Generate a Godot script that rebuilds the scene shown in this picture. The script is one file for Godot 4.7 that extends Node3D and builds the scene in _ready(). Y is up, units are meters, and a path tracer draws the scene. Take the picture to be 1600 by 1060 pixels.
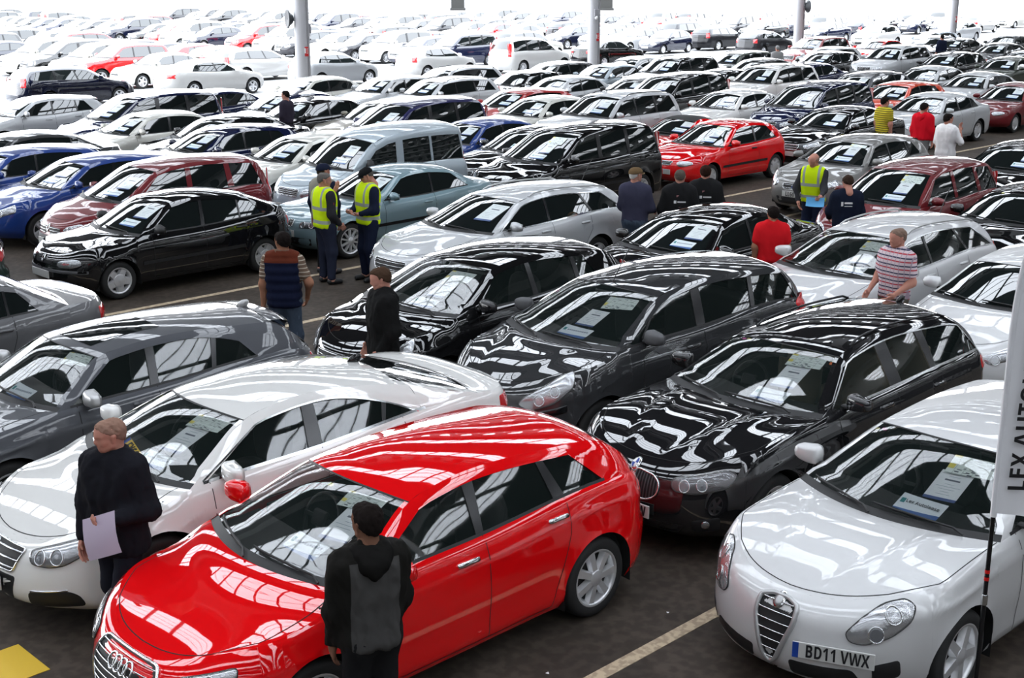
extends Node3D

var M := Mats.new()
var shapes := []
var paints := {}
var taken := {}

class Mats:
	var tyre; var rim; var rim_dark; var dark; var black; var gloss_black; var gap; var well; var chrome; var glass; var dark_glass; var clear; var lamp; var lamp_dark; var lens; var grille; var tail; var plate; var plate_yellow; var ink; var blue; var badge_face; var white; var mirror; var cabin; var seat; var seat_beige; var softtop; var orange; var red; var grey_plastic; var silver

	static func mat(c: Color, rough: float, metal := 0.0, coat := 0.0) -> StandardMaterial3D:
		var m := StandardMaterial3D.new()
		m.albedo_color = c.linear_to_srgb()
		m.roughness = rough
		m.metallic = metal
		if coat > 0.0:
			m.clearcoat_enabled = true
			m.clearcoat = coat
			m.clearcoat_roughness = 0.03
		return m

	func _init() -> void:
		tyre = mat(Color(0.012, 0.012, 0.012), 0.75)
		rim = mat(Color(0.66, 0.66, 0.67), 0.3, 0.6)
		rim_dark = mat(Color(0.12, 0.12, 0.13), 0.35, 0.7)
		dark = mat(Color(0.01, 0.01, 0.01), 0.6)
		black = mat(Color(0.012, 0.012, 0.013), 0.55)
		gloss_black = mat(Color(0.008, 0.008, 0.009), 0.15)
		gap = mat(Color(0.006, 0.006, 0.006), 0.9)
		well = mat(Color(0.006, 0.006, 0.006), 0.95)
		chrome = mat(Color(0.72, 0.73, 0.74), 0.12, 1.0)
		glass = mat(Color(0.02, 0.03, 0.028), 0.02)
		glass.transparency = BaseMaterial3D.TRANSPARENCY_ALPHA
		glass.albedo_color.a = 0.18
		glass.metallic_specular = 0.6
		dark_glass = mat(Color(0.008, 0.011, 0.011), 0.02, 0.0, 1.0)
		dark_glass.clearcoat_roughness = 0.01
		dark_glass.metallic_specular = 0.6
		clear = mat(Color(0.9, 0.9, 0.9), 0.02)
		clear.transparency = BaseMaterial3D.TRANSPARENCY_ALPHA
		clear.albedo_color.a = 0.06
		lamp = mat(Color(0.5, 0.51, 0.53), 0.22, 0.85, 1.0)
		lamp_dark = mat(Color(0.10, 0.10, 0.11), 0.25, 0.6, 1.0)
		lens = mat(Color(0.16, 0.17, 0.19), 0.08, 0.6, 1.0)
		grille = mat(Color(0.008, 0.008, 0.009), 0.6)
		tail = mat(Color(0.55, 0.012, 0.015), 0.12, 0.0, 1.0)
		plate = mat(Color(0.55, 0.55, 0.53), 0.4)
		plate_yellow = mat(Color(0.85, 0.56, 0.02), 0.4)
		ink = mat(Color(0.008, 0.008, 0.01), 0.5)
		blue = mat(Color(0.01, 0.05, 0.30), 0.4)
		badge_face = mat(Color(0.03, 0.03, 0.04), 0.2)
		white = mat(Color(0.8, 0.8, 0.8), 0.4)
		mirror = mat(Color(0.8, 0.82, 0.84), 0.03, 1.0)
		cabin = mat(Color(0.016, 0.017, 0.017), 0.7)
		seat = mat(Color(0.03, 0.031, 0.031), 0.9)
		seat_beige = mat(Color(0.22, 0.19, 0.14), 0.8)
		softtop = mat(Color(0.02, 0.02, 0.02), 0.9)
		orange = mat(Color(0.7, 0.18, 0.01), 0.2, 0.0, 1.0)
		red = mat(Color(0.6, 0.01, 0.01), 0.4)
		grey_plastic = mat(Color(0.08, 0.08, 0.085), 0.6)
		silver = mat(Color(0.5, 0.5, 0.5), 0.3, 0.6)

func paint_of(k: Array) -> Material:
	if not paints.has(k):
		var m := Mats.mat(k[0], 0.40 if k[1] > 0.0 else 0.03, k[1], 1.0)
		m.clearcoat_roughness = 0.015
		m.metallic_specular = 0.5 if k[1] == 0.0 else 0.3
		paints[k] = m
	return paints[k]
# ---------------------------------------------------------------- geometry helpers
class Geo:
	var v := PackedVector3Array()
	var n := PackedVector3Array()
	var uv := PackedVector2Array()
	var ix := PackedInt32Array()

	func tri(a: int, b: int, c: int) -> void:
		# wound clockwise as seen from the side the normals point to
		var f := (v[b] - v[a]).cross(v[c] - v[a])
		if f.dot(n[a] + n[b] + n[c]) > 0.0:
			ix.append_array([a, c, b])
		else:
			ix.append_array([a, b, c])

	func grid(rows: Array, hint: Vector3, uvs := false) -> void:
		var nr := rows.size()
		var nc: int = rows[0].size()
		var base := v.size()
		var ns := PackedVector3Array()
		ns.resize(nr * nc)
		for i in nr:
			var r: PackedVector3Array = rows[i]
			var ra: PackedVector3Array = rows[maxi(i - 1, 0)]
			var rb: PackedVector3Array = rows[mini(i + 1, nr - 1)]
			for j in nc:
				var q := (r[mini(j + 1, nc - 1)] - r[maxi(j - 1, 0)]).cross(rb[j] - ra[j])
				ns[i * nc + j] = q.normalized() if q.length_squared() > 1e-16 else Vector3.ZERO
			v.append_array(r)
		for i in nr:
			for j in nc:
				if ns[i * nc + j] == Vector3.ZERO:
					var near := Vector3.ZERO
					for d in [[0, 1], [0, -1], [1, 0], [-1, 0], [1, 1], [-1, -1], [2, 0], [-2, 0], [0, 2], [0, -2]]:
						var a := clampi(i + d[0], 0, nr - 1)
						var b := clampi(j + d[1], 0, nc - 1)
						if ns[a * nc + b] != Vector3.ZERO:
							near = ns[a * nc + b]
							break
					ns[i * nc + j] = near if near != Vector3.ZERO else hint.normalized()
		var mid := Vector3.ZERO
		for k in ns.size():
			mid += ns[k]
		var s := -1.0 if mid.dot(hint) < 0.0 else 1.0
		for k in ns.size():
			n.append(ns[k] * s)
		for i in nr:
			for j in nc:
				uv.append(Vector2(float(j) / (nc - 1), float(i) / (nr - 1)))
		for i in nr - 1:
			for j in nc - 1:
				var a := base + i * nc + j
				var b := a + 1
				var c := b + nc
				var d := a + nc
				if s > 0.0:
					ix.append_array([a, c, b, a, d, c])
				else:
					ix.append_array([a, b, c, a, c, d])

	func mirror() -> void:
		# adds the same shape on the other side of the plane x = 0
		var base := v.size()
		var m := ix.size()
		for k in base:
			v.append(Vector3(-v[k].x, v[k].y, v[k].z))
			n.append(Vector3(-n[k].x, n[k].y, n[k].z))
			uv.append(uv[k])
		for k in range(0, m, 3):
			ix.append_array([base + ix[k], base + ix[k + 2], base + ix[k + 1]])

	func add(g: Geo, t := Transform3D()) -> void:
		var base := v.size()
		var flip := t.basis.determinant() < 0.0
		var nb := t.basis.inverse().transposed()
		for k in g.v.size():
			v.append(t * g.v[k])
			n.append((nb * g.n[k]).normalized())
			uv.append(g.uv[k])
		for k in range(0, g.ix.size(), 3):
			if flip:
				ix.append_array([base + g.ix[k], base + g.ix[k + 2], base + g.ix[k + 1]])
			else:
				ix.append_array([base + g.ix[k], base + g.ix[k + 1], base + g.ix[k + 2]])

	func mesh() -> ArrayMesh:
		var m := ArrayMesh.new()
		if ix.is_empty():
			return m
		var a := []
		a.resize(Mesh.ARRAY_MAX)
		a[Mesh.ARRAY_VERTEX] = v
		a[Mesh.ARRAY_NORMAL] = n
		a[Mesh.ARRAY_TEX_UV] = uv
		a[Mesh.ARRAY_INDEX] = ix
		m.add_surface_from_arrays(Mesh.PRIMITIVE_TRIANGLES, a)
		return m

	# a tube along points
	func tube(p: PackedVector3Array, rad: Variant, sides := 6, closed := false) -> void:
		var np := p.size()
		if np < 2:
			return
		var base := v.size()
		var last := Vector3.ZERO
		for i in np:
			var t: Vector3
			if closed:
				t = p[(i + 1) % np] - p[(i + np - 1) % np]
			else:
				t = p[mini(i + 1, np - 1)] - p[maxi(i - 1, 0)]
			t = t.normalized()
			if last == Vector3.ZERO:
				last = Vector3.UP if absf(t.y) < 0.9 else Vector3.RIGHT
			var b := (last - t * last.dot(t)).normalized()
			last = b
			var c := t.cross(b)
			var r: float = rad[i] if rad is Array or rad is PackedFloat32Array else rad
			for k in sides:
				var a := TAU * k / sides
				var d := b * cos(a) + c * sin(a)
				v.append(p[i] + d * r)
				n.append(d)
				uv.append(Vector2(float(k) / sides, float(i) / np))
		var m := np if closed else np - 1
		for i in m:
			for k in sides:
				var a := base + i * sides + k
				var b2 := base + i * sides + (k + 1) % sides
				var c2 := base + ((i + 1) % np) * sides + (k + 1) % sides
				var d2 := base + ((i + 1) % np) * sides + k
				tri(a, b2, c2)
				tri(a, c2, d2)
		if not closed:
			for e in [0, np - 1]:
				var t2 := (p[0] - p[1]).normalized() if e == 0 else (p[np - 1] - p[np - 2]).normalized()
				var o := v.size()
				v.append(p[e])
				n.append(t2)
				uv.append(Vector2(0.5, 0.5))
				for k in sides:
					v.append(v[base + e * sides + k])
					n.append(t2)
					uv.append(Vector2(0.5, 0.5))
				for k in sides:
					tri(o, o + 1 + k, o + 1 + (k + 1) % sides)

	# profile of (radius, along) points turned about an axis
	func lathe(prof: PackedVector2Array, seg: int, axis := 0, smooth := true, from := 0.0, to := TAU) -> void:
		var rows := []
		for p in prof:
			var r := PackedVector3Array()
			for k in seg + 1:
				var a := from + (to - from) * k / seg
				var q := Vector3(p.y, p.x * sin(a), p.x * cos(a))
				if axis == 1:
					q = Vector3(p.x * cos(a), p.y, p.x * sin(a))
				elif axis == 2:
					q = Vector3(p.x * cos(a), p.x * sin(a), p.y)
				r.append(q)
			rows.append(r)
		# outward is away from the axis, judged on the whole
		var base := v.size()
		if smooth:
			_lathe_rows(rows, axis)
		else:
			for i in rows.size() - 1:
				_lathe_rows([rows[i], rows[i + 1]], axis)
		if base == v.size():
			return

	func _lathe_rows(rows: Array, axis: int) -> void:
		var mid_r: PackedVector3Array = rows[rows.size() / 2]
		var h: Vector3 = mid_r[mid_r.size() / 8]
		h[axis] = 0.0
		var g := Geo.new()
		g.grid(rows, Vector3.ONE)
		# choose the sign by the profile's turn: outward normals point left of the profile's run
		var k := (rows.size() / 2) * mid_r.size() + mid_r.size() / 8
		var a: Vector3 = rows[maxi(rows.size() / 2 - 1, 0)][mid_r.size() / 8]
		var b: Vector3 = rows[mini(rows.size() / 2 + 1, rows.size() - 1)][mid_r.size() / 8]
		var d := b - a
		var ax := Vector3.ZERO
		ax[axis] = 1.0
		var rad := h.normalized() if h.length() > 1e-6 else Vector3.ZERO
		var dr := d.dot(rad)
		var da := d.dot(ax)
		var want := rad * da - ax * dr
		if g.n[k].dot(want) < 0.0:
			for q in g.n.size():
				g.n[q] = -g.n[q]
			for q in range(0, g.ix.size(), 3):
				var t := g.ix[q + 1]
				g.ix[q + 1] = g.ix[q + 2]
				g.ix[q + 2] = t
		add(g)

	# a box with cut edges
	func box(c: Vector3, s: Vector3, ch := 0.0, t := Transform3D()) -> void:
		var h := s * 0.5
		ch = minf(ch, minf(h.x, minf(h.y, h.z)) * 0.9)
		for axis in 3:
			for sg: float in [-1.0, 1.0]:
				var u := (axis + 1) % 3
				var w := (axis + 2) % 3
				var q := PackedVector3Array()
				for k in [[-1, -1], [1, -1], [1, 1], [-1, 1]]:
					var p := Vector3.ZERO
					p[axis] = sg * h[axis]
					p[u] = k[0] * (h[u] - ch)
					p[w] = k[1] * (h[w] - ch)
					q.append(t * (c + p))
				var nn := Vector3.ZERO
				nn[axis] = sg
				poly(q, t.basis * nn)
		if ch > 0.0:
			for axis in 3:
				var u := (axis + 1) % 3
				var w := (axis + 2) % 3
				for a: float in [-1.0, 1.0]:
					for b: float in [-1.0, 1.0]:
						var q := PackedVector3Array()
						for k in [[-1, 0], [1, 0], [1, 1], [-1, 1]]:
							var p := Vector3.ZERO
							p[axis] = k[0] * (h[axis] - ch)
							p[u] = a * (h[u] - (ch if k[1] == 1 else 0.0))
							p[w] = b * (h[w] - (0.0 if k[1] == 1 else ch))
							q.append(t * (c + p))
						var nn := Vector3.ZERO
						nn[u] = a
						nn[w] = b
						poly(q, (t.basis * nn).normalized())
			for a: float in [-1.0, 1.0]:
				for b: float in [-1.0, 1.0]:
					for d: float in [-1.0, 1.0]:
						var q := PackedVector3Array()
						q.append(t * (c + Vector3(a * h.x, b * (h.y - ch), d * (h.z - ch))))
						q.append(t * (c + Vector3(a * (h.x - ch), b * h.y, d * (h.z - ch))))
						q.append(t * (c + Vector3(a * (h.x - ch), b * (h.y - ch), d * h.z)))
						poly(q, (t.basis * Vector3(a, b, d)).normalized())

	func poly(q: PackedVector3Array, nn: Vector3) -> void:
		var base := v.size()
		for k in q.size():
			v.append(q[k])
			n.append(nn)
			uv.append(Vector2([0, 1, 1, 0][k % 4], [1, 1, 0, 0][k % 4]))
		for k in range(1, q.size() - 1):
			tri(base, base + k, base + k + 1)

	# an ellipsoid-like solid; e below 1 makes it boxier
	func blob3(c: Vector3, r: Vector3, e := 1.0, nu := 14, nv := 9) -> void:
		var rows := []
		for i in nv:
			var a := PI * i / (nv - 1) - PI / 2
			var row := PackedVector3Array()
			for j in nu + 1:
				var b := TAU * j / nu
				var ca := signf(cos(a)) * pow(absf(cos(a)), e)
				row.append(c + Vector3(r.x * ca * signf(cos(b)) * pow(absf(cos(b)), e), r.y * signf(sin(a)) * pow(absf(sin(a)), e), r.z * ca * signf(sin(b)) * pow(absf(sin(b)), e)))
			rows.append(row)
		var g := Geo.new()
		g.grid(rows, Vector3.ONE)
		# point outwards
		var k := (nv / 2) * (nu + 1)
		if g.n[k].dot(g.v[k] - c) < 0.0:
			for q in g.n.size():
				g.n[q] = -g.n[q]
			for q in range(0, g.ix.size(), 3):
				var t := g.ix[q + 1]
				g.ix[q + 1] = g.ix[q + 2]
				g.ix[q + 2] = t
		add(g)

	# star-shaped patch laid over a surface: m maps (Vector2, offset) to a point
	func patch(outline: PackedVector2Array, m: Callable, off: float, dome := 0.0, nr := 3, sub := 0.0, skirt := true) -> void:
		var o := outline
		if sub > 0.0:
			o = Geo.subdivide(outline, sub)
		var c := Vector2.ZERO
		for p in o:
			c += p
		c /= o.size()
		var base := v.size()
		var rows := []
		for i in nr + 1:
			var f := 1.0 - float(i) / nr
			var r := PackedVector3Array()
			for k in o.size() + 1:
				r.append(m.call(c + (o[k % o.size()] - c) * f, off + dome * (1.0 - f * f)))
			rows.append(r)
		if skirt:
			var r := PackedVector3Array()
			for k in o.size() + 1:
				r.append(m.call(o[k % o.size()], -0.004))
			rows.push_front(r)
		var hint: Vector3 = m.call(c, 0.05) - m.call(c, 0.0)
		grid(rows, hint)
		# planar texture coordinates
		var lo := Vector2(1e9, 1e9)
		var hi := -lo
		for p in o:
			lo = lo.min(p)
			hi = hi.max(p)
		var q := base
		for i in rows.size():
			var f := 1.0 - float(maxi(i - (1 if skirt else 0), 0)) / nr
			for k in o.size() + 1:
				var p := c + (o[k % o.size()] - c) * f
				uv[q] = Vector2((p.x - lo.x) / (hi.x - lo.x), 1.0 - (p.y - lo.y) / (hi.y - lo.y))
				q += 1

	static func subdivide(o: PackedVector2Array, step: float, closed := true) -> PackedVector2Array:
		var r := PackedVector2Array()
		var m := o.size() if closed else o.size() - 1
		for k in m:
			var a := o[k]
			var b := o[(k + 1) % o.size()]
			var c := maxi(1, int(ceil(a.distance_to(b) / step)))
			for i in c:
				r.append(a.lerp(b, float(i) / c))
		if not closed:
			r.append(o[o.size() - 1])
		return r

	# rounds the corners of a closed outline
	static func rounded(o: PackedVector2Array, rad: float, seg := 4) -> PackedVector2Array:
		var r := PackedVector2Array()
		for k in o.size():
			var p := o[k]
			var a := o[(k + o.size() - 1) % o.size()]
			var b := o[(k + 1) % o.size()]
			var d := minf(rad, minf(p.distance_to(a), p.distance_to(b)) * 0.48)
			var p1 := p + (a - p).normalized() * d
			var p2 := p + (b - p).normalized() * d
			for i in seg + 1:
				var t := float(i) / seg
				r.append(p1.lerp(p, t).lerp(p.lerp(p2, t), t))
		return r

	# flat strip of a given width following a path over a surface
	func ribbon(path: PackedVector2Array, m: Callable, width: float, off: float, step := 0.06, closed := false) -> void:
		var o := Geo.subdivide(path, step, closed)
		if closed:
			o.append(o[0])
		var a := PackedVector3Array()
		var b := PackedVector3Array()
		var hint := Vector3.ZERO
		for k in o.size():
			var p: Vector3 = m.call(o[k], off)
			var nn: Vector3 = (m.call(o[k], off + 0.03) - p).normalized()
			var q0: Vector3 = m.call(o[maxi(k - 1, 0)], off) if not (closed and k == 0) else m.call(o[o.size() - 2], off)
			var q1: Vector3 = m.call(o[mini(k + 1, o.size() - 1)], off) if not (closed and k == o.size() - 1) else m.call(o[1], off)
			var s := nn.cross((q1 - q0).normalized()).normalized() * width * 0.5
			a.append(p + s)
			b.append(p - s)
			hint += nn
		grid([a, b], hint)

	static func path3(path: PackedVector2Array, m: Callable, off: float, step: float, closed := false) -> PackedVector3Array:
		var r := PackedVector3Array()
		for p in Geo.subdivide(path, step, closed):
			r.append(m.call(p, off))
		return r
# ---------------------------------------------------------------- the shape of a car body
class Shape:
	var o := {}
	var W2: float
	var zf: float
	var zr: float
	var za: float
	var zb: float
	var rw: float
	var ra: float
	var sill: float
	var q := 2
	var sx := PackedFloat32Array()
	var sz := PackedFloat32Array()
	var nx := PackedFloat32Array()
	var nz := PackedFloat32Array()
	var wf := PackedFloat32Array()
	var wr := PackedFloat32Array()
	var tt := PackedFloat32Array()
	var bb := PackedFloat32Array()
	var sa := PackedFloat32Array()
	var edge := PackedVector3Array()
	var n_front := 0
	var n_rear := 0
	var arch := PackedVector2Array()
	var iw := 0
	var ir := 0
	var bow := PackedFloat32Array()
	var crown := PackedFloat32Array()
	var lut_f: PackedFloat32Array
	var lut_s: PackedFloat32Array
	var lut_r: PackedFloat32Array
	var k1 := 0.2
	var k2 := 0.12
	var zA: float
	var zC: float
	var hood_rows := []
	var deck_rows := []
	const BASE := {
		"L": 4.3, "W": 1.77, "wb": 2.58, "fo": 0.87, "r": 0.315, "sill": 0.2, "cf": 0.72, "cr": 0.5, "fx": 2.5, "fz": 2.0, "bx": 3.2, "bz": 2.0,
		"yn": 0.70, "yf1": 0.80, "yfa": 0.88, "yb0": 0.95, "yb1": 0.965, "yra": 1.0, "yt": 0.98,
		"zA": 0.62, "zW": -0.12, "yW": 1.32, "roof": [[-0.6, 1.375]], "zR": -1.62, "yR": 1.30, "zC": -2.0, "rW": 0.16, "rR": 0.16,
		"wr": 0.575, "k2": 0.10, "bow": [0.19, 0.10, 0.0, -0.06, -0.10], "crown": [0.02, 0.045, 0.055, 0.05, 0.02],
		"front": [[0.0, 0.12], [0.1, 0.04], [0.25, 0.005], [0.4, 0.0], [0.6, 0.015], [0.8, 0.05], [0.92, 0.10], [1.0, 0.17]],
		"side": [[0.0, 0.07], [0.07, 0.03], [0.2, 0.02], [0.45, 0.0], [0.62, 0.0], [0.78, 0.012], [0.9, 0.035], [0.97, 0.06], [1.0, 0.085]],
		"rear": [[0.0, 0.12], [0.12, 0.03], [0.3, 0.0], [0.5, 0.005], [0.56, 0.045], [0.8, 0.06], [0.95, 0.09], [1.0, 0.12]],
		"crease": 0.010, "crease_y": 0.16, "low_crease": 0.006, "hood_bulge": 0.045, "hood_dome": 0.006, "hood_v": 0.0, "deck_bulge": 0.01, "flare": 0.014, "roll": 0.03, "cross": 2.3,
		"hc": 52.0, "seams": [],
	}

	func _init(d: Dictionary, quality: int) -> void:
		o = BASE.duplicate()
		o.merge(d, true)
		o["H"] = maxf(o.yW, o.roof[0][1]) + 0.04
		q = quality
		W2 = o.W / 2
		za = o.wb / 2
		zb = -o.wb / 2
		zf = za + o.fo
		zr = zf - o.L
		rw = o.r
		ra = rw + o.get("gap", 0.05)
		sill = o.sill
		zA = o.zA
		zC = o.zC
		lut_f = lut(o.front)
		lut_s = lut(o.side)
		lut_r = lut(o.rear)
		plan()
		# tumblehome so that the roof rail stands at wr
		var zm := lerpf(o.zW, o.zR, 0.35)
		var e := top_edge(zm)
		var d0: float = lerpf(o.yW, o.yR, 0.3) + 0.02 - e.y
		k2 = o.k2
		k1 = (e.x - o.wr - k2 * d0 * d0) / d0
		make_arch()
		hood_rows = make_hood()
		deck_rows = make_deck()

	static func spline(p: Array, x: float) -> float:
		# smooth curve through points sorted by x (either way)
		var m := p.size()
		var up: bool = p[m - 1][0] > p[0][0]
		if (x <= p[0][0]) == up:
			return p[0][1]
		if (x >= p[m - 1][0]) == up:
			return p[m - 1][1]
		var k := 0
		while k < m - 2 and (x > p[k + 1][0]) == up:
			k += 1
		var h: float = p[k + 1][0] - p[k][0]
		var t: float = (x - p[k][0]) / h
		var s: float = (p[k + 1][1] - p[k][1]) / h
		var a: float = s if k == 0 else (p[k + 1][1] - p[k - 1][1]) / (p[k + 1][0] - p[k - 1][0])
		var b: float = s if k == m - 2 else (p[k + 2][1] - p[k][1]) / (p[k + 2][0] - p[k][0])
		var t2 := t * t
		var t3 := t2 * t
		return (2 * t3 - 3 * t2 + 1) * p[k][1] + (t3 - 2 * t2 + t) * h * a + (-2 * t3 + 3 * t2) * p[k + 1][1] + (t3 - t2) * h * b

	static func lut(p: Array) -> PackedFloat32Array:
		var r := PackedFloat32Array()
		for i in 65:
			r.append(spline(p, i / 64.0))
		return r

	static func look(l: PackedFloat32Array, x: float) -> float:
		var f := clampf(x, 0.0, 1.0) * 64.0
		var i := mini(int(f), 63)
		return lerpf(l[i], l[i + 1], f - i)

	func plan_at(z: float) -> Array:
		# [half width, front weight, rear weight]
		var cf: float = o.cf
		var cr: float = o.cr
		var barrel := 1.0 - 0.012 * pow((z - (zf + zr) * 0.5) / (o.L * 0.5), 2.0)
		if z > zf - cf:
			var c := clampf((z - (zf - cf)) / cf, 0.0, 1.0)
			var x := pow(maxf(1.0 - pow(c, o.fz), 0.0), 1.0 / o.fx)
			var a := asin(clampf(x, 0, 1))
			return [W2 * barrel * x, 1.0 - smoothstep(0.75, 1.5, a), 0.0]
		if z < zr + cr:
			var c := clampf(((zr + cr) - z) / cr, 0.0, 1.0)
			var x := pow(maxf(1.0 - pow(c, o.bz), 0.0), 1.0 / o.bx)
			var a := asin(clampf(x, 0, 1))
			return [W2 * barrel * x, 0.0, 1.0 - smoothstep(0.75, 1.5, a)]
		return [W2 * barrel, 0.0, 0.0]

	func plan() -> void:
		var zs := []
		var cf: float = o.cf
		var cr: float = o.cr
		var na := 16 if q == 2 else (10 if q == 1 else 6)
		for k in na + 1:
			var ph := PI / 2 * k / na
			zs.append(zf - cf + cf * pow(cos(ph), 2.0 / o.fz))
			zs.append(zr + cr - cr * pow(cos(ph), 2.0 / o.bz))
		var step := 0.08 if q == 2 else (0.16 if q == 1 else 0.35)
		var m := int((zf - cf - zr - cr) / step)
		for k in range(1, m):
			zs.append(lerpf(zf - cf, zr + cr, float(k) / m))
		var nw := 20 if q == 2 else (12 if q == 1 else 8)
		for ax: float in [za, zb]:
			for k in nw + 1:
				zs.append(ax + ra * cos(PI * k / nw))
			zs.append(ax + ra + 0.002)
			zs.append(ax - ra - 0.002)
		for s in o.seams:
			zs.append(s)
		zs.append(zA)
		zs.append(zC)
		zs.sort()
		zs.reverse()
		var keep := []
		for z: float in zs:
			if keep.is_empty() or keep[keep.size() - 1] - z > 0.0015:
				keep.append(z)
			elif o.seams.has(z) or z == zA:
				keep[keep.size() - 1] = z
		# near the noses stations crowd; fine
		for z: float in keep:
			var p := plan_at(z)
			sx.append(p[0])
			sz.append(z)
			wf.append(p[1])
			wr.append(p[2])
			if z > zf - cf:
				n_front = sx.size()
			if z < zr + cr and n_rear == 0:
				n_rear = sx.size() - 1
			tt.append(top_at(z))
			var b := sill
			for ax: float in [za, zb]:
				var dz := absf(z - ax)
				if dz <= ra + 0.0005:
					b = maxf(sill, rw + sqrt(maxf(ra * ra - dz * dz, 0.0)))
			bb.append(b)
		var ns := sx.size()
		var run := 0.0
		for i in ns:
			var a := maxi(i - 1, 0)
			var b := mini(i + 1, ns - 1)
			var t := Vector2(sx[b] - sx[a], sz[b] - sz[a])
			if i == 0:
				t = Vector2(1, 0)
			if i == ns - 1:
				t = Vector2(-1, 0)
			t = t.normalized()
			nx.append(-t.y)
			nz.append(t.x)
			if i > 0:
				run += Vector2(sx[i] - sx[i - 1], sz[i] - sz[i - 1]).length()
			sa.append(run)
		for i in ns:
			edge.append(ring_at(i, tt[i]))

	func top_at(z: float) -> float:
		var cf: float = o.cf
		return spline([[zf, o.yn], [zf - cf * 0.45, o.yf1], [za - 0.05, o.yfa], [zA, o.yb0], [(zA + zb) * 0.5, o.yb1], [zb, o.yra], [zr, o.yt]], z)

	func ring_at(i: int, y: float) -> Vector3:
		var vv := (y - sill) / (tt[i] - sill)
		var f := wf[i]
		var r := wr[i]
		var s := 1.0 - f - r
		var ins := 0.0
		if s > 0.001:
			ins += s * look(lut_s, vv)
			var yc: float = tt[i] - o.crease_y
			ins -= s * o.crease * exp(-absf(y - yc) / 0.03)
			ins -= s * o.low_crease * exp(-absf(y - (sill + 0.13)) / 0.03)
			for ax: float in [za, zb]:
				var d := absf(Vector2(sz[i] - ax, y - rw).length() - ra)
				if d < 0.2:
					ins -= s * o.flare * exp(-d / 0.045)
		if f > 0.001:
			ins += f * look(lut_f, vv)
		if r > 0.001:
			ins += r * look(lut_r, vv)
		return Vector3(maxf(sx[i] - nx[i] * ins, 0.0) if i > 0 and i < sx.size() - 1 else 0.0, y, sz[i] - nz[i] * ins)

	func seek(a: PackedFloat32Array, x: float, i0: int, i1: int) -> float:
		# fractional index of x in a part of a sorted list
		var up := a[i1] > a[i0]
		var lo := i0
		var hi := i1
		while hi - lo > 1:
			var m := (lo + hi) / 2
			if (a[m] < x) == up:
				lo = m
			else:
				hi = m
		return lo + clampf((x - a[lo]) / (a[hi] - a[lo]), 0.0, 1.0)

	func ring_f(f: float, y: float) -> Vector3:
		var i := mini(int(f), sx.size() - 2)
		return ring_at(i, y).lerp(ring_at(i + 1, y), f - i)

	func ring_off(f: float, y: float, off: float) -> Vector3:
		var p := ring_f(f, y)
		if off == 0.0:
			return p
		var d := 0.25
		var a := ring_f(maxf(f - d, 0.0), y)
		var b := ring_f(minf(f + d, sx.size() - 1.0), y)
		var c := ring_f(f, y + 0.012) - ring_f(f, y - 0.012)
		var nn := c.cross(b - a).normalized()
		var i := mini(int(f + 0.5), sx.size() - 1)
		if nn.x * nx[i] + nn.z * nz[i] < 0.0:
			nn = -nn
		return p + nn * off

	# surface maps -----------------------------------------------------------
	func fm(p: Vector2, off: float) -> Vector3:  # x: signed run round the front, y: height
		var f := seek(sa, absf(p.x), 0, sx.size() / 2)
		var r := ring_off(f, p.y, off)
		return Vector3(-r.x, r.y, r.z) if p.x < 0.0 else r

	func rm(p: Vector2, off: float) -> Vector3:
		var f := seek(sa, sa[sa.size() - 1] - absf(p.x), sx.size() / 2, sx.size() - 1)
		var r := ring_off(f, p.y, off)
		return Vector3(-r.x, r.y, r.z) if p.x < 0.0 else r

	func sm(p: Vector2, off: float) -> Vector3:  # x: z along the car, y: height, left side
		return ring_off(seek(sz, p.x, 0, sx.size() - 1), p.y, off)

	func top_edge(z: float) -> Vector3:
		var lo := 0
		var hi := edge.size() - 1
		while hi - lo > 1:
			var m := (lo + hi) / 2
			if edge[m].z > z:
				lo = m
			else:
				hi = m
		return edge[lo].lerp(edge[hi], clampf((z - edge[lo].z) / minf(edge[hi].z - edge[lo].z, -1e-5), 0.0, 1.0))

	func arch_y(z: float) -> float:
		var lo := 0
		var hi := arch.size() - 1
		while hi - lo > 1:
			var m := (lo + hi) / 2
			if arch[m].x > z:
				lo = m
			else:
				hi = m
		return lerpf(arch[lo].y, arch[hi].y, clampf((z - arch[lo].x) / minf(arch[hi].x - arch[lo].x, -1e-5), 0.0, 1.0))

	func side_x(z: float, y: float) -> float:
		var e := top_edge(z)
		var d := maxf(y - e.y, 0.0)
		var x := e.x - k1 * d - k2 * d * d
		if d > 0.06:
			var g := arch_y(z) - y
			if g < 0.06:
				x -= o.roll * pow((0.06 - g) / 0.06, 2.0)
		return x

	func gm(p: Vector2, off: float) -> Vector3:
		var r := Vector3(side_x(p.x, p.y), p.y, p.x)
		if off == 0.0:
			return r
		var a := Vector3(side_x(p.x + 0.02, p.y), p.y, p.x + 0.02) - r
		var b := Vector3(side_x(p.x, p.y - 0.02), p.y - 0.02, p.x) - r
		var nn := a.cross(b).normalized()
		if nn.x < 0.0:
			nn = -nn
		return r + nn * off

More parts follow.
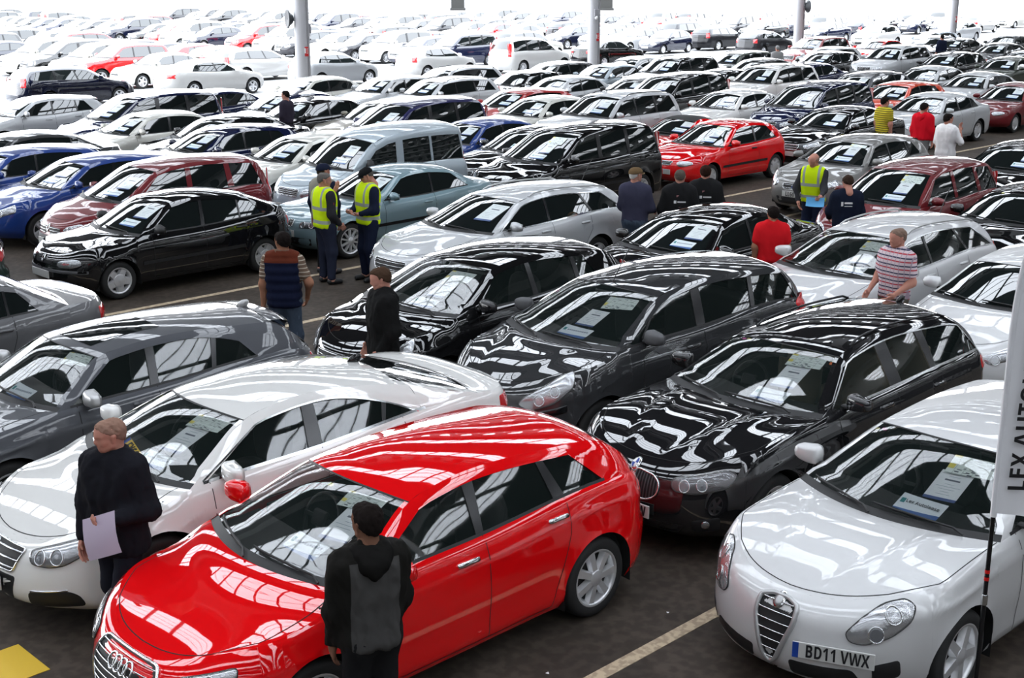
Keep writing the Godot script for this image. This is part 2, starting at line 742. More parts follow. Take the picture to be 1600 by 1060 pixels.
	func make_arch() -> void:
		var e0 := top_edge(zA)
		var e1 := top_edge(zC)
		var c := [[zA, e0.y, 0.0], [o.zW, o.yW, o.rW]]
		for p in o.roof:
			c.append([p[0], p[1], 0.9])
		c.append([o.zR, o.yR, o.rR])
		if o.has("glass"):
			for p in o.glass:
				c.append([p[0], p[1], 0.5])
		c.append([zC, e1.y, 0.0])
		var pts := PackedVector2Array()
		var dz := 0.07 if q == 2 else 0.14
		for k in c.size():
			var p := Vector2(c[k][0], c[k][1])
			if k == 0 or k == c.size() - 1:
				add_line(pts, p, dz)
				continue
			var a := Vector2(c[k - 1][0], c[k - 1][1])
			var b := Vector2(c[k + 1][0], c[k + 1][1])
			var d1 := minf(c[k][2], p.distance_to(a) * 0.499)
			var d2 := minf(c[k][2], p.distance_to(b) * 0.499)
			var p1 := p + (a - p).normalized() * d1
			var p2 := p + (b - p).normalized() * d2
			add_line(pts, p1, dz)
			var m := 8 if q == 2 else 5
			for i in range(1, m + 1):
				var t := float(i) / m
				pts.append(p1.lerp(p, t).lerp(p.lerp(p2, t), t))
				if i == m / 2:
					if k == 1:
						iw = pts.size() - 1
					if p == Vector2(o.zR, o.yR):
						ir = pts.size() - 1
		arch = pts
		var m := arch.size()
		var land := [0, iw, (iw + ir) / 2, ir, m - 1]
		for i in m:
			var bt := []
			var ct := []
			for k in 5:
				bt.append([land[k], o.bow[k]])
				ct.append([land[k], o.crown[k]])
			bow.append(spline(bt, i))
			crown.append(spline(ct, i))

	func add_line(pts: PackedVector2Array, p: Vector2, dz: float) -> void:
		if pts.is_empty():
			pts.append(p)
			return
		var a := pts[pts.size() - 1]
		var d := a.distance_to(p)
		if d < 1e-4:
			return
		var m := maxi(1, int(d / dz))
		for i in range(1, m + 1):
			pts.append(a.lerp(p, float(i) / m))

	func top_pt(x: float, t: float) -> Vector3:  # x -1..1 across, t index along the arch
		var i := clampi(int(t), 0, arch.size() - 2)
		var f := t - i
		var a := arch[i].lerp(arch[i + 1], f)
		var xe := side_x(a.x, a.y)
		var w := 1.0 - pow(absf(x), o.cross)
		return Vector3(xe * x, a.y + lerpf(crown[i], crown[i + 1], f) * w, a.x + lerpf(bow[i], bow[i + 1], f) * (1.0 - x * x))

	func tm(p: Vector2, off: float) -> Vector3:
		var r := top_pt(p.x, p.y)
		if off == 0.0:
			return r
		var a := top_pt(p.x + 0.02, p.y) - r
		var b := top_pt(p.x, p.y + 0.2) - top_pt(p.x, p.y - 0.2)
		var nn := b.cross(a).normalized()
		if nn.y < 0.0:
			nn = -nn
		return r + nn * off

	func screen_len() -> float:
		return top_pt(0, 0).distance_to(top_pt(0, iw))

	func wm(p: Vector2, off: float) -> Vector3:  # windscreen: metres across and metres up from its base
		var t := p.y / screen_len() * iw
		var a := top_pt(1.0, t)
		return tm(Vector2(p.x / a.x, t), off)

	func coons(c0: PackedVector3Array, c1: PackedVector3Array, d0: PackedVector3Array, d1: PackedVector3Array) -> Array:
		var nu := c0.size()
		var nv := d0.size()
		var rows := []
		for j in nv:
			var v := float(j) / (nv - 1)
			var r := PackedVector3Array()
			for i in nu:
				var u := float(i) / (nu - 1)
				r.append(c0[i] * (1 - v) + c1[i] * v + d0[j] * (1 - u) + d1[j] * u - (c0[0] * (1 - u) * (1 - v) + c0[nu - 1] * u * (1 - v) + c1[0] * (1 - u) * v + c1[nu - 1] * u * v))
			rows.append(r)
		return rows

	func edge_at_x(x: float, front: bool) -> Vector3:
		# the top edge round the nose or the tail, looked up by x
		var lo := 0 if front else edge.size() - 1
		var hi := edge.size() / 2
		while absi(hi - lo) > 1:
			var m := (lo + hi) / 2
			if edge[m].x < absf(x):
				lo = m
			else:
				hi = m
		var e := edge[lo].lerp(edge[hi], clampf((absf(x) - edge[lo].x) / maxf(edge[hi].x - edge[lo].x, 1e-5), 0.0, 1.0))
		return Vector3(x, e.y, e.z)

	func make_hood() -> Array:
		var nu := 29 if q == 2 else (15 if q == 1 else 9)
		var nv := 20 if q == 2 else (10 if q == 1 else 6)
		var xc: float = W2 * sin(deg_to_rad(o.hc)) * 0.92
		var corner := edge_at_x(xc, true)
		var c0 := PackedVector3Array()
		var c1 := PackedVector3Array()
		var d0 := PackedVector3Array()
		var d1 := PackedVector3Array()
		for i in nu:
			var u := 2.0 * i / (nu - 1) - 1.0
			c0.append(edge_at_x(xc * u, true))
			c1.append(top_pt(u, 0.0))
		for j in nv:
			var z := lerpf(corner.z, zA, float(j) / (nv - 1))
			var e := top_edge(z)
			if j == 0:
				e = corner
			if j == nv - 1:
				e = c1[nu - 1]
			d1.append(e)
			d0.append(Vector3(-e.x, e.y, e.z))
		var rows := coons(c0, c1, d0, d1)
		for j in nv:
			var v := float(j) / (nv - 1)
			for i in nu:
				var u := 2.0 * i / (nu - 1) - 1.0
				var s := sin(PI * v)
				var side := 1.0 - pow(absf(u), 4.0)
				var dy: float = o.hood_bulge * s * side
				dy += o.hood_dome * smoothstep(0.0, 0.25, v) * (1.0 - smoothstep(0.9, 1.0, v)) * (1.0 - smoothstep(lerpf(0.22, 0.5, v), lerpf(0.42, 0.72, v), absf(u)))
				if o.hood_v != 0.0:
					var c := absf(absf(u) - lerpf(0.22, 0.66, v))
					dy += o.hood_v * exp(-c / 0.05) * smoothstep(0.0, 0.2, v) * (1.0 - smoothstep(0.9, 1.0, v))
				rows[j][i].y += dy
		return rows

	func make_deck() -> Array:
		var nu := 21 if q == 2 else (11 if q == 1 else 7)
		var nv := 12 if q == 2 else (6 if q == 1 else 4)
		var xc := W2 * 0.80
		var corner := edge_at_x(xc, false)
		if corner.z > zC - 0.02:
			xc = edge_z_x(zC - 0.03)
			corner = edge_at_x(xc, false)
		var m := arch.size() - 1.0
		var c0 := PackedVector3Array()
		var c1 := PackedVector3Array()
		var d0 := PackedVector3Array()
		var d1 := PackedVector3Array()
		for i in nu:
			var u := 2.0 * i / (nu - 1) - 1.0
			c0.append(top_pt(u, m))
			c1.append(edge_at_x(xc * u, false))
		for j in nv:
			var z := lerpf(zC, corner.z, float(j) / (nv - 1))
			var e := top_edge(z)
			if j == 0:
				e = c0[nu - 1]
			if j == nv - 1:
				e = corner
			d1.append(e)
			d0.append(Vector3(-e.x, e.y, e.z))
		var rows := coons(c0, c1, d0, d1)
		for j in nv:
			var v := float(j) / (nv - 1)
			for i in nu:
				var u := 2.0 * i / (nu - 1) - 1.0
				rows[j][i].y += o.deck_bulge * sin(PI * v) * (1.0 - pow(absf(u), 4.0))
		return rows

	func edge_z_x(z: float) -> float:
		return top_edge(z).x

	func hm(p: Vector2, off: float) -> Vector3:  # bonnet: x -1..1 across, y 0..1 nose to screen
		return from_rows(hood_rows, p, off)

	func dm(p: Vector2, off: float) -> Vector3:
		return from_rows(deck_rows, p, off)

	func from_rows(rows: Array, p: Vector2, off: float) -> Vector3:
		var nv := rows.size()
		var nu: int = rows[0].size()
		var fx := clampf((p.x + 1.0) * 0.5, 0, 1) * (nu - 1)
		var fy := clampf(p.y, 0, 1) * (nv - 1)
		var i := mini(int(fx), nu - 2)
		var j := mini(int(fy), nv - 2)
		var a: Vector3 = rows[j][i]
		var b: Vector3 = rows[j][i + 1]
		var c: Vector3 = rows[j + 1][i]
		var d: Vector3 = rows[j + 1][i + 1]
		var r := a.lerp(b, fx - i).lerp(c.lerp(d, fx - i), fy - j)
		if off == 0.0:
			return r
		var nn := (b - a + d - c).cross(c - a + d - b).normalized()
		if nn.y < 0.0:
			nn = -nn
		return r + nn * off

	# meshes -----------------------------------------------------------------
	func ring_piece(i0: int, i1: int) -> Geo:
		var nv := 17 if q == 2 else (10 if q == 1 else 7)
		var idx := []
		var both := i0 == 0 or i1 == sx.size() - 1
		if i0 == 0:
			for k in range(i1, 0, -1):
				idx.append(-k)
		for k in range(i0, i1 + 1):
			idx.append(k)
		if i1 == sx.size() - 1:
			for k in range(i1 - 1, i0 - 1, -1):
				idx.append(-k)
		var rows := []
		for j in nv + 1:
			var v := float(j) / nv
			v = lerpf(v, sin(v * PI / 2), 0.45)
			var r := PackedVector3Array()
			for k: int in idx:
				var i := absi(k)
				var p := ring_at(i, lerpf(bb[i], tt[i], v))
				r.append(Vector3(-p.x, p.y, p.z) if k < 0 else p)
			rows.append(r)
		var m := idx.size() / 2
		var hint := Vector3(nx[absi(idx[m])], 0, nz[absi(idx[m])])
		if both:
			hint = Vector3(0, 0, 1) if i0 == 0 else Vector3(0, 0, -1)
		var g := Geo.new()
		g.grid(rows, hint)
		return g

	func station(z: float) -> int:
		var best := 0
		for i in sz.size():
			if absf(sz[i] - z) < absf(sz[best] - z):
				best = i
		return best

	func sweep(t0: int, t1: int, x0 := -1.0, x1 := 1.0, nu := 0, off := 0.0) -> Geo:
		if nu == 0:
			nu = 24 if q == 2 else (12 if q == 1 else 8)
		var rows := []
		for t in range(t0, t1 + 1):
			var r := PackedVector3Array()
			for i in nu + 1:
				r.append(tm(Vector2(lerpf(x0, x1, float(i) / nu), t), off))
			rows.append(r)
		var g := Geo.new()
		g.grid(rows, Vector3(0, 1, 0) if t0 > 0 or t1 > iw else Vector3(0, 1, 1))
		return g

	func fine_sweep(t0: float, t1: float, nt: int, x0: float, x1: float, nu: int, off: float) -> Geo:
		var rows := []
		for k in nt + 1:
			var r := PackedVector3Array()
			for i in nu + 1:
				r.append(tm(Vector2(lerpf(x0, x1, float(i) / nu), lerpf(t0, t1, float(k) / nt)), off))
			rows.append(r)
		var g := Geo.new()
		g.grid(rows, Vector3(0, 1, 0))
		return g

	func surf(rows: Array) -> Geo:
		var g := Geo.new()
		g.grid(rows, Vector3(0, 1, 0))
		return g

	# side glass: w = [bottom front z, top front z, bottom rear z, top rear z]
	# how far the top of the side glass stays under the roof rail
	func rail(z: float, d: float) -> float:
		if not o.has("dlo"):
			return d
		var t := clampf((z - o.dlo[0]) / (o.dlo[1] - o.dlo[0]), 0.0, 1.0)
		return d + o.dlo[2] * t * t

	func pane_rows(w: Array, d: float, gap: float, nu: int, nv: int, off: float) -> Array:
		var rows := []
		for j in nv + 1:
			var v := float(j) / nv
			var r := PackedVector3Array()
			for i in nu + 1:
				var u := float(i) / nu
				var zb_ := lerpf(w[0], w[2], u)
				var zt := lerpf(w[1], w[3], u)
				var a := Vector2(zb_, top_edge(zb_).y + gap)
				var b := Vector2(zt, arch_y(zt) - rail(zt, d))
				r.append(gm(a.lerp(b, v), off))
			rows.append(r)
		return rows

	func pane_outline(w: Array, d: float, gap: float, nu: int) -> PackedVector2Array:
		var r := PackedVector2Array()
		for i in nu + 1:
			var z := lerpf(w[0], w[2], float(i) / nu)
			r.append(Vector2(z, top_edge(z).y + gap))
		for i in nu + 1:
			var z := lerpf(w[3], w[1], float(i) / nu)
			r.append(Vector2(z, arch_y(z) - d))
		return r

	func ruled(a: PackedVector2Array, b: PackedVector2Array, nv: int, off := 0.0) -> Geo:
		var rows := []
		for j in nv + 1:
			var r := PackedVector3Array()
			for i in a.size():
				r.append(gm(a[i].lerp(b[i], float(j) / nv), off))
			rows.append(r)
		var g := Geo.new()
		g.grid(rows, Vector3(1, 0.3, 0))
		return g

	func arch_run(z0: float, z1: float, nn: int) -> PackedVector2Array:
		var r := PackedVector2Array()
		for i in nn + 1:
			var z := lerpf(z0, z1, float(i) / nn)
			r.append(Vector2(z, arch_y(z)))
		return r

	func liner(ax: float) -> Geo:
		# wheel arch lip and well
		var g := Geo.new()
		if true:
			var rows := [PackedVector3Array(), PackedVector3Array(), PackedVector3Array()]
			for k in 17:
				var a := PI * k / 16
				var p := Vector2(ax + ra * cos(a), rw + ra * sin(a))
				if p.y < rw:
					p.y = rw
				var b := sm(p, 0.0)
				rows[0].append(Vector3(b.x - 0.002, p.y, p.x))
				rows[1].append(Vector3(b.x - 0.12, rw + (ra + 0.01) * sin(a), ax + (ra + 0.01) * cos(a)))
				rows[2].append(Vector3(0.42, rw + (ra + 0.01) * sin(a), ax + (ra + 0.01) * cos(a)))
			for s in 2:
				var e: float = [ax + ra, ax - ra][s]
				for r in rows:
					var p: Vector3 = r[0] if s == 0 else r[r.size() - 1]
					var d := Vector3(p.x, sill - 0.02, p.z)
					if s == 0:
						r.insert(0, d)
					else:
						r.append(d)
			g.grid(rows, Vector3(0, -1, 0))
			# closing plate
			var plate := PackedVector3Array()
			for p: Vector3 in rows[2]:
				plate.append(p)
			var mid := PackedVector3Array()
			for p: Vector3 in rows[2]:
				mid.append(Vector3(0.42, sill, ax))
			g.grid([plate, mid], Vector3(1, 0, 0))
		return g
# ---------------------------------------------------------------- cars

func pts(a: Array) -> PackedVector2Array:
	var r := PackedVector2Array()
	for i in range(0, a.size(), 2):
		r.append(Vector2(a[i], a[i + 1]))
	return r

func flipped(p: PackedVector2Array) -> PackedVector2Array:
	var r := PackedVector2Array()
	for q in p:
		r.append(Vector2(-q.x, q.y))
	return r

func rect(x: float, y: float, w: float, h: float) -> PackedVector2Array:
	return pts([x - w / 2, y - h / 2, x + w / 2, y - h / 2, x + w / 2, y + h / 2, x - w / 2, y + h / 2])

func oval(x: float, y: float, rx: float, ry: float, m := 18) -> PackedVector2Array:
	var r := PackedVector2Array()
	for k in m:
		r.append(Vector2(x + rx * cos(TAU * k / m), y + ry * sin(TAU * k / m)))
	return r

func part(parent: Node, called: String, g: Variant, m: Material, label := "") -> MeshInstance3D:
	var o := MeshInstance3D.new()
	o.name = called
	o.mesh = g.mesh() if g is Geo else g
	o.material_override = m
	if label:
		o.set_meta("label", label)
	parent.add_child(o, true)
	return o

func both(parent: Node, called: String, g: Variant, m: Material, p := {}) -> void:
	# the same part on the left and on the right of a car
	var me: Mesh = g.mesh() if g is Geo else g
	for sd in [1.0, -1.0]:
		var o := part(parent, called, me, m)
		if sd < 0.0:
			o.scale = Vector3(-1, 1, 1)
		skin(o, p)

var wheel_cache := {}

func wheel_meshes(style: String, r: float, rim: float, q: int) -> Array:
	var key := "%s %.3f %.3f %d" % [style, r, rim, q]
	if wheel_cache.has(key):
		return wheel_cache[key]
	var seg := 40 if q == 2 else (24 if q == 1 else 14)
	var tyre := Geo.new()
	tyre.lathe(pts([rim, -0.2, r - 0.02, -0.2, r - 0.004, -0.17, r, -0.12, r - 0.001, -0.06, r - 0.008, -0.028, r - 0.025, -0.008, r - 0.05, 0.0, rim + 0.012, -0.004, rim - 0.002, -0.014]), seg, 0)
	var a := Geo.new()
	a.lathe(pts([rim - 0.055, -0.10, rim - 0.03, -0.06, rim - 0.022, -0.03, rim - 0.018, -0.016, rim - 0.006, -0.006, rim + 0.004, -0.008]), seg, 0)
	for q2 in a.n.size():
		a.n[q2] = -a.n[q2]
	for q2 in range(0, a.ix.size(), 3):
		var t := a.ix[q2 + 1]
		a.ix[q2 + 1] = a.ix[q2 + 2]
		a.ix[q2 + 2] = t
	var count := 5
	var w0 := 0.075
	var w1 := 0.055
	var pair := 0.0
	var hub := 0.07
	match style:
		"seven": count = 7; w0 = 0.042; w1 = 0.058
		"five": count = 5; w0 = 0.07; w1 = 0.06
		"fat": count = 5; w0 = 0.10; w1 = 0.085; hub = 0.10
		"ten": count = 10; w0 = 0.026; w1 = 0.022
		"star": count = 5; w0 = 0.03; w1 = 0.026; pair = 0.16
		"cap": count = 6; w0 = 0.10; w1 = 0.12; hub = 0.11
		"twelve": count = 12; w0 = 0.024; w1 = 0.03
	for k in count:
		for s in ([-1.0, 1.0] if pair > 0.0 else [0.0]):
			var an := TAU * (k + 0.25) / count
			var t := Basis(Vector3.RIGHT, an)
			var x0: float = 0.0 if pair == 0.0 else s * 0.018
			var x1: float = s * pair * rim * 0.6
			var L := rim - 0.014
			var f := [Vector3(-0.006, hub * 0.5, x0 - w0 / 2), Vector3(-0.006, hub * 0.5, x0 + w0 / 2), Vector3(-0.018, L, x1 + w1 / 2), Vector3(-0.018, L, x1 - w1 / 2)]
			var b := [Vector3(-0.05, hub * 0.5, x0 - w0 * 0.75), Vector3(-0.05, hub * 0.5, x0 + w0 * 0.75), Vector3(-0.06, L, x1 + w1 * 0.7), Vector3(-0.06, L, x1 - w1 * 0.7)]
			var ff := PackedVector3Array()
			for p: Vector3 in f:
				ff.append(t * p)
			a.poly(ff, t * Vector3(1, 0.04, 0).normalized())
			for e in [[1, 2], [3, 0]]:
				var qd := PackedVector3Array([t * f[e[0]], t * f[e[1]], t * b[e[1]], t * b[e[0]]])
				var sd := Vector3(0.3, 0, 1.0 if e[0] == 1 else -1.0)
				a.poly(qd, (t * sd).normalized())
	a.lathe(pts([hub, -0.05, hub, -0.012, hub - 0.012, -0.003, 0.034, -0.002, 0.03, 0.004, 0.001, 0.006]), 20, 0)
	var d := Geo.new()
	d.lathe(pts([rim - 0.02, -0.075, rim * 0.72, -0.072, rim * 0.7, -0.065, 0.01, -0.065]), 20, 0)
	wheel_cache[key] = [tyre.mesh(), a.mesh(), d.mesh()]
	return wheel_cache[key]

func add_wheels(car: Node3D, s: Shape, f: Dictionary, q: int) -> void:
	var rim: float = f.get("rim", s.rw * 0.68)
	var ms := wheel_meshes(f.get("wheel", "five"), s.rw, rim, q)
	for ax in [s.za, s.zb]:
		for sd in [1.0, -1.0]:
			var w := part(car, "wheel", ms[0], M.tyre)
			w.position = Vector3(sd * (s.W2 - f.get("tuck", 0.03)), s.rw, ax)
			w.rotation = Vector3(f.get("spin", 0.4) + ax * sd, 0.0 if sd > 0 else PI, 0)
			part(w, "wheel_rim", ms[1], M.get(f.get("rim_mat", "rim")))
			if q > 0:
				part(w, "brake_disc", ms[2], M.dark)

func bend(path: Array) -> PackedVector2Array:
	return pts(path)

func make_car(p: Dictionary, q: int) -> Node3D:
	var sd: Dictionary = p.shape.duplicate()
	var f: Dictionary = p.get("f", {})
	var doors: Array = f.get("doors", [])
	sd["seams"] = doors
	var s := Shape.new(sd, q)
	var car := Node3D.new()
	car.name = p.get("name", "car")
	car.set_meta("shape", s.get_instance_id())
	shapes.append(s)
	var paint: Material = paint_of(p.get("paint", [Color(0.5, 0.5, 0.5), 0.0]))
	var last := s.sx.size() - 1
	# painted skin, cut at the door shuts
	var cuts := [0, s.station(s.za + s.ra * 0.2)]
	var names := ["front_bumper"]
	for z in doors:
		cuts.append(s.station(z))
	if q > 0 and doors.size() > 1:
		names.append("front_wing")
		names.append("front_door")
		if doors.size() > 2:
			names.append("rear_door")
		names.append("rear_quarter")
	else:
		cuts = [0]
		names = ["body_side"]
	if q > 0 and doors.size() > 1:
		cuts.append(s.station(s.zr + s.o.cr * 0.35))
		names.append("rear_bumper")
	cuts.append(last)
	for k in names.size():
		if cuts[k] == 0 or cuts[k + 1] == last:
			skin(part(car, names[k], s.ring_piece(cuts[k], cuts[k + 1]), paint), p)
		else:
			both(car, names[k], s.ring_piece(cuts[k], cuts[k + 1]), paint, p)
	skin(part(car, "bonnet", s.surf(s.hood_rows), paint), p)
	var m := s.arch.size() - 1
	if not f.get("open", false):
		skin(part(car, "roof", s.sweep(s.iw, s.ir), M.softtop if f.get("soft", false) else paint), p if not f.get("soft", false) else {})
	skin(part(car, f.get("tail_name", "tailgate"), s.surf(s.deck_rows), paint), p)
	var clear: bool = q == 2 and not f.get("dark_glass", false)
	var glass: Material = M.glass if clear else M.dark_glass
	# windscreen with its black border
	var ws := 0.985
	var wg := s.fine_sweep(s.iw * 0.07, s.iw * 0.975, 14 if q == 2 else 6, -0.95, 0.95, 24 if q == 2 else 10, -0.004)
	if clear:  # glass has an inner face too
		wg.add(s.fine_sweep(s.iw * 0.07, s.iw * 0.975, 14, -0.95, 0.95, 24, -0.009))
	part(car, "windscreen", wg, glass)
	var bd := Geo.new()
	var nn := 24 if q == 2 else 8
	bd.add(s.fine_sweep(0.0, s.iw * 0.07, 2, -1, 1, nn, -0.004))
	bd.add(s.fine_sweep(s.iw * 0.975, s.iw, 1, -1, 1, nn, -0.001))
	part(car, "scuttle_panel", bd, M.black)
	var ap := Geo.new()
	ap.add(s.fine_sweep(s.iw * 0.07, s.iw * 0.975, nn / 2, 0.95, 1.0, 2, 0.0))
	both(car, "windscreen_pillar", ap, paint, p)
	# rear window
	var rb: float = f.get("rear_glass", 0.9)
	var t1 := lerpf(s.ir, m, rb)
	part(car, "rear_window", s.fine_sweep(s.ir + 0.3, t1, 8 if q == 2 else 4, -0.9, 0.9, 16 if q == 2 else 8, -0.003), M.dark_glass)
	var rf := Geo.new()
	rf.add(s.fine_sweep(s.ir, m, 8 if q == 2 else 4, 0.9, 1.0, 2, 0.0))
	both(car, "rear_pillar", rf, paint, p)
	rf = Geo.new()
	rf.add(s.fine_sweep(s.ir, s.ir + 0.3, 1, -0.9, 0.9, 8, 0.0))
	rf.add(s.fine_sweep(t1, m, 2, -0.9, 0.9, 10, 0.0))
	skin(part(car, "rear_window_frame", rf, paint), p)
	# glasshouse
	var d: float = f.get("rail", 0.055)
	var gap: float = f.get("waist", 0.018)
	var panes: Array = f.get("panes", [])
	var nu := 10 if q == 2 else 5
	var nv := 8 if q == 2 else 4
	var frame := Geo.new()
	var posts := []
	var trim := Geo.new()
	for k in panes.size():
		var w: Array = panes[k]
		var g := Geo.new()
		g.grid(s.pane_rows(w, d, gap, nu, nv, -0.006), Vector3(1, 0.3, 0))
		if clear:
			g.grid(s.pane_rows(w, d, gap, nu, nv, -0.011), Vector3(1, 0.3, 0))
		both(car, "side_window", g, glass)
		if k + 1 < panes.size():
			var n2: Array = panes[k + 1]
			var a := pts([w[2], s.top_edge(w[2]).y + gap, w[3], s.arch_y(w[3]) - s.rail(w[3], d)])
			var b := pts([n2[0], s.top_edge(n2[0]).y + gap, n2[1], s.arch_y(n2[1]) - s.rail(n2[1], d)])
			var rows := []
			for i in 3:
				var r := PackedVector3Array()
				for j in nv + 1:
					r.append(s.gm(a[0].lerp(a[1], float(j) / nv).lerp(b[0].lerp(b[1], float(j) / nv), i / 2.0), 0.002))
				rows.append(r)
			var pg := Geo.new()
			pg.grid(rows, Vector3(1, 0.3, 0))
			posts.append(pg)
	if panes.size() > 0:
		var w0: Array = panes[0]
		var w9: Array = panes[panes.size() - 1]
		var mm := 14 if q == 2 else 7
		# rail above the glass
		var a := s.arch_run(w0[1], w9[3], mm)
		var b := PackedVector2Array()
		for v in a:
			b.append(v - Vector2(0, s.rail(v.x, d)))
		frame.add(s.ruled(a, b, 3))
		# windscreen pillar seen from the side
		a = s.arch_run(s.zA, w0[1], 8)
		b = PackedVector2Array()
		for i in 9:
			b.append(Vector2(w0[0], s.top_edge(w0[0]).y).lerp(Vector2(w0[1], s.arch_y(w0[1]) - s.rail(w0[1], d)), i / 8.0))
		frame.add(s.ruled(a, b, 2))
		# rear pillar
		a = s.arch_run(w9[3], s.zC, 10)
		b = PackedVector2Array()
		for i in 11:
			b.append(Vector2(w9[3], s.arch_y(w9[3]) - s.rail(w9[3], d)).lerp(Vector2(w9[2], s.top_edge(w9[2]).y), i / 10.0))
		frame.add(s.ruled(a, b, 5))
		# strip under the glass
		a = PackedVector2Array()
		b = PackedVector2Array()
		for i in mm + 1:
			var z := lerpf(w0[0] + 0.0, w9[2], float(i) / mm)
			a.append(Vector2(z, s.top_edge(z).y + gap))
			b.append(Vector2(z, s.top_edge(z).y))
		var under := s.ruled(a, b, 1, 0.002)
		both(car, "waist_trim", under, M.chrome if f.get("chrome", false) else M.black)
		both(car, "door_frame", frame, paint, p)
		for g in posts:
			if f.get("post", "black") == "black":
				both(car, "window_pillar", g, M.gloss_black)
			else:
				both(car, "window_pillar", g, paint, p)
		if f.get("chrome", false):
			var o := PackedVector2Array()
			for v in s.arch_run(w0[1], w9[3], 16):
				o.append(v - Vector2(0, s.rail(v.x, d)))
			o.append(Vector2(w9[2], s.top_edge(w9[2]).y + gap))
			o.insert(0, Vector2(w0[0], s.top_edge(w0[0]).y + gap))
			trim.ribbon(o, s.gm, 0.014, 0.004, 0.08)
			both(car, "window_trim", trim, M.chrome)
	# panel gaps
	if q > 0:
		var gaps := Geo.new()
		for k in doors.size():
			var z: float = doors[k]
			var yb := s.sill + 0.06
			var line := PackedVector2Array()
			if k == doors.size() - 1 and doors.size() > 2 and absf(z - s.zb) < s.ra + 0.3:
				# follows the arch, then drops
				line = pts([z, s.tt[s.station(z)] - 0.0, z, s.rw + s.ra + 0.1, s.zb + s.ra + 0.07, s.rw + 0.1, s.zb + s.ra + 0.12, yb])
			else:
				line = pts([z, s.tt[s.station(z)], z + (0.015 if k == 0 else 0.0), yb])
			gaps.ribbon(line, s.sm, 0.007, 0.0015, 0.05)
		if doors.size() > 1:
			gaps.ribbon(pts([doors[0], s.sill + 0.06, doors[doors.size() - 1] if doors.size() == 2 else s.zb + s.ra + 0.12, s.sill + 0.06]), s.sm, 0.007, 0.0015, 0.1)
		var zz := s.za + s.ra * 0.2
		gaps.mirror()
		var hx: float = f.get("shut", 0.90)
		gaps.ribbon(pts([hx, 0.99, hx, 0.25, hx * 0.86, 0.05, 0.0, 0.03, -hx * 0.86, 0.05, -hx, 0.25, -hx, 0.99]), s.hm, 0.007, 0.0015, 0.08)
		part(car, "panel_gaps", gaps, M.gap).set_meta("kind", "stuff")
	for ax: float in [s.za, s.zb]:
		both(car, "wheel_arch_liner", s.liner(ax), M.well)
	var fl := Geo.new()
	fl.box(Vector3(0, s.sill + 0.03, (s.zf + s.zr) / 2), Vector3(0.84, 0.03, s.o.L - 0.5))
	fl.box(Vector3(0, s.sill + 0.03, 0), Vector3(s.o.W - 0.22, 0.03, s.o.wb - s.ra * 2.0 - 0.1))
	part(car, "underbody", fl, M.well)
	add_wheels(car, s, f, q)
	add_face(car, s, f, q, p, paint)
	add_fittings(car, s, f, q, p, paint)
	if q == 2:
		add_cabin(car, s, f)
	return car

func skin(o: MeshInstance3D, p: Dictionary) -> void:
	if not p.is_empty():
		o.set_meta("skin", true)

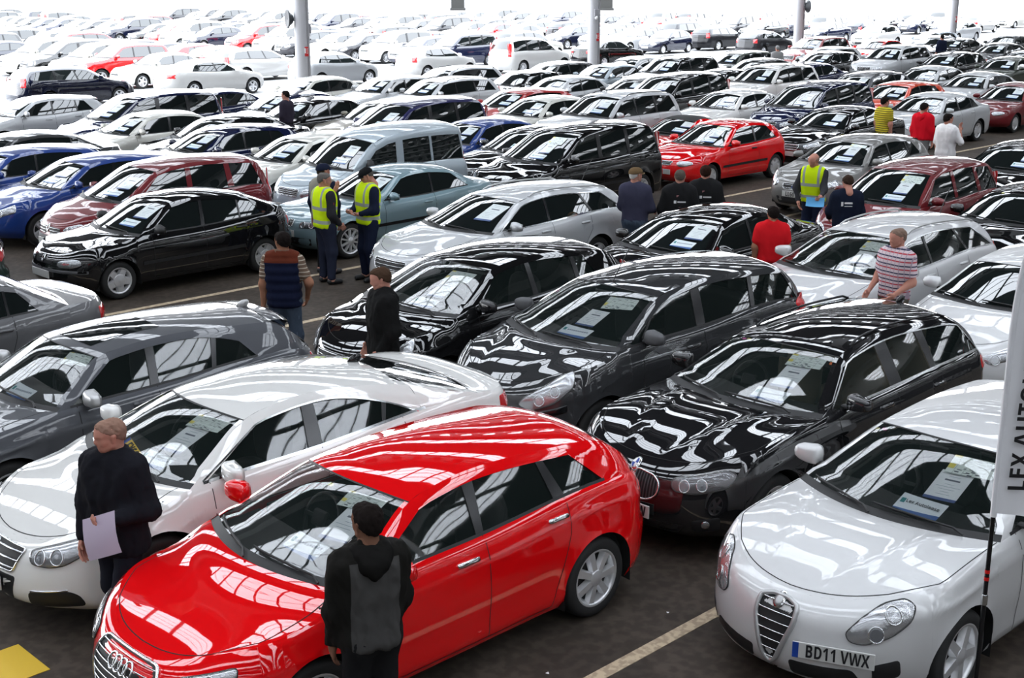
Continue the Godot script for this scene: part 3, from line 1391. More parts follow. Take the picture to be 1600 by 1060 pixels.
func add_face(car: Node3D, s: Shape, f: Dictionary, q: int, p: Dictionary, paint: Material) -> void:
	# headlamps: outlines by run round the nose and height
	var sub := 0.05 if q == 2 else (0.09 if q == 1 else 0.2)
	if f.has("lamp"):
		for sd in [1.0, -1.0]:
			var o := pts(f.lamp)
			o = Geo.rounded(o, f.get("lamp_round", 0.05), 3 if q > 0 else 1)
			if sd < 0:
				o = flipped(o)
			var g := Geo.new()
			g.patch(o, s.fm, 0.003, 0.006, 3 if q > 0 else 1, sub)
			var h := part(car, "headlamp", g, M.get(f.get("lamp_mat", "lamp")))
			if q > 0:
				for e in f.get("beams", []):
					var b := Geo.new()
					b.patch(oval(e[0] * sd, e[1], e[2], e[2] * e[3], 14), s.fm, 0.011, -0.003, 3, 0.0)
					part(h, "reflector", b, M.lens if e.size() < 5 else M.get(e[4]))
					var ring := Geo.new()
					ring.tube(Geo.path3(oval(e[0] * sd, e[1], e[2], e[2] * e[3], 16), s.fm, 0.012, 1.0, true), 0.006, 5, true)
					part(h, "reflector_ring", ring, M.chrome)
				if q == 2:
					var c := Geo.new()
					c.patch(o, s.fm, 0.018, 0.012, 3, sub)
					part(h, "lamp_glass", c, M.clear)
					var r := Geo.new()
					r.tube(Geo.path3(o, s.fm, 0.004, 0.05, true), 0.005, 5, true)
					part(h, "lamp_seal", r, M.black)
	for e in f.get("dark", []):  # intakes and other black openings: [outline, rounding, both sides]
		var o := Geo.rounded(pts(e[0]), e[1], 3)
		for sd in ([1.0, -1.0] if e[2] else [1.0]):
			var g := Geo.new()
			g.patch(o if sd > 0 else flipped(o), s.fm, 0.004, 0.0, 2, sub)
			part(car, e[3] if e.size() > 3 else "air_intake", g, M.grille)
	for e in f.get("grilles", []):  # {o outline, round, mirrored, frame, bars, vertical}
		for sd in ([1.0, -1.0] if e.get("two", false) else [1.0]):
			var o := Geo.rounded(pts(e.o), e.get("round", 0.02), 3)
			if sd < 0:
				o = flipped(o)
			var g := Geo.new()
			g.patch(o, s.fm, 0.005, 0.0, 2, sub)
			var gr := part(car, "grille", g, M.grille)
			if e.get("frame", 0.0) > 0.0:
				var r := Geo.new()
				r.tube(Geo.path3(o, s.fm, 0.008, 0.05, true), e.frame, 6, true)
				part(gr, "grille_frame", r, M.get(e.get("mat", "chrome")))
			var lo := Vector2(1e9, 1e9)
			var hi := -lo
			for v in o:
				lo = lo.min(v)
				hi = hi.max(v)
			var nb: int = e.get("bars", 0)
			if q == 0:
				nb = mini(nb, 2)
			for k in nb:
				var b := Geo.new()
				var a: Vector2
				var c: Vector2
				if e.get("vertical", false):
					var x := lerpf(lo.x, hi.x, (k + 0.5) / nb)
					a = Vector2(x, lo.y)
					c = Vector2(x, hi.y)
				else:
					var y := lerpf(lo.y, hi.y, (k + 0.5) / nb)
					a = Vector2(lo.x, y)
					c = Vector2(hi.x, y)
				var ends := clip_seg(a, c, o)
				if ends.size() == 2:
					b.tube(Geo.path3(ends, s.fm, 0.010, 0.06), e.get("bar", 0.005), 5)
					part(gr, "grille_bar", b, M.get(e.get("bar_mat", e.get("mat", "chrome"))))
	if f.has("badge"):  # [x, y, radius, kind, on bonnet?]
		add_badge(car, s, f.badge, q)
	if f.has("fogs"):
		for sd in [1.0, -1.0]:
			var g := Geo.new()
			g.patch(oval(f.fogs[0] * sd, f.fogs[1], f.fogs[2], f.fogs[2], 12), s.fm, 0.007, 0.004, 2)
			part(car, "fog_lamp", g, M.lamp)
	for e in f.get("strips", []):  # [outline in nose run and height, material, name, two sides]
		for sd in ([1.0, -1.0] if e[3] else [1.0]):
			var o := Geo.rounded(pts(e[0]), 0.012, 2)
			var g := Geo.new()
			g.patch(o if sd > 0 else flipped(o), s.fm, 0.006, 0.004, 2, sub)
			part(car, e[2], g, M.get(e[1]))
	if f.has("plate"):  # [x, y, text]
		var a := s.fm(Vector2(f.plate[0] - 0.2, f.plate[1]), 0.0)
		var b := s.fm(Vector2(f.plate[0] + 0.2, f.plate[1]), 0.0)
		var c := s.fm(Vector2(f.plate[0], f.plate[1]), 0.0)
		var xx := (b - a).normalized()
		var out := xx.cross(Vector3.UP).normalized()
		var pl := number_plate(car, f.plate[2], q, f.plate.size() < 4)
		pl.transform = Transform3D(Basis(xx, Vector3.UP, out), c + out * 0.022)
	if f.has("tail"):
		for sd in [1.0, -1.0]:
			var o := Geo.rounded(pts(f.tail), 0.03, 2)
			var g := Geo.new()
			g.patch(o if sd > 0 else flipped(o), s.rm, 0.004, 0.014, 3, sub)
			part(car, "tail_lamp", g, M.tail)

func clip_seg(a: Vector2, b: Vector2, o: PackedVector2Array) -> PackedVector2Array:
	var r := Geometry2D.intersect_polyline_with_polygon(PackedVector2Array([a, b]), o)
	if r.is_empty():
		return PackedVector2Array()
	return PackedVector2Array([r[0][0], r[0][r[0].size() - 1]])

func number_plate(parent: Node, text: String, q: int, eu := true) -> Node3D:
	var g := Geo.new()
	g.box(Vector3.ZERO, Vector3(0.52, 0.112, 0.012), 0.003)
	var pl := part(parent, "number_plate", g, M.plate)
	if q > 0 and text != "":
		var tm := text_mesh(text, 0.085, 0.004)
		var t := part(pl, "plate_letters", tm, M.ink)
		var bx := tm.get_aabb()
		t.scale = Vector3(0.40 / maxf(bx.size.x, 0.01) if text.length() > 4 else 0.75, 1, 1)
		t.position = Vector3(0.025 if text.length() > 4 else 0.16, 0, 0.0075)
		if not eu:
			return pl
		var bl := Geo.new()
		bl.box(Vector3(-0.239, 0, 0.0065), Vector3(0.04, 0.108, 0.002))
		part(pl, "plate_band", bl, M.blue)
	return pl

func text_mesh(text: String, height: float, depth: float, bold := true) -> TextMesh:
	var t := TextMesh.new()
	var fnt := SystemFont.new()
	fnt.font_names = PackedStringArray(["Droid Sans"])
	fnt.font_weight = 700 if bold else 400
	t.font = fnt
	t.text = text
	t.font_size = 48
	t.pixel_size = height / 34.0
	t.depth = depth
	t.curve_step = 4.0
	return t

func add_badge(car: Node3D, s: Shape, b: Array, q: int) -> void:
	var c := Geo.new()
	var map: Callable = s.fm
	if b[3] == "rings":
		for k in 4:
			c.tube(Geo.path3(oval(b[0] + (k - 1.5) * b[2] * 1.45, b[1], b[2], b[2], 20), map, 0.02, 1.0, true), 0.008, 6, true)
		part(car, "badge", c, M.chrome)
	elif b[3] == "disc":
		c.patch(oval(b[0], b[1], b[2], b[2], 18), map, 0.010, 0.006, 2)
		var o := part(car, "badge", c, M.chrome)
		var i := Geo.new()
		i.patch(oval(b[0], b[1], b[2] * 0.72, b[2] * 0.72, 16), map, 0.017, 0.002, 2)
		part(o, "badge_face", i, M.get(b[4] if b.size() > 4 else "badge_face"))
		if b.size() > 4 and b[4] == "white":
			for k in 2:
				var qd := Geo.new()
				var o2 := PackedVector2Array([Vector2(b[0], b[1])])
				for j in 7:
					var a := PI * k + PI / 2 * j / 6.0
					o2.append(Vector2(b[0] + cos(a) * b[2] * 0.68, b[1] + sin(a) * b[2] * 0.68))
				qd.patch(o2, map, 0.0205, 0.0, 2, 0.0, false)
				part(o, "badge_quarter", qd, M.blue)
	elif b[3] == "lion":
		c.patch(pts([b[0] - b[2], b[1] + b[2], b[0] + b[2], b[1] + b[2], b[0] + b[2] * 0.9, b[1] - b[2] * 0.3, b[0], b[1] - b[2] * 1.2, b[0] - b[2] * 0.9, b[1] - b[2] * 0.3]), map, 0.006, 0.0, 2, 0.04)
		var o := part(car, "badge", c, M.gloss_black)
		var i := Geo.new()
		i.patch(pts([b[0] - 0.03, b[1] + 0.05, b[0] + 0.005, b[1] + 0.062, b[0] + 0.03, b[1] + 0.045, b[0] + 0.01, b[1] + 0.02, b[0] + 0.05, b[1] + 0.0, b[0] + 0.02, b[1] - 0.01, b[0] + 0.03, b[1] - 0.06, b[0] - 0.005, b[1] - 0.03, b[0] - 0.03, b[1] - 0.055, b[0] - 0.015, b[1] - 0.01]), map, 0.010, 0.004, 2)
		part(o, "badge_figure", i, M.chrome)
	elif b[3] == "diamond":
		c.tube(Geo.path3(pts([b[0] - b[2] * 0.7, b[1], b[0], b[1] - b[2], b[0] + b[2] * 0.7, b[1], b[0], b[1] + b[2]]), map, 0.014, 0.03, true), 0.010, 6, true)
		part(car, "badge", c, M.chrome)
	elif b[3] == "bar":
		c.patch(oval(b[0], b[1], b[2] * 1.6, b[2] * 0.7, 14), map, 0.010, 0.006, 2)
		part(car, "badge", c, M.blue if b.size() > 4 else M.chrome)

func add_fittings(car: Node3D, s: Shape, f: Dictionary, q: int, p: Dictionary, paint: Material) -> void:
	# door mirrors
	var mz: float = f.get("mirror_z", s.zA - 0.2)
	for sd in [1.0, -1.0]:
		var e := s.top_edge(mz)
		var g := Geo.new()
		var r: Vector3 = f.get("mirror_r", Vector3(0.12, 0.072, 0.085))
		g.blob3(Vector3.ZERO, r, 0.62, 16 if q == 2 else 8, 9 if q == 2 else 5)
		for k in g.v.size():
			# flat glass side towards the rear, tapered tip
			if g.v[k].z < -0.03:
				g.v[k].z = -0.03
				g.n[k] = Vector3(0, 0, -1)
			else:
				g.v[k].z *= 1.0 - 0.35 * maxf(0.0, g.v[k].x * sd / r.x)
			g.v[k].y *= 1.0 - 0.22 * g.v[k].x * sd / r.x
		var mm := part(car, "door_mirror", g, paint if f.get("mirror_mat", "") == "" else M.get(f.mirror_mat))
		if f.get("mirror_mat", "") == "":
			skin(mm, p)
		mm.position = Vector3(sd * (e.x + 0.035 + r.x * 0.85), e.y + 0.075, mz + 0.02)
		mm.rotation = Vector3(0, sd * -0.12, 0)
		if q > 0:
			var gl := Geo.new()
			gl.box(Vector3(0, 0, -0.033), Vector3(r.x * 1.5, r.y * 1.3, 0.004), 0.001)
			part(mm, "mirror_glass", gl, M.mirror)
		var st := Geo.new()
		st.box(Vector3(0, 0, 0), Vector3(0.13, 0.03, 0.06), 0.01)
		var ss := part(car, "mirror_arm", st, M.black)
		ss.position = Vector3(sd * (e.x + 0.03), e.y + 0.02, mz + 0.03)
	if q == 0:
		return
	# handles
	for h in f.get("handles", []):
		for sd in [1.0, -1.0]:
			var g := Geo.new()
			g.patch(Geo.rounded(rect(h[0], h[1], 0.19, 0.032), 0.015, 2), s.sm, 0.02, 0.006, 2, 0.05)
			if sd < 0:
				var g2 := Geo.new()
				g2.add(g, Transform3D(Basis.from_scale(Vector3(-1, 1, 1)), Vector3.ZERO))
				g = g2
			var o := part(car, "door_handle", g, paint if f.get("handle_mat", "") == "" else M.get(f.handle_mat))
			if f.get("handle_mat", "") == "":
				skin(o, p)
	# rubbing strips
	if f.has("strip_y"):
		var g := Geo.new()
		var dr: Array = f.doors
		g.ribbon(pts([s.za - s.ra - 0.05, f.strip_y, s.zb + s.ra + 0.05, f.strip_y + 0.02]), s.sm, 0.055, 0.008, 0.12)
		both(car, "side_moulding", g, M.get(f.get("strip_mat", "black")))
	# wipers
	var sl := s.screen_len()
	for k in 2:
		var g := Geo.new()
		var x0 := [-0.12, 0.52][k] as float
		var x1 := [-0.62, -0.02][k] as float
		g.tube(Geo.path3(pts([x0 + 0.08, 0.0, x0, 0.045, lerpf(x0, x1, 0.5), 0.075, x1, 0.085]), s.wm, 0.022, 0.2), 0.009, 5)
		g.tube(Geo.path3(pts([lerpf(x0, x1, 0.15), 0.062, x1 - 0.05, 0.095]), s.wm, 0.012, 0.2), 0.007, 4)
		part(car, "wiper", g, M.black)
	if f.get("fin", false):
		var g := Geo.new()
		var c := s.tm(Vector2(0, s.ir - 1.0), 0.0)
		g.blob3(Vector3(0, 0, 0), Vector3(0.028, 0.05, 0.075), 0.9, 10, 7)
		for k in g.v.size():
			g.v[k].z += -g.v[k].y * 0.6
		var o := part(car, "aerial_fin", g, M.get(f.get("fin_mat", "gloss_black")))
		o.position = c + Vector3(0, 0.02, 0)
	if f.get("aerial", false):
		var g := Geo.new()
		var c := s.tm(Vector2(0, s.iw + 1.5 if f.get("aerial_front", false) else s.ir - 1.0), 0.0)
		g.tube(PackedVector3Array([c, c + Vector3(0, 0.2, -0.14), c + Vector3(0, 0.34, -0.26)]), 0.006, 5)
		part(car, "roof_aerial", g, M.black)
	if f.has("rails"):
		var g := Geo.new()
		var run := PackedVector3Array()
		var z0: float = s.o.zW - 0.25
		var z1: float = s.o.zR + 0.1
		for k in 15:
			var z := lerpf(z0, z1, k / 14.0)
			var y := s.arch_y(z)
			run.append(Vector3(s.side_x(z, y) - 0.02, y + (0.008 if k == 0 or k == 14 else 0.036), z))
		g.tube(run, 0.013, 6)
		both(car, "roof_rail", g, M.get(f.rails))
	if f.get("sunroof", false):
		var g := Geo.new()
		var a := s.iw + (s.ir - s.iw) * 0.10
		var b := s.iw + (s.ir - s.iw) * 0.42
		g.add(s.fine_sweep(a, b, 6, -0.62, 0.62, 10, 0.004))
		part(car, "sunroof", g, M.dark_glass)
	if f.get("spoiler", false):
		var g := Geo.new()
		var rows := []
		for j in 4:
			var r := PackedVector3Array()
			for i in 13:
				var u := lerpf(-0.93, 0.93, i / 12.0)
				var b := s.tm(Vector2(u, s.ir - 1.2), 0.004)
				var pz := [0.0, -0.16, -0.24, -0.20][j] as float
				var py := [0.0, -0.012, -0.045, -0.075][j] as float
				r.append(b + Vector3(0, py, pz))
			rows.append(r)
		g.grid(rows, Vector3(0, 1, -0.3))
		skin(part(car, "roof_spoiler", g, paint), p)

func add_cabin(car: Node3D, s: Shape, f: Dictionary) -> void:
	var zc := s.zA - 0.15
	var yb: float = s.o.yb0
	var w := s.edge[s.station(0.0)].x * 2.0 - 0.08
	var g := Geo.new()
	g.box(Vector3(0, s.sill + 0.09, (zc + s.zC) / 2), Vector3(w, 0.04, zc - s.zC - 0.6))
	for sd in [1.0, -1.0]:
		g.box(Vector3(sd * w / 2, (s.sill + yb) / 2, (zc + s.zC) / 2), Vector3(0.02, yb - s.sill, zc - s.zC - 0.6))
	g.box(Vector3(0, (s.sill + yb) / 2, zc + 0.35), Vector3(w, yb - s.sill - 0.1, 0.02))
	g.box(Vector3(0, (s.sill + yb) / 2 - 0.02, s.zC + 0.3), Vector3(w * 0.8, yb - s.sill - 0.04, 0.02))
	part(car, "cabin_lining", g, M.cabin)
	# dashboard follows the foot of the windscreen
	var rows := []
	for j in 5:
		var r := PackedVector3Array()
		for i in 13:
			var u := i / 6.0 - 1.0
			var b := s.top_pt(u * 0.96, 0.0)
			var back := [0.0, -0.25, -0.5, -0.6, -0.62][j] as float
			var dn := [-0.03, -0.03, -0.02, -0.08, -0.4][j] as float
			r.append(Vector3(b.x, b.y + dn + (0.03 * exp(-pow((u + 0.48) / 0.22, 2.0)) if j == 2 else 0.0), b.z + back * (1.0 - 0.2 * u * u)))
		rows.append(r)
	g = Geo.new()
	g.grid(rows, Vector3(0, 1, 0))
	part(car, "dashboard", g, M.cabin)
	# steering wheel on the right-hand side
	g = Geo.new()
	var ring := PackedVector3Array()
	for k in 20:
		ring.append(Vector3(cos(TAU * k / 20) * 0.185, sin(TAU * k / 20) * 0.185, 0))
	g.tube(ring, 0.016, 6, true)
	g.box(Vector3(0, 0, 0.02), Vector3(0.16, 0.12, 0.04), 0.015)
	g.box(Vector3(0.1, 0, 0.01), Vector3(0.16, 0.03, 0.02), 0.004)
	g.box(Vector3(-0.1, 0, 0.01), Vector3(0.16, 0.03, 0.02), 0.004)
	g.box(Vector3(0, -0.1, 0.01), Vector3(0.03, 0.16, 0.02), 0.004)
	var sw := part(car, "steering_wheel", g, M.black)
	sw.position = Vector3(-0.37, yb - 0.06, zc - 0.50)
	sw.rotation = Vector3(-0.42, 0, 0)
	var seat := Geo.new()
	seat.blob3(Vector3(0, 0.0, 0.0), Vector3(0.25, 0.09, 0.27), 0.5, 12, 7)
	seat.blob3(Vector3(0, 0.36, -0.32), Vector3(0.24, 0.36, 0.09), 0.55, 12, 9)
	seat.blob3(Vector3(0, 0.80, -0.40), Vector3(0.13, 0.09, 0.055), 0.6, 10, 7)
	var sm := seat.mesh()
	var hy: float = s.o.H - 1.42
	for x in [0.37, -0.37]:
		var o := part(car, "seat", sm, M.get(f.get("seat_mat", "seat")))
		o.position = Vector3(x, 0.42 + hy * 0.8, zc - 1.05)
	var bench := Geo.new()
	bench.blob3(Vector3(0, 0, 0), Vector3(0.62, 0.1, 0.26), 0.4, 12, 7)
	bench.blob3(Vector3(0, 0.36, -0.3), Vector3(0.62, 0.34, 0.09), 0.4, 12, 7)
	for x: float in [0.38, -0.38]:
		bench.blob3(Vector3(x, 0.74, -0.36), Vector3(0.12, 0.07, 0.05), 0.6, 8, 6)
	var bo := part(car, "rear_bench", bench, M.get(f.get("seat_mat", "seat")))
	bo.position = Vector3(0, 0.42 + hy * 0.8, zc - 1.9)
	# rear-view mirror
	g = Geo.new()
	var mp := s.tm(Vector2(0, s.iw * 0.88), -0.06)
	g.box(mp, Vector3(0.24, 0.065, 0.025), 0.012)
	part(car, "interior_mirror", g, M.black)
func numbered(called: String) -> String:
	if not taken.has(called):
		taken[called] = 0
		return called
	taken[called] += 1
	return "%s_%03d" % [called, taken[called]]

func tag(o: Node, label: String, category: String, group := "", kind := "") -> void:
	if label:
		o.set_meta("label", label)
	if category:
		o.set_meta("category", category)
	if group:
		o.set_meta("group", group)
	if kind:
		o.set_meta("kind", kind)

func struct(called: String, g: Variant, m: Material, parent: Node = self) -> MeshInstance3D:
	var o := part(parent, called, g, m)
	if parent == self:
		o.set_meta("kind", "structure")
	return o

const SKY := 8.0
const STRIP := 1.08
const PERIOD := 6.8
const PAIR := 3.0
const ROOF_Y := 8.4
const EDGE_X := -41.5

func view() -> void:
	var cam := Camera3D.new()
	cam.name = "camera"
	cam.position = Vector3(0, 4.684, 0)
	cam.rotation_degrees = Vector3(-15.58, 45.33, 0)
	cam.fov = 28.98
	cam.near = 0.1
	cam.far = 2000
	add_child(cam)
	cam.current = true
	var e := Environment.new()
	e.background_mode = Environment.BG_SKY
	var sm := ProceduralSkyMaterial.new()
	sm.sky_top_color = Color(0.93, 0.96, 1.0)
	sm.sky_horizon_color = Color(1, 1, 1)
	sm.ground_bottom_color = Color(0.5, 0.5, 0.5)
	sm.ground_horizon_color = Color(0.9, 0.9, 0.9)
	sm.sky_energy_multiplier = 1.0
	e.background_energy_multiplier = SKY
	sm.ground_energy_multiplier = 1.0
	var sky := Sky.new()
	sky.sky_material = sm
	e.sky = sky
	e.ambient_light_source = Environment.AMBIENT_SOURCE_SKY
	e.tonemap_mode = Environment.TONE_MAPPER_LINEAR
	e.tonemap_exposure = 0.93
	e.sdfgi_enabled = true
	e.ssao_enabled = true
	e.ssil_enabled = true
	var w := WorldEnvironment.new()
	w.name = "environment"
	w.environment = e
	add_child(w)

func noise_tex(freq: float, a: Color, b: Color, seed_: int, size := 512, fr := 4, lo := 0.35, hi := 0.65) -> NoiseTexture2D:
	var n := FastNoiseLite.new()
	n.seed = seed_
	n.noise_type = FastNoiseLite.TYPE_SIMPLEX_SMOOTH
	n.frequency = freq
	n.fractal_octaves = fr
	var t := NoiseTexture2D.new()
	t.width = size
	t.height = size
	t.seamless = true
	t.noise = n
	var r := Gradient.new()
	r.offsets = PackedFloat32Array([lo, hi])
	r.colors = PackedColorArray([a, b])
	t.color_ramp = r
	return t

func hall() -> void:
	# floor: dark tarmac indoors, pale concrete outside
	var fm := Mats.mat(Color(1, 1, 1), 0.65)
	fm.metallic_specular = 0.25
	fm.albedo_texture = noise_tex(0.012, Color(0.262, 0.234, 0.208), Color(0.298, 0.266, 0.238), 3)
	fm.uv1_triplanar = true
	fm.uv1_world_triplanar = true
	fm.uv1_scale = Vector3(0.16, 0.16, 0.16)
	fm.detail_enabled = true
	fm.detail_albedo = noise_tex(0.09, Color(0.86, 0.86, 0.86), Color(1, 1, 1), 9)
	fm.detail_blend_mode = BaseMaterial3D.BLEND_MODE_MUL
	var g := Geo.new()
	g.box(Vector3(0, -0.1, -45), Vector3(-EDGE_X * 2.0, 0.2, 150))
	struct("floor", g, fm)
	var om := Mats.mat(Color(0.36, 0.36, 0.36), 0.8)
	om.albedo_texture = noise_tex(0.02, Color(0.55, 0.55, 0.56), Color(0.68, 0.68, 0.68), 5)
	om.albedo_color = Color(1, 1, 1)
	om.uv1_triplanar = true
	om.uv1_world_triplanar = true
	om.uv1_scale = Vector3(0.1, 0.1, 0.1)
	g = Geo.new()
	g.box(Vector3(EDGE_X - 300, -0.1, -300), Vector3(600, 0.2, 1200))
	g.box(Vector3(0, -0.1, -410), Vector3(-EDGE_X * 2.0, 0.2, 580))
	struct("ground", g, om)
	# roof: solid bands with glazed strips between
	var z0 := -119.0
	var z1 := 28.0
	var deck := Geo.new()
	var wide := -EDGE_X * 2.0
	var zz := z0 + 2.6
	deck.box(Vector3(0, ROOF_Y + 0.04, z0 + 1.3 - 0.02), Vector3(wide, 0.08, 2.6 + 1.0 - STRIP))
	var bars := Geo.new()
	var panes := []
	var beams := Geo.new()
	deck.box(Vector3(0, ROOF_Y + 0.15, z0 - 0.5), Vector3(wide, 0.3, 1.0))
	while zz < z1:
		# strip, ridge, strip, wide band
		for k in 2:
			var a := zz + k * PAIR
			var p := Geo.new()
			p.box(Vector3(0, ROOF_Y + 0.04, a + 0.5), Vector3(wide - 0.4, 0.02, STRIP))
			panes.append(p)
			var n := int(wide / 1.5)
			for i in n + 1:
				var x := -wide / 2 + wide * i / n
				bars.box(Vector3(x, ROOF_Y + 0.0, a + 0.5), Vector3(0.13, 0.06, STRIP))
			for i in 3:
				bars.box(Vector3(0, ROOF_Y + 0.02, a + 0.5 - STRIP / 2 + STRIP * 0.25 * (i + 1)), Vector3(wide, 0.02, 0.02))
		deck.box(Vector3(0, ROOF_Y + 0.04, zz + 0.5 + PAIR / 2), Vector3(wide, 0.08, PAIR - STRIP))
		deck.box(Vector3(0, ROOF_Y + 0.04, zz + 0.5 + (PAIR + PERIOD) / 2), Vector3(wide, 0.08, PERIOD - PAIR - STRIP))
		beams.add(cell_beam(wide), Transform3D(Basis(), Vector3(0, ROOF_Y - 1.0, zz + 0.5 + PAIR / 2)))
		zz += PERIOD
	var rm := Mats.mat(Color(0.035, 0.035, 0.036), 0.8)
	struct("ceiling", deck, rm)
	var bm := Mats.mat(Color(0.06, 0.06, 0.062), 0.6)
	struct("trim_1", bars, bm)
	struct("trim_2", beams, Mats.mat(Color(0.34, 0.34, 0.34), 0.6))
	var sg := Mats.mat(Color(0.85, 0.86, 0.86), 0.05)
	sg.transparency = BaseMaterial3D.TRANSPARENCY_ALPHA
	sg.albedo_color.a = 0.05
	for k in panes.size():
		struct("window_%d" % (k + 1), panes[k], sg)
	# closed sides
	var wm := Mats.mat(Color(0.03, 0.03, 0.031), 0.8)
	g = Geo.new()
	g.box(Vector3(-EDGE_X + 0.15, ROOF_Y / 2, -45), Vector3(0.3, ROOF_Y, 150))
	struct("wall_back", g, wm)
	g = Geo.new()
	g.box(Vector3(0, ROOF_Y / 2, z1 + 1.15), Vector3(wide, ROOF_Y, 0.3))
	struct("wall_near", g, wm)
	g = Geo.new()
	g.box(Vector3(0, ROOF_Y / 2, z0 - 1.15), Vector3(wide, ROOF_Y, 0.3))
	struct("wall_far", g, wm)
	# painted lines
	var lm := Mats.mat(Color(0.40, 0.31, 0.21), 0.7)
	lm.albedo_texture = noise_tex(0.05, Color(0.62, 0.55, 0.46), Color(0.74, 0.67, 0.56), 21, 256)
	lm.albedo_color = Color(1, 1, 1)
	lm.uv1_triplanar = true
	lm.uv1_world_triplanar = true
	for x in [-5.35, -14.6, -16.9]:
		g = Geo.new()
		g.box(Vector3(x, 0.002, -40), Vector3(0.11, 0.004, 90))
		tag(part(self, numbered("floor_line"), g, lm), {-5.35: "tan painted floor line beside the silver hatchback in front", -14.6: "near tan floor line along the driving aisle", -16.9: "far tan floor line in front of the black hatchback"}[x], "floor line")
	g = Geo.new()
	g.box(Vector3(-8.35, 0.002, -3.1), Vector3(0.5, 0.004, 0.75), 0.0)
	tag(part(self, numbered("floor_line"), g, Mats.mat(Color(0.62, 0.40, 0.02), 0.6)), "yellow painted floor mark in the bottom left corner", "floor line")

func cell_beam(wide: float) -> Geo:
	# deep beam with round holes in its web
	var g := Geo.new()
	g.box(Vector3(0, 0.9, 0), Vector3(wide, 0.04, 0.3))
	g.box(Vector3(0, 0.0, 0), Vector3(wide, 0.04, 0.3))
	var step := 1.3
	var n := int(wide / step)
	for i in n:
		var c := -wide / 2 + (i + 0.5) * step
		var inner := PackedVector3Array()
		var outer := PackedVector3Array()
		for k in 17:
			var a := TAU * k / 16 + PI / 16 * 0
			inner.append(Vector3(c + cos(a) * 0.32, 0.45 + sin(a) * 0.32, 0))
			var d := Vector2(cos(a), sin(a))
			var s := minf((step / 2) / maxf(absf(d.x), 1e-4), 0.45 / maxf(absf(d.y), 1e-4))
			outer.append(Vector3(c + d.x * s, 0.45 + d.y * s, 0))
		g.grid([inner, outer], Vector3(0, 0, 1))
	return g

func _ready() -> void:
	view()
	hall()
	stock()
	people()
	details()
# ---------------------------------------------------------------- the cars on sale
const SILVER := [Color(0.50, 0.51, 0.52), 0.35]
const PALE := [Color(0.56, 0.55, 0.50), 0.3]
const WHITE := [Color(0.74, 0.73, 0.705), 0.0]
const BLACK := [Color(0.006, 0.006, 0.0065), 0.0]
const DARK := [Color(0.026, 0.027, 0.028), 0.2]
const GREY := [Color(0.07, 0.073, 0.082), 0.3]
const NAVY := [Color(0.008, 0.012, 0.045), 0.0]
const BLUE := [Color(0.010, 0.040, 0.20), 0.2]
const MAROON := [Color(0.14, 0.008, 0.012), 0.2]
const RED := [Color(0.72, 0.004, 0.006), 0.0]
const BRONZE := [Color(0.22, 0.20, 0.16), 0.5]
const TEAL := [Color(0.17, 0.25, 0.28), 0.4]
const GREEN := [Color(0.05, 0.06, 0.045), 0.4]
const SKYBLUE := [Color(0.40, 0.46, 0.50), 0.4]

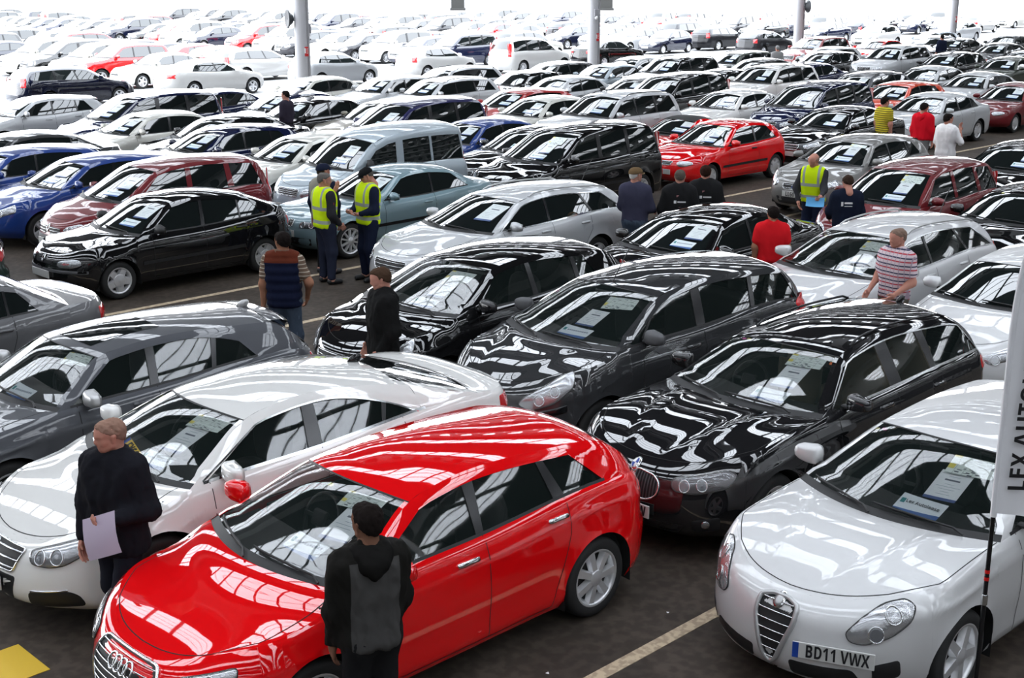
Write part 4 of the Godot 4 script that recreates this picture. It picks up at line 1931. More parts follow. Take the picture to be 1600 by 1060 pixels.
func proto(kind: String) -> Dictionary:
	match kind:
		"red_hatch":
			return {"paint": RED, "shape": {"L": 4.29, "W": 1.765, "fo": 0.87, "r": 0.318, "hood_bulge": 0.03, "hood_dome": 0.0, "yn": 0.70, "yf1": 0.80, "yfa": 0.88, "yb0": 0.97, "yb1": 1.0, "yra": 1.05, "yt": 0.99,
				"zA": 0.96, "zW": 0.27, "yW": 1.315, "roof": [[-0.4, 1.385]], "zR": -1.55, "yR": 1.30, "zC": -1.98, "bow": [0.22, 0.10, 0.0, -0.07, -0.10]},
				"f": {"doors": [0.78, -0.17, -0.98], "panes": [[0.84, 0.24, -0.12, -0.17], [-0.19, -0.27, -0.88, -0.86], [-0.99, -0.93, -1.43, -1.19]],
				"wheel": "seven", "rim": 0.222, "handle_mat": "chrome", "handles": [[0.02, 0.88], [-0.86, 0.93]], "mirror_z": 0.62,
				"lamp": [0.50, 0.655, 0.93, 0.745, 0.88, 0.61, 0.52, 0.55], "beams": [[0.60, 0.615, 0.045, 1.0], [0.74, 0.645, 0.045, 1.0]],
				"grilles": [{"o": [-0.34, 0.675, 0.34, 0.675, 0.39, 0.52, 0.26, 0.27, -0.26, 0.27, -0.39, 0.52], "round": 0.05, "frame": 0.011, "bars": 9, "mat": "chrome"}],
				"badge": [0.0, 0.595, 0.043, "rings"], "plate": [0, 0.37, "", 1], "dark": [[[0.46, 0.42, 0.78, 0.45, 0.80, 0.30, 0.50, 0.27], 0.04, true]],
				"tail": [0.55, 0.86, 0.86, 0.92, 0.86, 0.74, 0.55, 0.72], "shut": 0.93, "tuck": 0.02}}
		"white_coupe":
			return {"paint": WHITE, "shape": {"L": 4.80, "W": 1.855, "wb": 2.711, "fo": 0.93, "r": 0.335, "cf": 0.8, "yn": 0.68, "yf1": 0.78, "yfa": 0.87, "yb0": 0.95, "yb1": 0.985, "yra": 1.06, "yt": 1.04, "fx": 2.3,
				"zA": 1.05, "zW": 0.38, "yW": 1.29, "rW": 0.2, "roof": [[-0.35, 1.36]], "zR": -1.10, "yR": 1.27, "zC": -1.88, "wr": 0.57, "bow": [0.24, 0.12, 0.0, -0.08, -0.14], "deck_bulge": 0.035, "crease_y": 0.20, "dlo": [-0.30, -1.22, 0.16], "hood_dome": 0.0},
				"f": {"doors": [0.88, -0.16, -1.0], "panes": [[0.93, 0.32, -0.04, -0.14], [-0.18, -0.26, -0.79, -0.87], [-0.83, -0.91, -1.26, -1.22]], "chrome": true, "tail_name": "boot_lid",
				"wheel": "five", "rim": 0.235, "handles": [[0.05, 0.86], [-0.80, 0.91]], "mirror_z": 0.72, "fin": true, "rear_glass": 0.93,
				"lamp": [0.47, 0.655, 0.98, 0.775, 0.96, 0.68, 0.78, 0.585, 0.66, 0.565, 0.50, 0.575], "beams": [[0.72, 0.635, 0.05, 1.0], [0.58, 0.62, 0.045, 1.0]],
				"grilles": [{"o": [-0.42, 0.655, 0.42, 0.655, 0.33, 0.49, -0.33, 0.49], "round": 0.03, "frame": 0.009, "bars": 3, "bar": 0.009}],
				"badge": [0.0, 0.585, 0.07, "disc"], "plate": [0, 0.40, "", 1], "dark": [[[0.48, 0.37, 0.80, 0.40, 0.88, 0.36, 0.92, 0.27, 0.47, 0.25], 0.04, true], [[-0.36, 0.46, 0.36, 0.46, 0.30, 0.26, -0.30, 0.26], 0.03, false]],
				"strips": [[[0.50, 0.385, 0.79, 0.41, 0.80, 0.40, 0.50, 0.368], "chrome", "fog_trim", true]],
				"tail": [0.50, 0.95, 1.08, 0.99, 1.10, 0.86, 0.50, 0.80], "tuck": 0.02}}
		"silver_hatch":
			return {"paint": [Color(0.62, 0.62, 0.62), 0.3], "shape": {"L": 4.351, "W": 1.80, "wb": 2.634, "fo": 0.93, "r": 0.32, "cf": 0.82, "yn": 0.76, "yf1": 0.84, "yfa": 0.92, "yb0": 0.96, "yb1": 1.0, "yra": 1.05, "yt": 1.0, "fx": 2.2, "fz": 1.9,
				"zA": 0.80, "zW": 0.12, "yW": 1.335, "roof": [[-0.5, 1.405]], "zR": -1.6, "yR": 1.30, "zC": -1.95, "bow": [0.27, 0.12, 0.0, -0.06, -0.10], "hood_dome": 0.0, "hood_v": 0.016, "crease": 0.016, "crease_y": 0.13},
				"f": {"doors": [0.60, -0.36, -1.05], "panes": [[0.66, 0.06, -0.30, -0.36], [-0.38, -0.44, -1.0, -1.0], [-1.05, -1.04, -1.4, -1.2]], "chrome": false,
				"wheel": "five", "rim": 0.225, "rim_mat": "rim", "handles": [[-0.22, 0.88]], "mirror_z": 0.46,
				"lamp": [0.50, 0.62, 0.53, 0.57, 0.62, 0.555, 0.80, 0.61, 0.94, 0.71, 0.985, 0.80, 0.93, 0.83, 0.76, 0.80, 0.60, 0.72], "lamp_round": 0.07, "beams": [[0.70, 0.625, 0.05, 1.0], [0.82, 0.74, 0.055, 0.9, "lamp"]], "strips": [[[0.03, 0.245, 0.92, 0.27, 0.92, 0.235, 0.03, 0.205], "silver", "bumper_lip", true]],
				"grilles": [{"o": [-0.155, 0.70, -0.07, 0.725, 0.07, 0.725, 0.155, 0.70, 0.15, 0.60, 0.05, 0.33, 0.0, 0.29, -0.05, 0.33, -0.15, 0.60], "round": 0.03, "frame": 0.017, "mat": "silver", "bars": 7, "bar": 0.006, "bar_mat": "chrome"}],
				"badge": [0.0, 0.70, 0.045, "disc", "silver"], "plate": [0.44, 0.475, "BD11 VWX"],
				"dark": [[[0.14, 0.36, 0.56, 0.38, 0.62, 0.30, 0.56, 0.25, 0.16, 0.25], 0.03, true], [[0.68, 0.42, 0.86, 0.46, 0.88, 0.34, 0.70, 0.28], 0.03, true]],
				"tail": [0.55, 0.86, 0.86, 0.92, 0.86, 0.74, 0.55, 0.72], "shut": 0.98, "tuck": 0.02}}
		"black_estate":
			return {"paint": [Color(0.010, 0.010, 0.011), 0.0], "shape": {"L": 4.907, "W": 1.86, "wb": 2.968, "fo": 0.84, "r": 0.335, "cf": 0.75, "yn": 0.765, "yf1": 0.86, "yfa": 0.93, "yb0": 0.97, "yb1": 0.985, "yra": 1.01, "yt": 1.0, "fx": 2.6,
				"zA": 0.74, "zW": 0.06, "yW": 1.345, "roof": [[-0.8, 1.425]], "zR": -2.0, "yR": 1.34, "zC": -2.38, "bow": [0.26, 0.11, 0.0, -0.06, -0.10], "hood_v": 0.024, "hood_bulge": 0.05, "hood_dome": 0.0, "crease": 0.014, "cr": 0.55},
				"f": {"doors": [0.52, -0.48, -1.30], "panes": [[0.58, 0.04, -0.42, -0.48], [-0.62, -0.68, -1.16, -1.20], [-1.27, -1.34, -2.14, -1.98]], "chrome": true, "rails": "gloss_black",
				"wheel": "star", "rim": 0.232, "handles": [[-0.26, 0.87], [-1.22, 0.87]], "mirror_z": 0.34, "fin": true, "seat_mat": "seat_beige",
				"lamp": [0.40, 0.70, 0.92, 0.80, 1.0, 0.76, 0.90, 0.66, 0.62, 0.60, 0.43, 0.61], "lamp_mat": "lamp_dark", "beams": [[0.53, 0.655, 0.045, 1.0], [0.68, 0.675, 0.045, 1.0]],
				"grilles": [{"o": [0.035, 0.71, 0.24, 0.69, 0.305, 0.64, 0.29, 0.54, 0.20, 0.49, 0.04, 0.49], "round": 0.04, "two": true, "frame": 0.009, "bars": 9, "bar": 0.005, "vertical": true, "bar_mat": "rim_dark"}],
				"badge": [0.0, 0.728, 0.041, "disc", "white"], "plate": [0, 0.40, "VW", 1], "dark": [[[-0.55, 0.33, 0.55, 0.33, 0.48, 0.24, -0.48, 0.24], 0.03, false], [[0.60, 0.38, 0.84, 0.42, 0.84, 0.30, 0.62, 0.28], 0.03, true]],
				"fogs": [0.72, 0.35, 0.035], "tail": [0.55, 0.92, 1.10, 0.96, 1.16, 0.84, 0.55, 0.78], "shut": 0.96, "tuck": 0.02}}
		"grey_mpv":
			return {"paint": [Color(0.036, 0.037, 0.039), 0.0], "shape": {"L": 4.53, "W": 1.837, "wb": 2.727, "fo": 0.88, "r": 0.325, "cf": 0.85, "yn": 0.80, "yf1": 0.93, "yfa": 1.02, "yb0": 1.08, "yb1": 1.11, "yra": 1.17, "yt": 1.08, "fx": 2.2,
				"zA": 1.12, "zW": 0.28, "yW": 1.47, "roof": [[-0.6, 1.56]], "zR": -1.80, "yR": 1.48, "zC": -2.05, "wr": 0.62, "bow": [0.28, 0.13, 0.0, -0.06, -0.10], "crown": [0.02, 0.05, 0.07, 0.05, 0.02], "hood_dome": 0.016, "cr": 0.45, "crease_y": 0.22},
				"f": {"doors": [0.80, -0.16, -1.02], "panes": [[1.0, 0.62, 0.80, 0.56], [0.75, 0.48, -0.08, -0.18], [-0.22, -0.32, -0.99, -1.10], [-1.06, -1.17, -1.84, -1.72]],
				"wheel": "five", "rim": 0.22, "handles": [[0.04, 0.95], [-0.85, 0.99]], "mirror_z": 0.70, "mirror_mat": "grey_plastic", "aerial": true, "aerial_front": true,
				"lamp": [0.47, 0.66, 0.55, 0.74, 0.92, 0.92, 1.10, 0.99, 1.06, 0.84, 0.85, 0.68, 0.62, 0.61], "beams": [[0.70, 0.71, 0.05, 1.0, "lamp"], [0.86, 0.79, 0.05, 1.0, "lamp"]],
				"grilles": [{"o": [-0.42, 0.55, 0.42, 0.55, 0.50, 0.30, -0.50, 0.30], "round": 0.06, "bars": 4, "bar": 0.006, "frame": 0.006}],
				"badge": [0.0, 0.735, 0.085, "lion"], "plate": [0, 0.46, "", 1], "strips": [[[0.60, 0.585, 0.98, 0.67, 0.98, 0.60, 0.62, 0.52], "gloss_black", "lamp_strip", true]],
				"tail": [0.55, 1.10, 1.00, 1.20, 1.22, 1.10, 1.05, 0.92, 0.62, 0.92], "shut": 0.92}}
		"black_mpv":
			return {"paint": BLACK, "shape": {"L": 4.34, "W": 1.825, "wb": 2.65, "fo": 0.86, "r": 0.315, "cf": 0.8, "yn": 0.76, "yf1": 0.88, "yfa": 0.97, "yb0": 1.04, "yb1": 1.07, "yra": 1.16, "yt": 1.05, "fx": 2.2,
				"zA": 1.10, "zW": 0.34, "yW": 1.43, "roof": [[-0.45, 1.51]], "zR": -1.55, "yR": 1.40, "zC": -1.92, "wr": 0.60, "bow": [0.26, 0.12, 0.0, -0.07, -0.10]},
				"f": {"doors": [0.80, -0.16, -1.0], "panes": [[0.76, 0.36, -0.12, -0.17], [-0.20, -0.24, -0.85, -0.88], [-0.92, -0.95, -1.22, -1.10]],
				"wheel": "five", "rim": 0.21, "handles": [[0.04, 0.92], [-0.85, 0.98]], "mirror_z": 0.72, "mirror_mat": "gloss_black",
				"lamp": [0.50, 0.66, 0.90, 0.84, 1.05, 0.92, 1.0, 0.76, 0.80, 0.62, 0.56, 0.58], "beams": [[0.66, 0.66, 0.045, 1.0, "lamp"], [0.82, 0.73, 0.05, 1.0, "lamp"]],
				"grilles": [{"o": [-0.42, 0.66, 0.42, 0.66, 0.36, 0.58, -0.36, 0.58], "round": 0.03, "frame": 0.008, "bars": 1}, {"o": [-0.46, 0.46, 0.46, 0.46, 0.40, 0.28, -0.40, 0.28], "round": 0.05, "bars": 3}],
				"badge": [0.0, 0.62, 0.05, "bar"], "plate": [0, 0.50, "", 1], "tail": [0.55, 1.2, 0.86, 1.2, 0.86, 0.82, 0.62, 0.80], "strip_y": 0.52, "strip_mat": "gloss_black", "shut": 0.92}}
		"grey_hatch":
			return {"paint": GREY, "shape": {"L": 4.324, "W": 1.765, "wb": 2.69, "fo": 0.79, "r": 0.315, "yn": 0.74, "yf1": 0.84, "yfa": 0.91, "yb0": 0.96, "yb1": 0.99, "yra": 1.04, "yt": 0.99,
				"zA": 0.85, "zW": 0.30, "yW": 1.315, "roof": [[-0.4, 1.385]], "zR": -1.6, "yR": 1.30, "zC": -1.96, "hood_v": 0.016, "bow": [0.22, 0.10, 0.0, -0.07, -0.10], "crease": 0.016, "dlo": [-0.6, -1.25, 0.12]},
				"f": {"doors": [0.66, -0.14, -1.0], "panes": [[0.72, 0.22, -0.08, -0.15], [-0.17, -0.24, -0.74, -0.84], [-0.79, -0.89, -1.26, -1.12]],
				"wheel": "star", "rim": 0.215, "handles": [[0.05, 0.88], [-0.80, 0.91]], "mirror_z": 0.54, "mirror_mat": "silver", "sunroof": true, "fin": true, "fin_mat": "silver", "spoiler": true,
				"lamp": [0.42, 0.68, 0.88, 0.77, 0.96, 0.72, 0.80, 0.62, 0.46, 0.58], "beams": [[0.56, 0.64, 0.045, 1.0], [0.70, 0.66, 0.045, 1.0]],
				"grilles": [{"o": [0.03, 0.68, 0.24, 0.67, 0.28, 0.58, 0.2, 0.50, 0.04, 0.50], "round": 0.04, "two": true, "frame": 0.008, "bars": 8, "vertical": true, "bar_mat": "rim_dark"}],
				"tail": [0.55, 0.90, 0.86, 0.94, 0.86, 0.78, 0.55, 0.76]}}
		"silver_estate":
			return {"paint": [Color(0.60, 0.60, 0.605), 0.3], "shape": {"L": 4.765, "W": 1.795, "wb": 2.725, "fo": 0.93, "r": 0.32, "cf": 0.8, "yn": 0.72, "yf1": 0.82, "yfa": 0.90, "yb0": 0.96, "yb1": 0.99, "yra": 1.04, "yt": 1.0,
				"zA": 0.92, "zW": 0.12, "yW": 1.345, "roof": [[-0.7, 1.425]], "zR": -1.95, "yR": 1.33, "zC": -2.22, "bow": [0.26, 0.11, 0.0, -0.06, -0.10], "hood_dome": 0.02},
				"f": {"doors": [0.70, -0.34, -1.20], "panes": [[0.76, 0.14, -0.28, -0.36], [-0.33, -0.41, -1.24, -1.12], [-1.29, -1.17, -2.0, -1.62]], "rails": "silver",
				"wheel": "five", "rim": 0.215, "handles": [[-0.16, 0.88], [-1.05, 0.91]], "mirror_z": 0.52, "aerial": true, "chrome": true,
				"lamp": [0.48, 0.66, 0.95, 0.79, 0.95, 0.66, 0.55, 0.57], "beams": [[0.62, 0.63, 0.045, 1.0, "lamp"]], "grilles": [{"o": [-0.38, 0.66, 0.38, 0.66, 0.30, 0.52, -0.30, 0.52], "round": 0.05, "frame": 0.009, "bars": 3}],
				"plate": [0, 0.42, "", 1], "tail": [0.55, 1.0, 0.92, 1.05, 0.92, 0.80, 0.60, 0.80]}}
		"black_fastback":
			return {"paint": BLACK, "shape": {"L": 4.15, "W": 1.70, "wb": 2.58, "fo": 0.81, "r": 0.288, "cf": 0.62, "yn": 0.72, "yf1": 0.78, "yfa": 0.83, "yb0": 0.89, "yb1": 0.905, "yra": 0.96, "yt": 0.95, "fx": 2.4, "fz": 2.2,
				"zA": 0.90, "zW": 0.26, "yW": 1.295, "roof": [[-0.4, 1.35]], "zR": -1.15, "yR": 1.24, "zC": -1.85, "wr": 0.55, "bow": [0.20, 0.10, 0.0, -0.08, -0.14], "deck_bulge": 0.03},
				"f": {"doors": [0.70, -0.20, -1.0], "panes": [[0.70, 0.22, -0.17, -0.25], [-0.24, -0.31, -0.87, -0.90], [-0.90, -0.93, -1.32, -1.15]], "post": "black",
				"wheel": "fat", "rim": 0.195, "handles": [[-0.02, 0.78], [-0.86, 0.82]], "handle_mat": "black", "mirror_z": 0.58, "mirror_mat": "black", "strip_y": 0.50,
				"lamp": [0.36, 0.585, 0.42, 0.63, 0.70, 0.665, 0.80, 0.64, 0.80, 0.58, 0.66, 0.535, 0.42, 0.535], "lamp_round": 0.06, "grilles": [{"o": [-0.28, 0.62, 0.28, 0.62, 0.22, 0.56, -0.22, 0.56], "round": 0.02}],
				"badge": [0.0, 0.625, 0.05, "diamond"], "plate": [0, 0.42, "", 1], "strips": [[[0.02, 0.50, 0.90, 0.50, 0.90, 0.455, 0.02, 0.455], "grey_plastic", "bumper_strip", true]],
				"tail": [0.50, 0.86, 0.84, 0.88, 0.84, 0.74, 0.50, 0.72], "spoiler": false}}
		"coupe":
			return {"paint": TEAL, "shape": {"L": 4.43, "W": 1.71, "wb": 2.70, "fo": 0.76, "r": 0.305, "cf": 0.55, "yn": 0.72, "yf1": 0.77, "yfa": 0.82, "yb0": 0.885, "yb1": 0.90, "yra": 0.95, "yt": 0.95, "fx": 3.0, "fz": 2.2,
				"zA": 0.78, "zW": 0.06, "yW": 1.27, "roof": [[-0.5, 1.325]], "zR": -1.15, "yR": 1.25, "zC": -1.68, "wr": 0.54, "bow": [0.18, 0.09, 0.0, -0.08, -0.12], "deck_bulge": 0.02},
				"f": {"doors": [0.60, -0.56], "panes": [[0.58, 0.04, -0.53, -0.60], [-0.57, -0.65, -1.40, -1.10]], "tail_name": "boot_lid",
				"wheel": "ten", "rim": 0.22, "handles": [[-0.38, 0.78]], "mirror_z": 0.42, "strip_y": 0.50, "strip_mat": "gloss_black",
				"lamp": [0.32, 0.66, 0.74, 0.67, 0.74, 0.57, 0.32, 0.56], "lamp_mat": "lamp_dark", "beams": [[0.42, 0.615, 0.045, 1.0], [0.60, 0.615, 0.045, 1.0]],
				"grilles": [{"o": [0.02, 0.67, 0.16, 0.67, 0.16, 0.57, 0.03, 0.56], "round": 0.03, "two": true, "frame": 0.006, "bars": 5, "vertical": true}], "dark": [[[-0.6, 0.40, 0.6, 0.40, 0.6, 0.28, -0.6, 0.28], 0.02, false]],
				"plate": [0, 0.46, "", 1], "tail": [0.40, 0.86, 0.84, 0.86, 0.84, 0.74, 0.40, 0.74]}}
		"saloon":
			return {"paint": SILVER, "shape": {"L": 4.60, "W": 1.77, "wb": 2.70, "fo": 0.86, "r": 0.31, "cf": 0.7, "yn": 0.70, "yf1": 0.79, "yfa": 0.86, "yb0": 0.93, "yb1": 0.95, "yra": 1.0, "yt": 1.0, "deck_bulge": 0.02,
				"zA": 0.88, "zW": 0.22, "yW": 1.305, "roof": [[-0.45, 1.375]], "zR": -1.15, "yR": 1.30, "zC": -1.72, "bow": [0.22, 0.10, 0.0, -0.07, -0.12]},
				"f": {"doors": [0.70, -0.28, -1.05], "panes": [[0.72, 0.22, -0.22, -0.30], [-0.28, -0.36, -1.0, -1.02], [-1.03, -1.05, -1.36, -1.18]], "tail_name": "boot_lid", "post": "black",
				"wheel": "five", "rim": 0.21, "handles": [[-0.06, 0.83], [-0.92, 0.86]], "mirror_z": 0.56,
				"lamp": [0.44, 0.65, 0.88, 0.75, 0.88, 0.63, 0.50, 0.56], "beams": [[0.58, 0.62, 0.05, 1.0, "lamp"]], "grilles": [{"o": [-0.36, 0.65, 0.36, 0.65, 0.30, 0.53, -0.30, 0.53], "round": 0.04, "frame": 0.008, "bars": 3}],
				"plate": [0, 0.44, "", 1], "tail": [0.45, 0.90, 0.90, 0.92, 0.90, 0.76, 0.45, 0.76]}}
		"hatch":
			return {"paint": SILVER, "shape": {"L": 4.22, "W": 1.76, "wb": 2.60, "fo": 0.84, "r": 0.31, "yn": 0.72, "yf1": 0.82, "yfa": 0.89, "yb0": 0.96, "yb1": 0.98, "yra": 1.03, "yt": 0.99,
				"zA": 0.92, "zW": 0.25, "yW": 1.335, "roof": [[-0.45, 1.41]], "zR": -1.50, "yR": 1.31, "zC": -1.90, "bow": [0.24, 0.11, 0.0, -0.07, -0.10]},
				"f": {"doors": [0.74, -0.20, -1.0], "panes": [[0.76, 0.24, -0.14, -0.21], [-0.19, -0.26, -0.86, -0.88], [-0.90, -0.92, -1.36, -1.16]],
				"wheel": "five", "rim": 0.205, "handles": [[0.0, 0.86], [-0.85, 0.90]], "mirror_z": 0.60,
				"lamp": [0.46, 0.66, 0.92, 0.80, 0.92, 0.66, 0.54, 0.57], "beams": [[0.62, 0.63, 0.05, 1.0, "lamp"]], "grilles": [{"o": [-0.34, 0.66, 0.34, 0.66, 0.28, 0.55, -0.28, 0.55], "round": 0.04, "frame": 0.007, "bars": 2}, {"o": [-0.46, 0.40, 0.46, 0.40, 0.40, 0.27, -0.40, 0.27], "round": 0.03}],
				"plate": [0, 0.47, "", 1], "tail": [0.55, 0.98, 0.86, 1.02, 0.86, 0.78, 0.58, 0.78], "spoiler": true}}
		"three_door":
			return {"paint": RED, "shape": {"L": 3.97, "W": 1.69, "wb": 2.50, "fo": 0.76, "r": 0.288, "cf": 0.6, "yn": 0.68, "yf1": 0.76, "yfa": 0.82, "yb0": 0.89, "yb1": 0.91, "yra": 0.96, "yt": 0.95, "crease": 0.006,
				"zA": 0.76, "zW": 0.06, "yW": 1.285, "roof": [[-0.5, 1.35]], "zR": -1.35, "yR": 1.26, "zC": -1.72, "wr": 0.55, "bow": [0.20, 0.10, 0.0, -0.07, -0.10]},
				"f": {"doors": [0.62, -0.52], "panes": [[0.60, 0.05, -0.45, -0.54], [-0.52, -0.60, -1.32, -1.08]],
				"wheel": "fat", "rim": 0.19, "handles": [[-0.34, 0.80]], "handle_mat": "black", "mirror_z": 0.44, "strip_y": 0.48,
				"lamp": [0.34, 0.62, 0.44, 0.66, 0.74, 0.66, 0.78, 0.60, 0.60, 0.55, 0.42, 0.54], "lamp_round": 0.05, "grilles": [{"o": [-0.26, 0.64, 0.26, 0.64, 0.20, 0.56, -0.20, 0.56], "round": 0.03, "frame": 0.007, "bars": 3}],
				"plate": [0, 0.42, "", 1], "tail": [0.50, 0.88, 0.82, 0.90, 0.82, 0.72, 0.52, 0.72]}}
		"mpv":
			return {"paint": NAVY, "shape": {"L": 4.64, "W": 1.81, "wb": 2.84, "fo": 0.86, "r": 0.32, "cf": 0.7, "yn": 0.80, "yf1": 0.89, "yfa": 0.96, "yb0": 1.05, "yb1": 1.07, "yra": 1.09, "yt": 1.05, "cr": 0.4,
				"zA": 1.12, "zW": 0.28, "yW": 1.57, "roof": [[-0.7, 1.66]], "zR": -1.95, "yR": 1.60, "zC": -2.15, "rR": 0.2, "wr": 0.64, "bow": [0.26, 0.12, 0.0, -0.06, -0.10]},
				"f": {"doors": [0.84, -0.18, -1.02], "panes": [[0.86, 0.34, -0.10, -0.14], [-0.22, -0.26, -1.0, -1.02], [-1.10, -1.12, -1.98, -1.90]],
				"wheel": "ten", "rim": 0.215, "handles": [[0.02, 0.92], [-0.86, 0.94]], "mirror_z": 0.74, "strip_y": 0.55,
				"lamp": [0.44, 0.72, 0.86, 0.83, 0.86, 0.68, 0.46, 0.62], "beams": [[0.58, 0.69, 0.05, 1.0, "lamp"]], "grilles": [{"o": [-0.36, 0.74, 0.36, 0.74, 0.30, 0.62, -0.30, 0.62], "round": 0.04, "frame": 0.007, "bars": 3}],
				"plate": [0, 0.48, "", 1], "tail": [0.60, 1.45, 0.86, 1.45, 0.86, 0.84, 0.66, 0.84]}}
		"tall_mpv":
			return {"paint": MAROON, "shape": {"L": 4.17, "W": 1.72, "wb": 2.58, "fo": 0.83, "r": 0.30, "cf": 0.75, "yn": 0.78, "yf1": 0.88, "yfa": 0.96, "yb0": 1.02, "yb1": 1.04, "yra": 1.08, "yt": 1.02,
				"zA": 1.10, "zW": 0.34, "yW": 1.49, "roof": [[-0.45, 1.57]], "zR": -1.62, "yR": 1.49, "zC": -1.92, "wr": 0.58, "bow": [0.26, 0.12, 0.0, -0.06, -0.10], "rR": 0.2},
				"f": {"doors": [0.82, -0.16, -0.98], "panes": [[0.84, 0.38, -0.10, -0.16], [-0.20, -0.26, -0.90, -0.92], [-1.02, -1.02, -1.62, -1.48]], "post": "paint",
				"wheel": "ten", "rim": 0.20, "handles": [[0.02, 0.90], [-0.82, 0.94]], "mirror_z": 0.72,
				"lamp": [0.40, 0.66, 0.50, 0.72, 0.78, 0.77, 0.84, 0.68, 0.66, 0.61, 0.46, 0.60], "beams": [[0.56, 0.665, 0.05, 1.0, "lamp"]], "grilles": [{"o": [0.04, 0.69, 0.36, 0.67, 0.32, 0.58, 0.08, 0.56], "round": 0.03, "two": true, "bars": 3}],
				"badge": [0.0, 0.66, 0.06, "diamond"], "plate": [0, 0.44, "", 1], "strips": [[[0.02, 0.54, 0.98, 0.54, 0.98, 0.36, 0.02, 0.36], "grey_plastic", "bumper_strip", true]], "tail": [0.55, 1.30, 0.82, 1.34, 0.84, 0.86, 0.62, 0.86]}}
		"estate":
			return {"paint": SILVER, "shape": {"L": 4.65, "W": 1.78, "wb": 2.70, "fo": 0.88, "r": 0.315, "yn": 0.71, "yf1": 0.81, "yfa": 0.88, "yb0": 0.95, "yb1": 0.97, "yra": 1.01, "yt": 0.98, "cr": 0.42,
				"zA": 0.92, "zW": 0.24, "yW": 1.34, "roof": [[-0.7, 1.42]], "zR": -1.92, "yR": 1.34, "zC": -2.14, "bow": [0.24, 0.11, 0.0, -0.06, -0.10]},
				"f": {"doors": [0.72, -0.26, -1.10], "panes": [[0.76, 0.24, -0.18, -0.25], [-0.23, -0.30, -1.02, -1.02], [-1.08, -1.08, -1.92, -1.72]], "rails": "gloss_black",
				"wheel": "five", "rim": 0.21, "handles": [[-0.04, 0.85], [-0.92, 0.88]], "mirror_z": 0.60,
				"lamp": [0.46, 0.65, 0.90, 0.77, 0.90, 0.65, 0.54, 0.57], "beams": [[0.62, 0.63, 0.05, 1.0, "lamp"]], "grilles": [{"o": [-0.36, 0.66, 0.36, 0.66, 0.30, 0.54, -0.30, 0.54], "round": 0.04, "frame": 0.008, "bars": 3}],
				"plate": [0, 0.45, "", 1], "tail": [0.58, 1.1, 0.88, 1.12, 0.88, 0.80, 0.62, 0.80]}}
		"suv":
			return {"paint": SILVER, "shape": {"L": 4.6, "W": 1.86, "wb": 2.75, "fo": 0.84, "r": 0.36, "sill": 0.32, "cf": 0.6, "yn": 0.92, "yf1": 1.0, "yfa": 1.06, "yb0": 1.13, "yb1": 1.14, "yra": 1.16, "yt": 1.12, "cr": 0.42,
				"zA": 0.84, "zW": 0.14, "yW": 1.60, "roof": [[-0.7, 1.67]], "zR": -1.92, "yR": 1.60, "zC": -2.16, "wr": 0.64, "bow": [0.20, 0.10, 0.0, -0.06, -0.10]},
				"f": {"doors": [0.66, -0.32, -1.12], "panes": [[0.70, 0.16, -0.24, -0.28], [-0.30, -0.34, -1.04, -1.04], [-1.12, -1.12, -1.94, -1.76]], "rails": "black", "post": "black",
				"wheel": "five", "rim": 0.24, "handles": [[-0.10, 1.0], [-0.95, 1.02]], "mirror_z": 0.54, "strip_y": 0.62,
				"lamp": [0.42, 0.86, 0.84, 0.92, 0.84, 0.78, 0.44, 0.74], "beams": [[0.56, 0.81, 0.05, 1.0, "lamp"]], "grilles": [{"o": [-0.34, 0.88, 0.34, 0.88, 0.30, 0.72, -0.30, 0.72], "round": 0.04, "frame": 0.008, "bars": 3}],
				"plate": [0, 0.56, "", 1], "tail": [0.62, 1.1, 0.90, 1.1, 0.90, 0.88, 0.62, 0.88]}}
		"van":
			return {"paint": SKYBLUE, "shape": {"L": 4.11, "W": 1.72, "wb": 2.69, "fo": 0.80, "r": 0.30, "cf": 0.65, "yn": 0.82, "yf1": 0.92, "yfa": 1.0, "yb0": 1.08, "yb1": 1.09, "yra": 1.09, "yt": 1.05, "cr": 0.28, "bx": 5.0,
				"zA": 1.12, "zW": 0.46, "yW": 1.62, "roof": [[-0.4, 1.74]], "zR": -1.82, "yR": 1.70, "zC": -2.0, "rR": 0.22, "rW": 0.3, "wr": 0.68, "k2": 0.05, "bow": [0.20, 0.10, 0.0, -0.03, -0.05], "crown": [0.02, 0.06, 0.09, 0.07, 0.02]},
				"f": {"doors": [0.84, -0.10, -0.94], "panes": [[0.86, 0.50, 0.02, 0.0], [-0.16, -0.18, -0.86, -0.86], [-0.92, -0.92, -1.72, -1.66]], "post": "paint", "rail": 0.14,
				"wheel": "cap", "rim": 0.19, "handles": [[0.06, 0.94]], "handle_mat": "black", "mirror_z": 0.74, "mirror_mat": "black", "mirror_r": Vector3(0.10, 0.12, 0.08), "strip_y": 0.55,
				"lamp": [0.36, 0.70, 0.44, 0.80, 0.78, 0.82, 0.80, 0.68, 0.44, 0.64], "grilles": [{"o": [-0.34, 0.78, 0.34, 0.78, 0.30, 0.66, -0.30, 0.66], "round": 0.04, "frame": 0.008, "bars": 4}],
				"plate": [0, 0.46, "", 1], "tail": [0.60, 1.2, 0.82, 1.2, 0.82, 0.80, 0.64, 0.80], "rear_glass": 0.8}}
